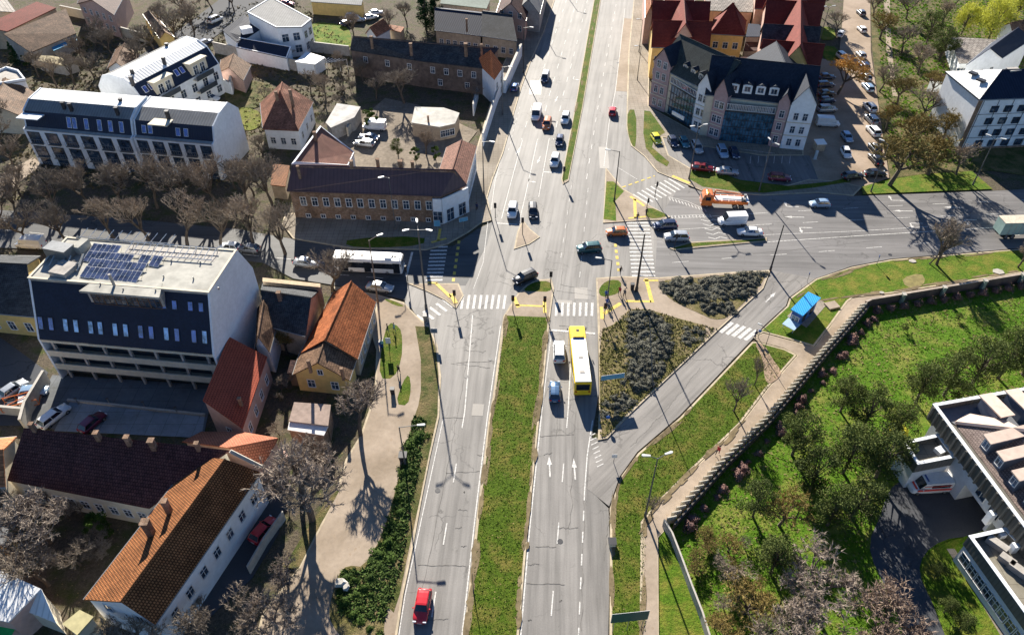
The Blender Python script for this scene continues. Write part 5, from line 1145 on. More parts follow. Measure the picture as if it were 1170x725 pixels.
def bare_tree(seed, H=10.0, spread=1.0, trunk=.28, up=.35, twig_n=9, fine=.028, dens=1.0, droop=0, tf=.27):
    """returns (wood mesh builder, twig mesh builder) of a leafless tree of height about H"""
    rn = random.Random(seed); wood, tw = MB(), MB(); tips = []
    def branch(p, d, L, r, lev):
        seg = 3 if lev < 3 else 2; q = p
        for s in range(seg):
            d = (d+Vector((rn.gauss(0, .12), rn.gauss(0, .12), rn.gauss(.05, .06) if lev < 2 else rn.gauss(.02-droop*.1, .1)))).normalized()
            e = q+d*L/seg; r1 = r*(1-.30*(s+1)/seg)
            (wood if lev < 3 else tw).tube(q, e, r*(1-.30*s/seg), r1, 6 if lev < 2 else (4 if lev < 3 else 3), 0, False)
            if lev >= 3:
                for _ in range(rn.randint(1, 2)):
                    dd = (d+Vector((rn.gauss(0, .6), rn.gauss(0, .6), rn.gauss(.15-droop, .45)))).normalized(); tips.append((e if rn.random() < .5 else q.lerp(e, .5), dd, L))
            if lev == 2 and s < 2: 
                dd = (d+Vector((rn.gauss(0, .55), rn.gauss(0, .55), rn.gauss(.15, .35)))).normalized(); branch(e, dd, L*.6, r1*.5, 3)
            q = e
        if lev < 4:
            n = (rn.randint(4, 5), rn.randint(3, 4), rn.randint(3, 4), 3)[lev]
            base = rn.random()*6.28
            for k in range(n):
                a = base+6.283*k/n+rn.gauss(0, .3); t = rn.uniform(.35, .95)*spread*(1.0 if lev else .9)
                side = Vector((math.cos(a), math.sin(a), 0)); 
                if lev: side = (side+d*.2)
                dd = (d*(up+.35)+side*t+Vector((0, 0, up*.6-droop*.3*lev))).normalized()
                branch(q, dd, (L if lev else H*.27)*rn.uniform(.62, .82), r*(.6 if lev else .62), lev+1)
    branch(Vector((0, 0, -.1)), Vector((0, 0, 1)), H*tf, trunk, 0)
    for p, d, L in tips:
        for _ in range(max(1, int(dens*2))):
            dd = (d+Vector((rn.gauss(0, .5), rn.gauss(0, .5), rn.gauss(0-droop, .35)))).normalized(); l = rn.uniform(.4, 1.0)*H*.07
            a = dd.cross(Vector((rn.gauss(0, 1), rn.gauss(0, 1), rn.gauss(0, 1)))).normalized()*fine; e = p+dd*l
            b_ = dd.cross(a).normalized()*fine
            i = len(tw.v); tw.v += [tuple(p+a), tuple(p-a*.5+b_), tuple(p-a*.5-b_), tuple(e)]; tw.f += [(i, i+1, i+3), (i+1, i+2, i+3), (i+2, i, i+3)]; tw.m += [0]*3
    return wood, tw
def leaf_tree(seed, H=8, R_=3, clumps=26, leaves=130, size=.22, trunk=.22, conic=False, flat=.75, base=.22, arms=8):
    rn = random.Random(seed); wood, lf = MB(), MB()
    wood.tube((0, 0, -.1), (rn.gauss(0, .2), rn.gauss(0, .2), H*.55), trunk, trunk*.5, 6)
    for c in range(clumps):
        if conic:
            t = (c+.5)/clumps; z = H*(base+(1-base)*t); rr = R_*(1-t)**.8*rn.uniform(.5, 1); a = rn.random()*6.28; cen = Vector((rr*math.cos(a)*.8, rr*math.sin(a)*.8, z)); cr = R_*(.5*(1-t)+.12)
        else:
            a = rn.random()*6.28; z = rn.uniform(base, 1)**.85; prof = math.sin(min(1, (z-base+.12)/(1-base))*math.pi*.86)**.6; rr = R_*prof*math.sqrt(rn.random())*.85
            cen = Vector((rr*math.cos(a), rr*math.sin(a), H*z*.93)); cr = R_*rn.uniform(.2, .38)
        wood.tube((0, 0, cen.z*.55), cen, trunk*.3, .02, 4, 0, False)
        for _ in range(leaves):
            v = Vector((rn.gauss(0, 1), rn.gauss(0, 1), rn.gauss(0, 1))).normalized()*rn.random()**.33; p = cen+Vector((v.x*cr, v.y*cr, v.z*cr*flat))
            a = Vector((rn.gauss(0, 1), rn.gauss(0, 1), rn.gauss(0, 1))).normalized(); b_ = a.cross(Vector((rn.gauss(0, 1), rn.gauss(0, 1), rn.gauss(0, 1)))).normalized(); s = size*rn.uniform(.6, 1.3)
            lf.poly([p-a*s, p+b_*s*.6, p+a*s, p-b_*s*.6])
    return wood, lf
PROTO = {}
def proto(key, wb, wm, cm, hgt, cname='crown'):
    w, c = wb
    PROTO[key] = (w.mesh('trunk', wm, uv=False), c.mesh(cname, cm, uv=False), hgt)
for i in range(4): 
    proto('bare%d' % i, bare_tree(11+i, 10, 1.0, .26, .34, dens=1.1, fine=.024), BARK, TWG, 10)
proto('street0', bare_tree(31, 10, .95, .24, .38, dens=1.0, fine=.018), BARK, TWG, 10); proto('street1', bare_tree(32, 10, .9, .24, .42, dens=1.0, fine=.018), BARK, TWG, 10)
proto('pale0', bare_tree(41, 10, 1.15, .26, .25, dens=2.4, fine=.032), BARK, TWL, 10); proto('pale1', bare_tree(42, 10, 1.15, .26, .25, dens=2.6, fine=.032), BARKL, TWL, 10)
proto('tall0', bare_tree(48, 10, 1.1, .36, .25, dens=2.0, fine=.03, tf=.46), BARK, TWL, 12); proto('tall1', bare_tree(49, 10, 1.1, .34, .25, dens=2.0, fine=.03, tf=.42), BARK, TWL, 12)
proto('pink0', bare_tree(43, 10, 1.25, .25, .25, dens=1.8, fine=.035), BARK, TWP, 10)
proto('olive0', bare_tree(44, 10, 1.2, .3, .25, dens=1.6, fine=.035), BARK, TWO, 10); proto('olive1', bare_tree(45, 10, 1.1, .3, .3, dens=1.6, fine=.035), BARK, TWO, 10)
proto('orange0', bare_tree(46, 12, 1.0, .3, .35, dens=1.7, fine=.04, droop=.35), BARK, TWOR, 12)
proto('sparse0', bare_tree(47, 9, .8, .2, .5, dens=.2, fine=.02), BARK, TWG, 9)
proto('willow0', leaf_tree(51, 10, 4.2, 34, 170, .16, flat=1.3), BARK, LYG, 10)
for i in range(3): proto('leafy%d' % i, leaf_tree(61+i, 8, 2.9+.25*i, 30, 170, .12), BARK, LOL, 8)
proto('conifer0', leaf_tree(71, 11, 2.6, 30, 190, .16, conic=True, base=.08), BARK, LDK, 11)
proto('green0', leaf_tree(81, 4, 1.7, 14, 150, .12, .08), BARK, LGN, 4)
def tree(key, px, py, h, label, name=None, cat='tree', group=None, wx=1.0, rz=None, world=None, lean=0):
    wmsh, cmsh, H = PROTO[key]; q = Vector(world) if world else G(px, py)
    k = h/H; rz = random.random()*6.28 if rz is None else rz
    t = empty(name or ('bare_tree' if key[:4] in ('bare', 'tall', 'stre', 'pale', 'pink', 'oliv', 'oran', 'spar') else 'leafy_tree'), (q.x, q.y, 0), 0, label, cat, group)
    a = inst('trunk', wmsh, t, (0, 0, 0), rz, (k*wx, k*wx, k)); c = inst('crown', cmsh, t, (0, 0, 0), rz, (k*wx, k*wx, k))
    if lean: t.rotation_euler = (lean[0], lean[1], 0)
    return t
# street trees before the white apartment blocks (two rows)
N = ordn
for k, (x, y, h) in enumerate(((20, 248, 7), (62, 246, 8), (104, 236, 8.5), (142, 240, 9), (180, 237, 9), (216, 240, 9), (250, 236, 9.5), (284, 238, 9.5), (312, 236, 9.5))):
    tree(('street0', 'bare2', 'street1', 'bare3')[k % 4], x, y, h*1.5, 'bare street tree before the white apartment blocks, %s from the left' % N[k], group='street trees north of the west street')
for k, (x, y, h) in enumerate(((32, 278, 8), (75, 276, 8), (132, 276, 8.5), (172, 278, 9), (214, 280, 9), (253, 282, 9), (290, 284, 9.5), (326, 290, 9.5))):
    tree(('bare1', 'street1', 'bare0', 'street0')[k % 4], x, y, h*1.42, 'bare street tree in the row behind the solar roof, %s from the left' % N[k], group='street trees south of the west street')
tree('street1', 380, 332, 11, 'tall bare tree growing over the west street behind the bright orange roof', wx=1.15)
tree('bare0', 268, 215, 8, 'bare tree against the white gable wall of the apartment block'); tree('bare1', 290, 222, 8.5, 'bare dark tree between the apartment block and the brick corner building')
tree('bare2', 384, 214, 4.5, 'thin bare tree whose branches lie over the dark maroon street roof')
tree('bare3', 487, 176, 7, 'slender bare tree beside the pale felt roof in the yard')
tree('bare0', 462, 118, 11, 'biggest bare brown tree in the yard south of the long dark row', wx=1.2); tree('bare1', 430, 112, 8.5, 'bare brown tree left of the biggest yard tree'); tree('bare2', 415, 92, 7, 'smaller bare tree below the pale gutter of the dark row')
tree('pink0', 541, 118, 5.5, 'small round pinkish bare tree by the inner yard wall'); tree('bare3', 372, 112, 7.5, 'bare tree right of the mottled red gable', wx=1.1); tree('bare1', 355, 104, 6.5, 'thin bare tree behind the mottled red gable')
tree('conifer0', 487, 34, 12, 'tall dark green conifer behind the long dark row', 'conifer', wx=1.2)
tree('conifer0', 499, 30, 10, 'dark green conifer just right of the tallest conifer', 'conifer', wx=1.2)
tree('bare0', 444, 40, 9, 'bare tree left of the tall conifer'); tree('bare3', 404, 44, 9, 'thin bare tree beside the cars parked at the top')
tree('bare2', 465, 28, 8, 'bare tree between the pink tiled shed and the conifer')
tree('green0', 424, 146, 4.5, 'green bush tree beside the parked cars in the yard', 'bush', 'bush'); tree('leafy1', 455, 178, 4.2, 'dark leafy shrub in the yard garden behind the chimneys', 'bush', 'bush'); tree('green0', 475, 184, 3.2, 'round green shrub at the right of the yard garden', 'bush', 'bush'); tree('green0', 498, 182, 3.0, 'green hedge bush beside the brown tiled wing', 'bush', 'bush')
tree('conifer0', 317, 196, 2.5, 'small dark evergreen beside the orange lean-to roof', 'conifer')
for k, (x, y, h, ky, lb) in enumerate((
    (132, 68, 9, 'bare2', 'leaning bare tree left of the rear apartment roof'), (160, 82, 9, 'bare0', 'bare tree in front of the small brown roofed house'), (178, 62, 10, 'bare1', 'dark bare tree in front of the yellow building at the top'),
    (200, 48, 9, 'bare2', 'bare tree at the corner of the back street'), (222, 40, 9, 'bare3', 'bare tree left of the back street cars'), (188, 34, 8, 'bare0', 'bare tree overhanging the curved yellow building'), (214, 20, 9, 'bare1', 'bare tree at the top by the back street'),
    (243, 12, 8, 'bare2', 'bare tree on the sunny side of the back street at the top'), (268, 14, 8, 'bare3', 'bare tree by the navy garage roof at the top'), (262, 2, 7, 'bare0', 'small bare tree at the top edge above the navy garage'),
    (110, 52, 8, 'bare1', 'bare tree right of the mottled brown roof'), (95, 70, 7, 'bare3', 'bare tree below the blue tarpaulin roof'), (65, 100, 7.5, 'bare2', 'bare tree above the rusty orange shed'),
    (85, 96, 8, 'bare0', 'bare tree above the left end of the white apartment roof'), (108, 90, 7.5, 'bare1', 'bare tree in the garden behind the white apartment roof'), (45, 88, 7, 'bare3', 'bare tree between the roof terrace and the straw coloured shed'),
    (12, 150, 8, 'bare0', 'bare tree below the rusty orange shed at the left edge'), (2, 172, 8, 'bare2', 'bare tree at the left edge above the pale side path'), (15, 190, 7, 'bare1', 'bare tree overhanging the pale side path'),
    (25, 225, 7.5, 'bare3', 'bare tree on the grass below the pale side path'), (8, 110, 8, 'bare2', 'bare tree over the brown tiled house at the left edge'), (5, 262, 8, 'street0', 'bare tree at the left edge beside the white van'))):
    tree(ky, x, y, h*1.25, lb)
tree('conifer0', 20, 74, 6, 'dark evergreen beside the mottled brown roof at the left', 'conifer'); tree('green0', 32, 76, 3, 'green bush beside the dark evergreen at the left', 'bush', 'bush')
for x, y, h, ky, lb in ((305, 118, 5, 'bare1', 'twiggy tree left of the two chimneys'), (275, 168, 6, 'bare3', 'bare tree on the tan slope beside the yellow lawn'), (300, 176, 6, 'bare2', 'bare tree on the tan slope below the little grey shed'), (330, 72, 5, 'bare1', 'bare tree behind the pale garden wall'), (392, 92, 7, 'bare0', 'bare tree over the fences right of the lattice pergola'), (385, 76, 5, 'bare2', 'small bare tree by the lattice pergola'),
    (590, 30, 4, 'bare2', 'small dark tree beside the avenue pavement at the top')): tree(ky, x, y, h, lb)
# lower left
tree('olive1', 328, 404, 6, 'olive green bushy tree beside the narrow white gabled house', wx=1.1)
tree('leafy0', 333, 396, 4.5, 'olive leaved bush growing right of the narrow roof', 'bush', 'bush'); 
tree('tall1', 412, 497, 11.5, 'pale twiggy bare tree at the end of the wide pavement', wx=1.05)
tree('tall0', 357, 594, 15, 'largest bare tree beside the wide pavement throwing a long thick shadow', wx=1.1); tree('tall1', 345, 566, 13, 'bare tree close behind the largest one on the pavement')
tree('pale0', 58, 618, 10, 'wide bare tree with pale twigs in front of the maroon roof', wx=1.3); tree('bare2', 56, 668, 8.5, 'brown bare tree above the tin roofed sheds', wx=1.2); tree('bare0', 26, 650, 7, 'brown bare tree at the left edge above the tin roofs', wx=1.2)
tree('bare1', 92, 645, 6.5, 'bare tree left of the orange tiled gable'); tree('green0', 120, 612, 4.2, 'bright green bush beside the orange tiled roof', 'bush', 'bush')
tree('pale1', 318, 720, 8, 'bare tree at the lower end of the wide pavement'); tree('bare1', 275, 726, 8, 'bare tree below the white wall of the long orange house'); tree('bare3', 238, 735, 8, 'bare tree at the bottom edge below the long orange house')
tree('bare2', 185, 745, 8, 'bare tree at the bottom edge below the orange gable', wx=1.2); tree('bare0', 140, 748, 7, 'bare tree at the bottom edge by the yellow felt roof', wx=1.1); tree('pale0', 330, 672, 6, 'twiggy tree beside the pale panel fence')
tree('bare3', 376, 775, 9, 'bare tree rising from beyond the bottom edge on the pavement')
tree('bare3', 8, 590, 6, 'bare tree by the little hut at the left edge'); tree('bare1', 62, 585, 5, 'twiggy shrub under the maroon roof edge')
# verge trees, east
tree('sparse0', 1070, 303, 11, 'gnarled bare tree with two trunks on the grass above the east path', wx=1.1, rz=1.0); tree('sparse0', 1061, 302, 9, 'thin leaning twin of the gnarled bare tree on the verge', rz=3.2, wx=.7, lean=(0, .35))
tree('bare3', 1163, 306, 7, 'bare tree at the right edge below the box lorry'); tree('sparse0', 838, 470, 8, 'thin bare tree on the verge beside the slip road', wx=.8); tree('sparse0', 862, 440, 6.5, 'thin bare tree near the bare earth patch on the verge', wx=.7, rz=2)
tree('sparse0', 744, 588, 4, 'sapling beside the path bend')
# park, lower right
PK = [(905, 520, 8.5, 'leafy0', 'dark olive tree at the left of the park group'), (925, 560, 8, 'leafy1', 'olive leaved tree in the middle of the park slope'), (963, 540, 9, 'leafy2', 'tall olive leaved tree above the driveway'), (1000, 545, 9.5, 'leafy0', 'dense dark tree left of the square annex'), (985, 490, 8, 'leafy1', 'dark round tree on the open meadow'),
      (960, 470, 6.5, 'leafy2', 'mid sized dark tree at the meadow edge'), (1046, 460, 8, 'leafy0', 'dark tree behind the ribbed building, leftmost'), (1078, 452, 8.5, 'leafy1', 'dark tree behind the ribbed building, second'), (1110, 440, 9, 'leafy2', 'tall dark tree behind the ribbed building'), (1140, 432, 9.5, 'leafy0', 'tallest dark tree near the right edge of the meadow'), (1168, 428, 9, 'leafy1', 'dark tree cut by the right edge of the picture'),
      (890, 600, 7.5, 'olive0', 'olive brown bare tree left of the little roof in the park'), (860, 590, 6.5, 'leafy2', 'dark bushy tree near the park wall'), (972, 590, 8, 'leafy1', 'dark tree beside the driveway bend'), (880, 655, 7, 'leafy0', 'dark evergreen mass low in the park'), (945, 600, 7.5, 'leafy2', 'dark leafy tree above the pale bare crown'), (1020, 500, 6.5, 'leafy2', 'leafy tree beside the corner of the ribbed building')]
for x, y, h, ky, lb in PK: tree(ky, x, y, h*1.02, lb)
tree('pale1', 925, 690, 9.5, 'large pale bare crown in the lower park', wx=1.25); tree('pale0', 905, 740, 9, 'pale bare tree at the bottom of the park', wx=1.15); tree('pink0', 1010, 722, 9.5, 'round pinkish bare crown beside the driveway', wx=1.15); tree('pink0', 975, 756, 8.5, 'pinkish bare tree at the bottom edge left of the driveway', wx=1.1)
tree('olive0', 850, 700, 6.5, 'brushy olive brown tree beside the thin park wall', wx=1.2); tree('bare1', 835, 655, 5, 'low brown thicket tree by the thin park wall', wx=1.3); tree('bare2', 870, 745, 6, 'brown bare tree at the bottom by the thin park wall', wx=1.3); tree('olive1', 825, 735, 5, 'low twiggy tree at the bottom of the thin park wall', wx=1.3)
for x, y, h, lb in ((1095, 720, 3.6, 'dark round bush on the lawn inside the driveway loop'), (1067, 660, 3, 'dark bush at the tip of the lawn'), (1078, 700, 3.2, 'dark bush on the lawn edge')): tree('leafy0', x, y, h, lb, 'bush', 'bush')
for x, y, h, lb in ((1032, 378, 1.6, 'small brown bush casting a dark shadow on the meadow, left one'), (1094, 366, 1.6, 'small brown bush casting a dark shadow on the meadow, right one')): tree('leafy1', x, y, h, lb, 'bush', 'bush')
# top right park
TR = [(1016, 212, 15, 'olive0', 'great spreading bare tree at the kerb end of the car park', 1.1), (1060, 200, 12, 'olive1', 'spreading bare tree on the grass right of the great tree', 1.1), (1092, 200, 9, 'bare0', 'bare tree before the panelled block', 1.1), (1042, 170, 11, 'olive0', 'olive brown tree in the middle of the park group', 1.1), (1078, 160, 9, 'olive1', 'olive brown tree by the white end wall of the panelled block', 1.1),
      (1012, 150, 9, 'olive1', 'olive tree beside the parked white cars', 1), (1050, 140, 10, 'bare1', 'bare tree left of the panelled block', 1.1), (1025, 120, 9.5, 'olive0', 'tree by the lower end of the park path', 1), (1005, 105, 9, 'bare2', 'bare tree beside the parked cars, upper', 1.05), (1062, 112, 9, 'olive1', 'tree beside the red mark on the ground', 1),
      (1048, 85, 10, 'bare3', 'bare tree right of the park path', 1.1), (1030, 62, 10, 'bare0', 'bare tree over the park path', 1.1), (1072, 70, 9, 'leafy0', 'dark leafy tree before the garage row', 1.2), (1058, 50, 9, 'leafy2', 'dark leafy tree behind the garage row', 1.2), (1005, 45, 10, 'olive0', 'bare tree at the top of the car park', 1.1), (998, 20, 9, 'bare2', 'bare tree at the top of the car park road', 1.1),
      (1035, 22, 10, 'bare1', 'bare tree at the top edge over the park path', 1.1), (1075, 30, 9, 'bare0', 'bare tree at the top edge of the park', 1.1), (935, 18, 9, 'bare3', 'bare tree behind the red roofs at the top', 1.1), (955, 40, 8, 'bare1', 'bare tree beside the small green lawns', 1), (1090, 8, 8, 'bare2', 'small bare tree at the top right', 1)]
for x, y, h, ky, lb, wx in TR: tree(ky, x, y, h, lb, wx=wx)
tree('orange0', 957, 108, 12, 'orange brown drooping tree leaning over the car park', 'leaning_tree', wx=1.15, lean=(0, .35))
tree('willow0', 1128, 48, 12, 'tall yellow green willow at the top right', 'willow', wx=1.2); tree('willow0', 1160, 22, 10, 'yellow green willow near the top right corner', 'willow', wx=1.2); tree('willow0', 1098, 40, 9, 'yellow green willow left of the tall one', 'willow', wx=1.0); tree('conifer0', 872, 24, 11, 'dark green fir between the red roofs', 'conifer', wx=1.3)
# shrubs in the two traffic islands: one proto, copied
def shrub_mesh(seed, mat, r=.8, h=.75, n=420, s=.09):
    rn = random.Random(seed); m = MB()
    for _ in range(n):
        v = Vector((rn.gauss(0, 1), rn.gauss(0, 1), abs(rn.gauss(0, 1)))).normalized()*(.75+.3*rn.random()); k = 1+.28*math.sin(3*math.atan2(v.y, v.x)+seed)+rn.gauss(0, .12); p = Vector((v.x*r*k, v.y*r*k, v.z*h*(.8+.35*math.sin(4*v.x+3*v.y+seed))))
        a = Vector((rn.gauss(0, 1), rn.gauss(0, 1), rn.gauss(0, 1))).normalized(); b_ = a.cross(v).normalized() if a.cross(v).length > .01 else Vector((1, 0, 0)); z = s*rn.uniform(.6, 1.4)
        m.poly([p-a*z, p+b_*z, p+a*z, p-b_*z])
    m.blob((0, 0, h*.2), (r*.66, r*.66, h*.5), nu=9, nv=6, jit=.3); return m
SHM = [shrub_mesh(i, LLV).mesh('shrub', LLV, uv=False) for i in range(3)]; SHG = [shrub_mesh(7+i, LGN, .9, .9).mesh('shrub', LGN, uv=False) for i in range(2)]; SHP = [shrub_mesh(9+i, LPK, .8, 1.2, 380, .07).mesh('shrub', LPK, uv=False) for i in range(2)]
def inpoly(p, poly):
    c = False; j = len(poly)-1
    for i in range(len(poly)):
        a, b = poly[i], poly[j]
        if (a[1] > p[1]) != (b[1] > p[1]) and p[0] < (b[0]-a[0])*(p[1]-a[1])/(b[1]-a[1])+a[0]: c = not c
        j = i
    return c
def shrubs(poly, n, meshes, label, group, mind, sc_=(.7, 1.3), seed=0, cap=999, name='shrub'):
    rn = random.Random(seed); pts = []; xs = [p[0] for p in poly]; ys = [p[1] for p in poly]; tr = 0
    W = [G(*p) for p in poly]; wx = [p.x for p in W]; wy = [p.y for p in W]; Wp = [(p.x, p.y) for p in W]
    while len(pts) < n and tr < 8000:
        tr += 1; p = (rn.uniform(min(wx), max(wx)), rn.uniform(min(wy), max(wy)))
        if inpoly(p, Wp) and all((p[0]-q[0])**2+(p[1]-q[1])**2 > mind**2 for q in pts): pts.append(p)
    for p in pts:
        o = bpy.data.objects.new(name, rn.choice(meshes)); col.objects.link(o); s = rn.uniform(*sc_); o.location = (p[0], p[1], .14); o.rotation_euler.z = rn.random()*6.28; o.scale = (s, s*rn.uniform(.75, 1.35), s*rn.uniform(.35, .85)); tag(o, label, 'shrub', group)
lb = 'low grey leaved shrub in the rows of the upper traffic island'; gp_ = 'grey shrubs of the upper traffic island'
shrubs([(755, 322), (800, 319), (874, 311), (866, 322), (800, 331), (762, 332)], 30, SHM, lb, gp_, 1.0, (.8, 1.25), 1)
shrubs([(762, 333), (800, 332), (866, 323), (856, 338), (800, 345), (775, 344)], 34, SHM, lb, gp_, 1.0, (.85, 1.3), 2)
shrubs([(800, 350), (838, 348), (838, 357), (805, 358)], 11, SHM, lb, gp_, .9, (.8, 1.1), 3)
lb = 'low grey leaved shrub in the triangular bed beside the yellow bus'; gp_ = 'grey shrubs of the triangular bed'
shrubs([(722, 358), (745, 358), (766, 375), (768, 395), (752, 430), (735, 448), (718, 440), (722, 410), (718, 385)], 74, SHM, lb, gp_, .95, (.7, 1.25), 4)
shrubs([(780, 375), (800, 374), (802, 390), (782, 394)], 9, SHM, lb, gp_, .9, (.6, 1.0), 5); shrubs([(690, 455), (712, 448), (722, 462), (705, 480), (688, 478)], 10, SHM, lb, gp_, 1.0, (.7, 1.1), 6)
shrubs([(688, 385), (715, 370), (722, 440), (700, 440), (688, 430)], 9, SHM, lb, gp_, 1.6, (.3, .6), 61)
shrubs([(436, 735), (384, 690), (392, 655), (417, 655), (440, 612), (455, 562), (462, 550), (462, 590), (452, 640), (444, 670), (440, 705)], 30, SHG, 'dark green shrub in the long bed by the western kerb', 'green shrubs in the kerbside bed', 1.0, (.45, .95), 7)
shrubs([(457, 528), (468, 500), (482, 500), (478, 545), (460, 550)], 4, SHG, 'dark green shrub in the long bed by the western kerb', 'green shrubs in the kerbside bed', .9, (.7, 1.2), 71)
rn = random.Random(5)
for k in range(26):
    t = (k+.5+rn.uniform(-.3, .3))/26; p = along([v+Vector((1.6, -1.4)) for v in line_], tot*t); o = bpy.data.objects.new('shrub', SHP[k % 2]); col.objects.link(o); o.location = (p.x+rn.uniform(-.5, .5), p.y+rn.uniform(-.5, .5), .0); kk = rn.uniform(.5, 1.15); o.scale = (kk, kk*rn.uniform(.7, 1.2), kk*rn.uniform(.6, 1)); o.rotation_euler.z = k; tag(o, 'reddish bare shrub growing behind the louvred fence', 'shrub', 'reddish shrubs along the louvred fence')
lw = [G(*q) for q in ((992, 353), (1060, 341.5), (1170, 323))]; tl = sum((q-p).length for p, q in zip(lw, lw[1:]))
for k in range(12):
    p = along(lw, tl*(k+.5)/12); o = bpy.data.objects.new('shrub', SHP[k % 2]); col.objects.link(o); o.location = (p.x, p.y-.9, 0); o.rotation_euler.z = k; tag(o, 'reddish bare shrub below the long dark wall', 'shrub', 'reddish shrubs along the long wall')
# meadow tufts and leaf litter, uncountable
def scatter(name, poly, n, size, mat, seed, z=.03, up=.5):
    rn = random.Random(seed); W = [G(*p) for p in poly]; Wp = [(p.x, p.y) for p in W]; wx = [p.x for p in W]; wy = [p.y for p in W]; m = MB(); c = 0
    while c < n:
        p = (rn.uniform(min(wx), max(wx)), rn.uniform(min(wy), max(wy)))
        if not inpoly(p, Wp): continue
        c += 1; s = size*rn.uniform(.5, 1.5)
        for _ in range(3):
            a = rn.random()*6.28; dx, dy = math.cos(a)*s, math.sin(a)*s; l = rn.gauss(0, s*.6), rn.gauss(0, s*.6)
            m.poly([(p[0]-dx*.5, p[1]-dy*.5, z), (p[0]+dx*.5, p[1]+dy*.5, z), (p[0]+l[0], p[1]+l[1], z+s*up*rn.uniform(.6, 1.4))])
    o = m.build(name, mat, uv=False); tag(o, kind='stuff'); return o
TUF = foliage('tuft_green', (.06, .15, .008), (.17, .30, .025), .4, tr=.4); TUY = foliage('tuft_straw', (.20, .19, .06), (.34, .30, .12), .4, tr=.2)
PKp = [(765, 605), (822, 537), (874, 486), (941, 407), (988, 357), (1060, 345), (1190, 322), (1190, 440), (1069, 462), (1030, 500), (1035, 545), (1000, 570), (990, 640), (1040, 740), (840, 740), (790, 676)]
scatter('meadow_grass', PKp, 7000, .22, TUF, 1, up=.3); scatter('meadow_straw', PKp, 3500, .24, TUY, 2, up=.3)
scatter('rough_grass', [(473, 475), (487, 480), (478, 540), (468, 590), (458, 650), (440, 710), (385, 700), (392, 650), (417, 650), (438, 612), (452, 565)], 2500, .3, foliage('tuft_dark', (.03, .06, .012), (.09, .14, .03), .5), 3, z=.17)
scatter('bed_growth', [(684.5, 378), (700, 372), (719, 353), (745, 355), (769, 363), (819, 376), (742, 450), (716, 472), (694, 499), (686, 500)], 3000, .22, foliage('bed_tuft', (.09, .10, .02), (.26, .24, .07), .5), 4, z=.18)
scatter('yard_growth', [(0, 60), (330, -5), (400, 50), (400, 100), (330, 160), (262, 160), (262, 215), (60, 215), (0, 240)], 7000, .5, foliage('yard_tuft', (.10, .09, .04), (.22, .18, .10), .5), 5, z=-.1)
scatter('median_tufts', [(576, 364), (624, 364), (614, 475), (600, 606), (589, 724), (536, 724), (548, 589), (563, 475)], 5000, .11, foliage('tuft_median', (.05, .095, .006), (.13, .18, .02), .5), 8, z=.15)
scatter('verge_tufts', [(738, 720), (700, 720), (700, 625), (701, 583), (732, 520), (799, 460), (858, 395), (905, 407), (845, 482), (787, 538), (756, 568), (737, 595)], 5000, .11, MATS['tuft_median'], 9, z=.14)
scatter('park_growth', [(1000, -10), (1170, -10), (1170, 100), (1110, 190), (1020, 195), (1008, 100)], 6000, .45, TUF, 6, z=.0)

# bare undergrowth in the gardens
def brush(poly, n, seed, label, group, key='bare1', hr=(1.6, 3.4)):
    rn = random.Random(seed); W = [G(*p) for p in poly]; Wp = [(p.x, p.y) for p in W]; wx = [p.x for p in W]; wy = [p.y for p in W]; c = 0
    while c < n:
        p = (rn.uniform(min(wx), max(wx)), rn.uniform(min(wy), max(wy)))
        if not inpoly(p, Wp): continue
        c += 1; tree(key if rn.random() < .7 else 'bare2', 0, 0, rn.uniform(*hr), label, 'bare_shrub', 'shrub', group, wx=1.3, rz=rn.random()*6.28, world=p)
brush([(262, 165), (330, 165), (318, 215), (262, 215)], 9, 1, 'low twiggy bush on the slope left of the brick corner building', 'bushes on the slope left of the corner building')
brush([(358, 96), (405, 78), (405, 108), (370, 130)], 9, 2, 'low twiggy bush in the fenced gardens below the pergola', 'bushes in the fenced gardens')
brush([(60, 62), (160, 60), (130, 95), (60, 100)], 12, 3, 'low twiggy bush in the gardens behind the white apartment roofs', 'bushes in the gardens behind the apartment blocks')
brush([(180, 0), (250, -6), (190, 50), (150, 62)], 8, 4, 'low twiggy bush beside the back street', 'bushes beside the back street')
brush([(5, 570), (150, 590), (120, 640), (40, 640), (0, 620)], 12, 5, 'low twiggy bush in the dark garden below the maroon roof', 'bushes in the garden below the maroon roof')
brush([(310, 440), (330, 440), (326, 520), (345, 600), (312, 560)], 9, 6, 'low twiggy bush between the red sheet roof and the small garage', 'bushes behind the small garage')
brush([(770, 620), (840, 600), (880, 700), (840, 740), (812, 720)], 16, 7, 'low brown bush in the thicket beside the thin park wall', 'brown bushes beside the thin park wall', 'olive0', (1.6, 3.6))
brush([(1005, 60), (1075, 60), (1100, 190), (1020, 190)], 12, 8, 'low twiggy bush under the trees of the upper park', 'bushes under the upper park trees')
brush([(100, 690), (330, 690), (330, 730), (90, 735)], 8, 9, 'low twiggy bush at the bottom edge below the long orange house', 'bushes at the bottom edge')
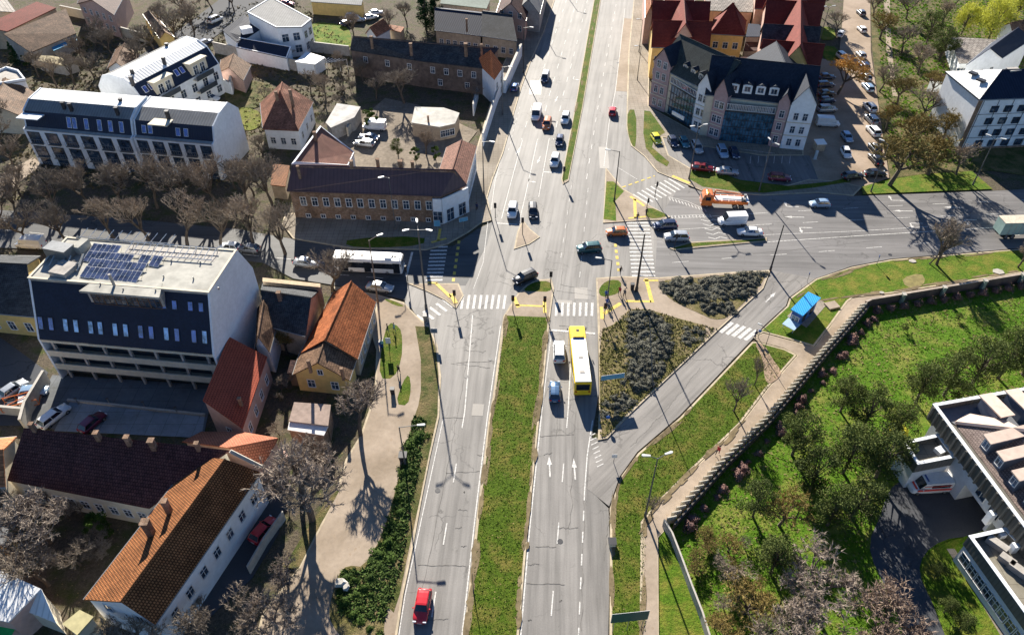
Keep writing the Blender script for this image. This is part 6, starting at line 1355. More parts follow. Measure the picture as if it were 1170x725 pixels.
# ================================================================ VEHICLES
def paint(name, c, metal=.3):
    if name in MATS: return MATS[name]
    m, n, b = nt(name); f = noise(n, vec(n, 'Object'), 3, 3)
    link(n, ramp(n, f, [(.3, sc(c, .9)), (.7, sc(c, 1.05))]), b.inputs['Base Color']); b.inputs['Roughness'].default_value = .32
    b.inputs['Metallic'].default_value = metal; b.inputs['Coat Weight'].default_value = .6; b.inputs['Coat Roughness'].default_value = .06; MATS[name] = m; return m
PC = dict(dkblue=(.03, .09, .19), white=(.78, .78, .77), black=(.018, .018, .022), red=(.55, .02, .03), dkred=(.22, .015, .03), blue=(.03, .10, .30), green=(.02, .09, .10), silver=(.42, .44, .46), grey=(.14, .15, .17), orange=(.62, .16, .03), yellow=(.75, .68, .04), teal=(.05, .20, .25), ltblue=(.30, .42, .55), navy=(.015, .03, .08), maroon=(.16, .02, .05))
def cpaint(c): return paint('paint_'+c, PC[c], 0 if c in ('white', 'yellow', 'red', 'orange') else .35)
LAMP = plain('headlamp', (.7, .72, .75), .15, .03); TAIL = plain('tail_lamp', (.45, .01, .01), .25, .05); CGL = glass('car_glass', (.012, .016, .022), .04)
def ring(y, hw, z0, zt, tuck=.9):
    zm = z0+(zt-z0)*.45; P = [(-hw*.82, z0), (-hw*.98, z0+.12), (-hw, zm), (-hw*.97, zt-.10), (-hw*tuck, zt), (0, zt+.025), (hw*tuck, zt), (hw*.97, zt-.10), (hw, zm), (hw*.98, z0+.12), (hw*.82, z0)]
    return [(x, y, z) for x, z in P]
WHM = {}
def wheel(root, x, y, r=.32, w=.22):
    k = (round(r, 2), round(w, 2))
    if k not in WHM:
        t = MB(); t.tube((-w/2, 0, 0), (w/2, 0, 0), r, r, 14); m = MB()
        m.tube((-w/2-.012, 0, 0), (w/2+.012, 0, 0), r*.6, r*.6, 10); WHM[k] = (t.mesh('wheel', RUB, uv=False), m.mesh('rim', RIM, uv=False))
    o = inst('wheel', WHM[k][0], root, (x, y, r)); inst('rim', WHM[k][1], o)
CARK = {  # L, W, H, hood end, windshield top, rear roof end, rear glass base, belt z, hood z, trunk z
 'hatch': (3.95, 1.72, 1.48, .85, .25, -1.35, -1.80, .92, .86, .92), 'sedan': (4.6, 1.80, 1.45, .95, .25, -1.05, -1.62, .90, .84, .90),
 'wagon': (4.6, 1.80, 1.50, 1.05, .35, -1.75, -2.15, .92, .86, .92), 'suv': (4.5, 1.86, 1.70, 1.10, .50, -1.70, -2.05, 1.05, 1.02, 1.05),
 'van': (5.2, 2.0, 2.25, 1.75, 1.15, -2.35, -2.52, 1.20, 1.10, 1.2), 'minivan': (4.7, 1.88, 1.85, 1.45, .75, -1.95, -2.25, 1.05, .98, 1.05)}
def make_car(kind, c, roofc=None):
    L, W, H, ws0, ws1, rr, rg, bz, hz, tz = CARK[kind]; root = empty('parked_car', (0, 0, 0)); p = cpaint(c); hw = W/2; f = L/2
    m = MB(); m.loft([ring(-f, hw*.80, .36, tz*.80), ring(-f+.10, hw*.92, .24, tz*.94), ring(rg+.02 if rg > -f+.35 else -f+.32, hw*.99, .2, tz), ring(rg+.4, hw, .2, bz), ring(0, hw, .2, bz), ring(ws0-.15, hw, .2, bz), ring(ws0+.05, hw*.99, .2, hz+.03), ring(f-.55, hw*.96, .2, hz-.06), ring(f-.16, hw*.88, .24, hz-.17), ring(f, hw*.72, .34, hz-.33)])
    body = m.build('body', p, root, smooth=True, uv=False)
    bw, tw_ = hw*.90, hw*.70
    g_ = MB(); zt = H-.07
    lo = [(-bw, rg, bz-.04), (-bw*.98, ws0, bz-.02), (bw*.98, ws0, bz-.02), (bw, rg, bz-.04)]; hi = [(-tw_, rr, zt), (-tw_, ws1, zt), (tw_, ws1, zt), (tw_, rr, zt)]
    for i in range(4): j = (i+1) % 4; g_.poly([lo[i], lo[j], hi[j], hi[i]])
    if kind == 'van':
        g_ = MB(); e = .9
        g_.poly([lo[1], lo[2], hi[2], hi[1]]); 
        for s in (-1, 1): g_.poly([(s*bw*1.005, ws0-.1, bz+.05), (s*(tw_+.02)*1.02, ws1-.1, zt-.25), (s*(tw_+.02)*1.03, ws1-1.0, zt-.25), (s*bw*1.005, ws0-1.2, bz+.05)])
        hb = MB(); tw2 = hw*.88
        hb.loft([[(-bw, y, bz-.05), (-bw*.99, y, zt-.5), (-tw2, y, zt), (0, y, H), (tw2, y, zt), (bw*.99, y, zt-.5), (bw, y, bz-.05)] for y in (-f+.06, -f+.3, 0, ws1)])
        hb.build('load_body', p, root, smooth=False, uv=False); g_.build('windows', CGL, root, uv=False)
        wf = MB().poly([(-bw*.96, ws0, bz), (bw*.96, ws0, bz), (tw2, ws1+.02, zt-.02), (-tw2, ws1+.02, zt-.02)]); wf.build('windscreen', CGL, root, uv=False)
        for s in (-1, 1): hb2 = MB().poly([(s*bw*.99, ws0, bz-.04), (s*tw2, ws1, zt), (s*bw*.99, ws1, bz-.04)]); hb2.build('door_pillar', p, root, uv=False)
    else:
        g_.build('windows', CGL, root, uv=False)
        r_ = MB(); q = tw_+.03; r_.loft([[(-q, y, zt-.015+dz), (-q*.85, y, zt+.05+dz), (0, y, H+dz), (q*.85, y, zt+.05+dz), (q, y, zt-.015+dz)] for y, dz in ((rr-.06, -.03), (rr+.25, 0), ((rr+ws1)/2, .01), (ws1-.15, 0), (ws1+.05, -.03))])
        for s in (-1, 1):
            for a_, b_ in (((s*bw, ws0, bz-.02), (s*tw_, ws1, zt)), ((s*bw, rg, bz-.04), (s*tw_, rr, zt)), ((s*bw*1.0, (ws1+rr)/2+.1, bz), (s*tw_*1.01, (ws1+rr)/2, zt))): r_.tube(a_, b_, .045, .04, 4)
        r_.build('roof', cpaint(roofc) if roofc else p, root, smooth=False, uv=False)
    for s in (-1, 1):
        MB().box((s*hw*.66, f-.10, hz-.32), (.36, .14, .16)).build('headlight', LAMP, root, uv=False)
        MB().box((s*hw*.70, -f+.05, tz*.72), (.30, .12, .2)).build('tail_light', TAIL, root, uv=False)
        MB().box((s*(hw+.08), ws0-.35, bz-.02), (.16, .12, .12)).build('mirror', p, root, uv=False)
        for y in (f-.85, -f+.8): wheel(root, s*(hw-.12), y, .32 if kind != 'van' else .35)
    MB().box((0, f-.02, .35), (.5, .05, .11)).build('number_plate', FRW, root, uv=False); MB().box((0, -f+.0, .5), (.5, .05, .11)).build('number_plate', FRW, root, uv=False)
    return root
CARS = {}
def car(kind, c, px, py, hdg, label, z=.75, group=None, cat='car', name=None, roofc=None, zz=.04):
    k = (kind, c, roofc)
    if k not in CARS: CARS[k] = o = make_car(kind, c, roofc)
    else: o = copytree(CARS[k])
    q = G(px, py, z); o.location = (q.x, q.y, zz); o.rotation_euler.z = R(hdg)-math.pi/2; o.name = name or ('van' if kind == 'van' else 'car')
    for kk in ('group',):
        if kk in o.keys(): del o[kk]
    return tag(o, label, 'van' if kind == 'van' else cat, group)
UP = math.degrees(ang_up); LO = math.degrees(ang_low)
gN = 'cars waiting southbound at the top of the junction'
car('minivan', 'navy', 623, 88, -90+UP, 'dark blue car with a pale roof, farthest up the left carriageway', roofc='white')
car('van', 'white', 613, 129, -90+UP, 'white van beside the orange car in the southbound queue', z=1)
car('suv', 'orange', 625, 141, -90+UP, 'orange red car between the white van and the white hatchback in the queue')
car('suv', 'white', 646, 135, -90+UP, 'white car next to the grass median, second from the front of its lane', z=.7)
car('hatch', 'navy', 639.5, 160, -90+UP, 'dark blue car directly behind the white one waiting at the stop line')
car('suv', 'white', 634, 183, -90+UP, 'white car first at the stop line beside the tip of the grass median')
car('suv', 'white', 585.5, 240, -90+UP+4, 'white car left of the tan traffic island'); car('wagon', 'black', 609, 240, -90+UP+10, 'black estate car right of the white one at the tan traffic island')
car('hatch', 'red', 700, 126, 90+UP, 'small red car driving away up the right carriageway')
car('suv', 'green', 673, 283, 188, 'dark green car crossing the middle of the junction')
car('suv', 'black', 600, 316, 215, 'black car with a white bonnet turning past the nose of the grass median', roofc='black')
car('hatch', 'orange', 704.5, 264, 182, 'small orange and red car leaving the eastern zebra crossing')
car('suv', 'navy', 760, 257, 184, 'dark blue car waiting at the eastern zebra crossing'); car('suv', 'silver', 773, 270, 180, 'silver car beside the dark blue one at the eastern zebra crossing')
car('van', 'white', 837, 250, 184, 'white van in the eastern street behind the queue', z=1.1); car('sedan', 'white', 857, 264, 177, 'white saloon beside the white van in the eastern street')
car('hatch', 'ltblue', 937, 232, 180, 'pale car alone in the shade of the eastern street')
car('suv', 'white', 639, 401, 88, 'white car next to the yellow bus'); car('hatch', 'dkblue', 634, 446, 87, 'blue car following the white one beside the yellow bus')
car('hatch', 'red', 482.5, 691, -95, 'bright red car at the bottom of the left carriageway')
car('sedan', 'silver', 434, 327, -12, 'silver car in the shade below the white bus'); car('sedan', 'silver', 350, 299, -10, 'silver car left of the bare tree on the western street')
car('hatch', 'white', 262, 281, 170, 'white car mostly hidden behind the solar roofed block'); car('hatch', 'grey', 284, 283, 170, 'grey car beside the hidden white one on the western street')
car('van', 'white', 35, 278, 175, 'white van behind the parapet at the left edge', z=.8)
car('hatch', 'yellow', 750, 158, -80, 'bright yellow car at the end of the forecourt row'); car('hatch', 'navy', 769, 161, -82, 'dark car just right of the yellow car in the shade'); car('hatch', 'teal', 782, 162, -84, 'teal car in the shade, third from the yellow car')
car('suv', 'silver', 796.5, 168, -85, 'silver car under the street lamp in front of the gabled tower'); car('suv', 'ltblue', 825.5, 173, -88, 'pale blue car in front of the navy glass front'); car('hatch', 'navy', 839, 174, -88, 'dark blue car beside the pale blue one in front of the glass front')
car('wagon', 'dkred', 803, 191, -12, 'dark red car on the corner of the sunny grass'); car('sedan', 'silver', 831, 195, -6, 'silver saloon driving along the shaded forecourt road'); car('wagon', 'maroon', 891, 202, -6, 'maroon estate car in the shade of the forecourt road')
for k, (x, y, c, kd) in enumerate(((944, 87, 'navy', 'sedan'), (943, 96, 'navy', 'wagon'), (944, 106, 'black', 'sedan'), (945, 114, 'navy', 'hatch'))): car(kd, c, x, y, 8, 'dark car in the shaded row beside the navy building, %s from the top' % N[k], zz=.04)
car('suv', 'silver', 945, 124, 6, 'pale car above the white van in the shaded row'); car('van', 'white', 946, 139, -6, 'white van at the lower end of the shaded row', z=1)
car('hatch', 'ltblue', 968, 156, -88, 'pale blue car, upper of two in the shadow tip'); car('hatch', 'white', 967, 174, -95, 'white car, lower of two in the shadow tip')
car('wagon', 'black', 975, 200, 12, 'black estate car at the lower end of the car park'); car('sedan', 'black', 1000, 197, 4, 'black car under the street lamp at the car park exit')
for k, (x, y, c, kd, h) in enumerate(((984, 62, 'silver', 'hatch', 92), (987, 75, 'navy', 'suv', 92), (990, 87, 'silver', 'hatch', 92), (992, 99, 'ltblue', 'wagon', 92), (994, 122, 'white', 'suv', 95), (996, 136, 'silver', 'suv', 95), (998, 149, 'white', 'suv', 95), (1000, 168, 'grey', 'hatch', 95), (1001, 181, 'black', 'sedan', 95))):
    car(kd, c, x, y, h, '%s car in the sunny right hand parking row, %s from the top' % (c.replace('ltblue', 'pale blue').replace('navy', 'dark blue'), N[k]))
car('suv', 'white', 963, 65, -80, 'white car under the orange brown tree'); car('hatch', 'white', 985, 33, 92, 'white car high up the car park road'); car('hatch', 'grey', 984, 14, 92, 'grey car near the top of the car park road'); car('hatch', 'white', 961, 38, 60, 'white car half hidden by the branches beside the small lawns')
car('van', 'white', 428, 143, 172, 'white van in the courtyard behind the maroon roof', z=1); car('sedan', 'silver', 421, 156, 165, 'silver car, middle one of the courtyard cars'); car('wagon', 'silver', 416, 163, 165, 'silver car nearest the reddish roof in the courtyard')
for k, (x, y, c) in enumerate(((402, 18, 'white'), (409, 22, 'silver'), (430, 14, 'white'), (424, 19, 'white'), (396, 26, 'navy'))): car('hatch', c, x, y, 10*k, ('%s car parked in the yard at the top, ' % c)+('leftmost on the upper side', 'just right of the leftmost', 'rightmost', 'second from the right', 'lowest and darkest')[k])
car('minivan', 'white', 246, 22, 60, 'white car on the sunny side of the back street', zz=.0); car('wagon', 'navy', 234, 48, 60, 'dark car parked behind the white apartment roof', zz=.0); car('sedan', 'dkred', 328, 3, -20, 'dark red car at the top edge behind the modern house', zz=0)
car('wagon', 'white', 240, 111, -15, 'white car parked beneath the balconies of the turned apartment block', zz=.0); car('hatch', 'blue', 588, 99, 80, 'blue car in deep shade beside the white street wall', zz=.1)
car('wagon', 'white', 61, 474, 62, 'white car in the courtyard against the concrete wall', zz=.0); car('hatch', 'maroon', 105, 481, 65, 'dark maroon car in the courtyard with the bollards', zz=.0)
car('hatch', 'silver', 15, 443, 60, 'silver car in the dark yard at the left edge', zz=0); car('hatch', 'ltblue', 38, 446, 10, 'pale blue car beside the orange machine', zz=0)
car('hatch', 'red', 301, 604, 62, 'red car parked in the shade below the long orange house', zz=0)
# ---- city buses
BUSY = paint('bus_yellow', (.83, .55, .02), 0); BUSW = paint('bus_white', (.78, .77, .74), 0); BUSR = plain('bus_roof_white', (.86, .85, .82), .5, .04)
def bus(name, label, px, py, hdg, side, front_roof, L=11.9):
    root = empty(name, (0, 0, 0), 0, label, 'bus'); W_, H_ = 2.5, 3.0; f = L/2; hw = W_/2
    m = MB(); sec = lambda y, k=1, zt=H_: [(-hw*k, y, .35), (-hw*k, y, zt-.28), (-hw*.86*k, y, zt), (hw*.86*k, y, zt), (hw*k, y, zt-.28), (hw*k, y, .35)]
    m.loft([sec(-f, .96), sec(-f+.15), sec(f-.35), sec(f-.08, .97, H_-.05), sec(f, .9, H_-.4)]); m.build('body', side, root, uv=False)
    g_ = MB()
    for s in (-1, 1): g_.box((s*(hw+.005), -.1, 1.25), (.03, L-.9, 1.15)); 
    g_.build('side_windows', CGL, root, uv=False)
    MB().box((0, f-.02, 1.15), (W_*.84, .08, 1.35)).build('windscreen', CGL, root, uv=False); MB().box((0, -f+.01, 1.35), (W_*.78, .06, 1.2)).build('rear_window', CGL, root, uv=False)
    MB().box((0, -.75, H_), (W_*.9, L-1.7, .07)).build('roof', BUSR, root, uv=False)
    r_ = MB(); r_.box((0, f-1.65, H_+.001), (W_*.9, 2.6, .09)); r_.build('roof_front', front_roof, root, uv=False)
    v = MB(); v.box((0, f-2.3, H_+.08), (1.6, 1.1, .22)); v.build('roof_unit', front_roof, root, uv=False)
    v = MB(); 
    for k in range(3): v.box((0, f-1.2-k*.42, H_+.11), (.42, .26, .10))
    v.build('roof_vent', BLACK, root, uv=False); v = MB()
    for y in (-1.0, -4.0): v.box((0, y, H_+.07), (.7, .5, .05))
    for y in (-2.4, -3.2, .6, 1.7, -.2, -4.9): v.box((0, y, H_+.07), (2.2, .03, .02))
    v.build('roof_hatch', GREYW, root, uv=False); MB().box((0, f-2.95, H_+.075), (1.7, .25, .08)).build('roof_strip', PVB, root, uv=False)
    MB().box((0, -f+.35, 2.2), (W_*.9, .9, .82)).build('rear_engine_cover', BLACK, root, uv=False) if False else None
    MB().box((0, f+.03, 2.55), (1.6, .06, .26)).build('destination_display', BLACK, root, uv=False)
    for s in (-1, 1):
        MB().box((s*hw*.75, -f-.01, .9), (.2, .06, .3)).build('tail_light', TAIL, root, uv=False); MB().box((s*hw*.75, f-.01, .6), (.3, .08, .2)).build('headlight', LAMP, root, uv=False); MB().box((s*(hw+.18), f-.1, 2.1), (.14, .12, .42)).build('mirror', BLACK, root, uv=False)
        for y in (f-2.6, -f+3.0): wheel(root, s*(hw-.16), y, .48, .3)
    for y in (f-.9, 0, -f+2): MB().box((hw+.012, y, .42), (.03, 1.15, 2.1)).build('door', CGL, root, uv=False)
    q = G(px, py, 1.5); root.location = (q.x, q.y, .03); root.rotation_euler.z = R(hdg)-math.pi/2; return root
PVB = paint('blue_strip', (.03, .08, .35), 0)
bus('city_bus', 'yellow city bus with a white roof waiting beside the triangular shrub bed', 662, 411, 90+.8, BUSY, BUSY)
bus('city_bus', 'white and cream city bus with a yellow front in the shade of the western street', 421.5, 300, -4.5, BUSW, BUSR)
# ---- orange recovery lorry, box lorry, ambulance, orange digger
def lorry(label, px, py, hdg, L, cabc, kind):
    root = empty('lorry' if kind == 'box' else 'recovery_lorry', (0, 0, 0), 0, label, 'lorry'); f = L/2; p = cpaint(cabc) if isinstance(cabc, str) else cabc
    m = MB(); hw = 1.22; sec = lambda y, z0, zt: [(-hw, y, z0), (-hw, y, zt-.2), (-hw*.9, y, zt), (hw*.9, y, zt), (hw, y, zt-.2), (hw, y, z0)]
    m.loft([sec(f-2.1, .6, 2.75), sec(f-1.9, .5, 2.85), sec(f-.45, .5, 2.8), sec(f-.05, .5, 1.7), sec(f, .5, 1.3)]); m.build('cab', p, root, uv=False)
    MB().poly([(-1.05, f-.05, 1.72), (1.05, f-.05, 1.72), (1.0, f-.42, 2.68), (-1.0, f-.42, 2.68)]).build('windscreen', CGL, root, uv=False)
    for s in (-1, 1):
        MB().box((s*1.225, f-1.2, 1.65), (.03, 1.0, .8)).build('side_window', CGL, root, uv=False); MB().box((s*1.4, f-.35, 1.8), (.12, .15, .5)).build('mirror', BLACK, root, uv=False); MB().box((s*.85, f+.0, .75), (.35, .06, .2)).build('headlight', LAMP, root, uv=False)
        for y in ((f-1.2, -f+1.5, -f+2.7) if L > 7 else (f-1.2, -f+1.5)): wheel(root, s*1.02, y, .48, .3)
    MB().box((0, -.5, .65), (.9, L-1.4, .3)).build('chassis', BLACK, root, uv=False)
    if kind == 'box':
        MB().box((0, -1.1, 1.0), (2.45, L-2.35, 2.5)).build('box_body', plain('pale_green_box', (.30, .42, .38), .6, .12), root, uv=False)
        m = MB(); m.box((0, -1.1, 3.5), (2.5, L-2.3, .1)); m.build('box_roof', plain('rusty_cream', (.60, .52, .40), .7, .2, 3), root, uv=False)
        m = MB(); 
        for k in range(6):
            for s in (-1, 1): m.box((s*1.24, f-2.6-k*(L-3)/6, 1.0), (.04, .08, 2.5))
        m.build('rib', GREYW, root, uv=False)
    else:
        MB().box((0, -.95, 1.0), (2.4, L-2.5, .16)).build('flatbed', p, root, uv=False)
        m = MB(); m.box((0, -.9, 1.17), (1.5, L-3.6, .5)); m.box((0, -1.5, 1.68), (.8, L-5, .1)); m.build('load_deck', FRW, root, uv=False)
        m = MB()
        for s in (-1, 1): m.box((s*1.15, -.95, 1.16), (.12, L-2.6, .45)); 
        for k in range(4): m.tube((-1.15, f-2.6-k*1.3, 1.6), (1.15, f-2.6-k*1.3, 1.6), .06, n=5)
        m.build('side_rail', p, root, uv=False)
        m = MB(); m.tube((.6, f-2.6, 1.4), (.6, f-2.7, 2.9), .18, n=8); m.tube((.6, f-2.7, 2.9), (.3, -f+1.6, 2.4), .15, .12, 6); m.tube((.3, -f+1.6, 2.4), (.3, -f+1.3, 1.6), .1, n=6); m.build('crane_arm', p, root, uv=False)
        m = MB(); m.box((0, f-1.1, 2.85), (1.7, .3, .16)); m.build('beacon_bar', paint('beacon', (.9, .45, .03), 0), root, uv=False)
        m = MB(); m.box((-.5, -f+1.2, 1.2), (.6, .8, .8)); m.box((.6, -f+.7, 1.2), (.5, .5, 1.0)); m.build('winch', GALV, root, uv=False)
        MB().box((0, -f+.4, .9), (2.4, .5, .7)).build('rear_bumper', cpaint('white'), root, uv=False)
    q = G(px, py, 1.3); root.location = (q.x, q.y, .04); root.rotation_euler.z = R(hdg)-math.pi/2; return root
lorry('orange recovery lorry with a crane arm and a white deck in the eastern street', 828, 228, 176, 9.2, 'orange', 'tow')
lorry('old pale green box lorry with a rusty cream roof at the right edge', 1166, 262, 2, 9.0, 'white', 'box')
am = make_car('van', 'white'); am.name = 'ambulance'; q = G(1062, 552, 1.1); am.location = (q.x, q.y, .06); am.rotation_euler.z = R(184)-math.pi/2; tag(am, 'white ambulance van with red striping parked under the ribbed building', 'ambulance')
RS = paint('red_stripe', (.75, .05, .03), 0); m = MB()
for s in (-1, 1): m.box((s*1.006, -.2, .85), (.03, 4.4, .34)); m.box((s*1.0, -.4, 1.75), (.06, 3.6, .05))
m.box((0, 2.02, 1.1), (1.5, .3, .02)); m.build('red_stripe', RS, am, uv=False)
m = MB()
for s in (-1, 1): m.box((s*.93, -.9, 1.35), (.05, 2.4, .5))
m.build('side_window', CGL, am, uv=False); MB().box((0, .8, 2.24), (1.0, .16, .10)).build('light_bar', paint('blue_beacon', (.03, .08, .3), 0), am, uv=False)
dg = empty('work_platform', (*G(24, 459, .8), 0), R(20), 'orange framed trailer platform parked in the dark yard', 'trailer'); OR = cpaint('orange')
m = MB()
for x in (-2.3, 2.3): m.tube((x, -1, .5), (x, 1, .5), .07, n=5)
for y in (-1, 1): m.tube((-2.3, y, .5), (2.3, y, .5), .07, n=5); m.tube((-2.3, y, 1.3), (2.3, y, 1.5), .07, n=5)
for x in (-2.3, -.8, .8, 2.3):
    for y in (-1, 1): m.tube((x, y, .5), (x, y, 1.45), .06, n=5)
m.tube((-2.3, -1, 1.3), (2.3, 1, 1.5), .07, n=5); m.build('frame', OR, dg, uv=False); MB().box((.6, 0, .6), (1.6, 1.2, .7)).build('toolbox', FRW, dg, uv=False); MB().box((-1.2, .2, .6), (1.0, 1.0, .5)).build('engine', DARKM, dg, uv=False)
for s in (-1, 1): wheel(dg, 2.0*s if False else 0, 1.0*s, .32)
# ================================================================ STREET FURNITURE
def pole_(px, py, h, label, arms=(), r=.09, mat=None, name='street_lamp', cat='street lamp', top=None, armlen=2.0, rise=.35, r1=None, headk=1.0):
    q = G(px, py); o = empty(name, (q.x, q.y, .1), 0, label, cat); mat = mat or LAMPST; tp = Vector((0, 0, h))
    if top: tq = G(*top, h); tp = Vector((tq.x-q.x, tq.y-q.y, h))
    m = MB(); m.tube((0, 0, 0), tp, r*1.35, r1 or r*.75, 8); m.tube((0, 0, -.05), (0, 0, .9), r*1.9, r*1.7, 8); m.build('pole', mat, o)
    for a in arms:
        L = armlen
        if isinstance(a, tuple): a, L = a
        d = Vector((math.cos(R(a)), math.sin(R(a)), 0)); e = tp+d*L+Vector((0, 0, rise)); m = MB(); m.tube(tp-Vector((0, 0, .1)), e, .06, .045, 6); am_ = m.build('arm', mat, o)
        hm = MB(); s = Vector((-d.y, d.x, 0))*.17*headk; d2 = d*headk
        top_ = [e-d2*.15+s*.6, e+d2*.75+s, e+d2*.9, e+d2*.75-s, e-d2*.15-s*.6]
        hm.slab([tuple(v+Vector((0, 0, .10))) for v in top_], .16); hm.build('lamp_head', plain('lamp_head', (.55, .55, .53), .4, .05), am_)
    return o
LPL = GALV
pole_(487, 352, 15.6, 'tallest lamp mast with three heads at the south west corner of the junction', (100, -20, 200), .13, armlen=1.5)
pole_(432, 346, 12.0, 'brownish lamp mast beside the bright orange roof', (30,), .11, RUST, armlen=1.5, top=(421.6, 275))
pole_(452, 262, 11.0, 'thin lamp post in front of the brick corner building', (200,), .07, armlen=1)
pole_(553, 222, 11.5, 'lamp post on the shaded western pavement near the corner shop', (-20,), .09, armlen=1.6); pole_(574, 132, 11.5, 'lamp post on the shaded western pavement beside the white wall', (-20,), .09, armlen=1.6)
pole_(598, 84, 11.5, 'dark lamp post on the western pavement by the orange red hip roof', (-20,), .1, DARKM, armlen=1.6); pole_(613, 25, 11.5, 'dark lamp post on the western pavement high up the avenue', (-20,), .1, DARKM, armlen=1.6); pole_(638, -18, 11.5, 'lamp post just beyond the top edge', (-20,), .1, DARKM, armlen=1.6)
pole_(701.7, 230.7, 11, 'dark lamp post on the grass of the north east island', (170,), .1, DARKM, armlen=1.8, rise=.1); pole_(694.3, 340, 7.8, 'short lamp post on the small grass patch beside the junction', (170,), .08, armlen=1.8, rise=.15)
pole_(727, 333, 12.0, 'thick dark utility mast leaning beside the eastern zebra crossing', (), .16, DARKM, 'utility_mast', 'mast', top=(736.5, 268), r1=.1)
pole_(787, 205, 11.6, 'double armed lamp in front of the gabled tower', (15, 195), .1, armlen=1.0); pole_(867, 219, 10.6, 'pale lamp post in front of the navy glass front', (100, -50), .1, armlen=.8); pole_(994.7, 219.5, 10.4, 'lamp post under the great spreading tree', (130,), .09, armlen=1.2); pole_(1111, 212, 10.2, 'lamp post in front of the panelled block', (-20, 130), .1, armlen=1.0)
pole_(880, 309, 9.5, 'dark mast at the eastern tip of the shrub island', (), .12, DARKM, 'utility_mast', 'mast'); pole_(746, 444, 9.5, 'thin pale lamp mast standing in the triangular shrub bed', (), .07, name='lamp_mast', cat='mast', top=(742, 364))
pole_(463, 531, 7.8, 'lamp post in the kerbside shrub bed', (5,), .09, armlen=2.4, rise=.1); pole_(411, 765, 8.0, 'lamp post at the bottom edge of the kerbside bed', (-6,), .1, armlen=2.6, rise=.0)
pole_(737, 590, 11.8, 'lamp post with two arms at the bend of the eastern path', (175, 20), .1, armlen=1.0); pole_(871.7, 404.5, 4.5, 'small curved post beside the branch path to the kiosk', (140,), .05, armlen=1.6, rise=.6, headk=.6)
pole_(541, 676, 4.2, 'thin sign post on the grass median near the bottom', (), .04, name='sign_post', cat='post'); pole_(923, 47, 10, 'lamp post behind the red roofs beside the small lawns', (10, 190), .08, armlen=.8) if False else pole_(935, 52, 10, 'pale lamp post beside the small lawns and the red roofs', (10, 190), .09, armlen=.9)
pole_(730, 60, 8.5, 'thin dark post on the eastern pavement of the avenue, upper one', (200,), .07, DARKM, armlen=1); pole_(728, 92, 8.5, 'thin dark post on the eastern pavement of the avenue, lower one', (200,), .07, DARKM, armlen=1)
pole_(723, 150, 10, 'dark lamp post on the narrow grass strip of the eastern kerb', (200,), .09, DARKM, armlen=1.2) if False else None
# traffic lights
def signal(px, py, h, hdg, label, arm=0):
    q = G(px, py); o = empty('traffic_light', (q.x, q.y, .1), R(hdg)-math.pi/2, label, 'traffic light'); m = MB(); m.tube((0, 0, 0), (0, 0, h), .07, .06, 8)
    if arm: m.tube((0, 0, h), (arm, 0, h+.5), .06, .05, 6)
    m.build('post', DARKM, o); hx = [(0, h-1.0)]+([(arm, h-.35)] if arm else [])
    for x, z in hx:
        b_ = MB().box((x, .16, z), (.34, .22, .98)).build('signal_head', BLACK, o); MB().box((x, .03, z-.1), (.5, .03, 1.18)).build('backboard', BLACK, o)
        for k, c in enumerate(('lens_green', 'lens_amber', 'lens_red')):
            cc = {'lens_green': (.02, .12, .06), 'lens_amber': (.22, .10, .01), 'lens_red': (.20, .01, .01)}[c]
            MB().tube((x, .27, z+.18+.3*k), (x, .30, z+.18+.3*k), .1, n=10).build('lens', plain(c, cc, .3), b_)
for px, py, h, hd, lb in ((644, 208, 3.4, 90, 'traffic light on the tip of the northern grass median'), (597, 268, 3.6, 90, 'traffic light on the tan island among the southbound lanes'), (586, 355, 3.2, -90, 'traffic light on the left corner of the median nose'), (622, 356, 3.2, -90, 'traffic light on the right corner of the median nose'), (690, 366, 3.6, -90, 'traffic light beside the people on the eastern corner'),
    (738, 244, 3.4, 0, 'traffic light beside the small grass triangle by the eastern zebra'), (520, 350, 3.4, -90, 'traffic light on the south western slip island'), (748, 226, 3.6, 0, 'traffic light at the north eastern slip zebra'), (770, 285, 3.4, 0, 'traffic light on the end of the green strip in the eastern street'), (466, 322, 3.4, 180, 'traffic light beside the western stop line'), (629, 327, 3.0, 90, 'traffic light on the crescent of grass'), (566, 250, 3.4, 90, 'traffic light on the north western kerb corner')):
    signal(px, py, h, hd, lb)
# signs
def sign(px, py, h, w, hh, hdg, mat, label, name='road_sign', posts=1, cat='sign', z0=None, back=None, shape='box', tilt=0):
    q = G(px, py); o = empty(name, (q.x, q.y, .05), R(hdg)-math.pi/2, label, cat); m = MB()
    for k in range(posts): x = 0 if posts == 1 else -w*.4+k*w*.8/(posts-1); m.tube((x, 0, 0), (x, 0, h), .045, n=6)
    m.build('post', GALV, o); p = MB()
    if shape == 'round': p.tube((0, .05, h-hh/2), (0, .09, h-hh/2), hh/2, n=18)
    elif shape == 'tri': p.slab([(-w/2, .05, h), (w/2, .05, h), (0, .05, h-hh)], .01); p.poly([(-w/2, .09, h), (w/2, .09, h), (0, .09, h-hh)])
    else: p.box((0, .08, h-hh), (w, .05, hh))
    p.build('panel', mat, o); p = MB()
    if shape == 'box': p.box((0, .05, h-hh-.03), (w+.1, .03, hh+.06)); p.build('frame', back or FRW, o)
    return o
SGB = plain('sign_blue', (.02, .12, .45), .4, .05); SGG = plain('sign_green_back', (.015, .09, .08), .6, .1); SLB = plain('sign_pale_blue', (.12, .34, .50), .4, .08); SGY = plain('sign_yellow', (.8, .62, .05), .5, .05); SGR = plain('sign_red', (.6, .03, .03), .5)
sign(698, 446, 3.4, 3.4, .9, -80, SLB, 'pale blue direction board standing in the triangular shrub bed', 'direction_sign', 2)
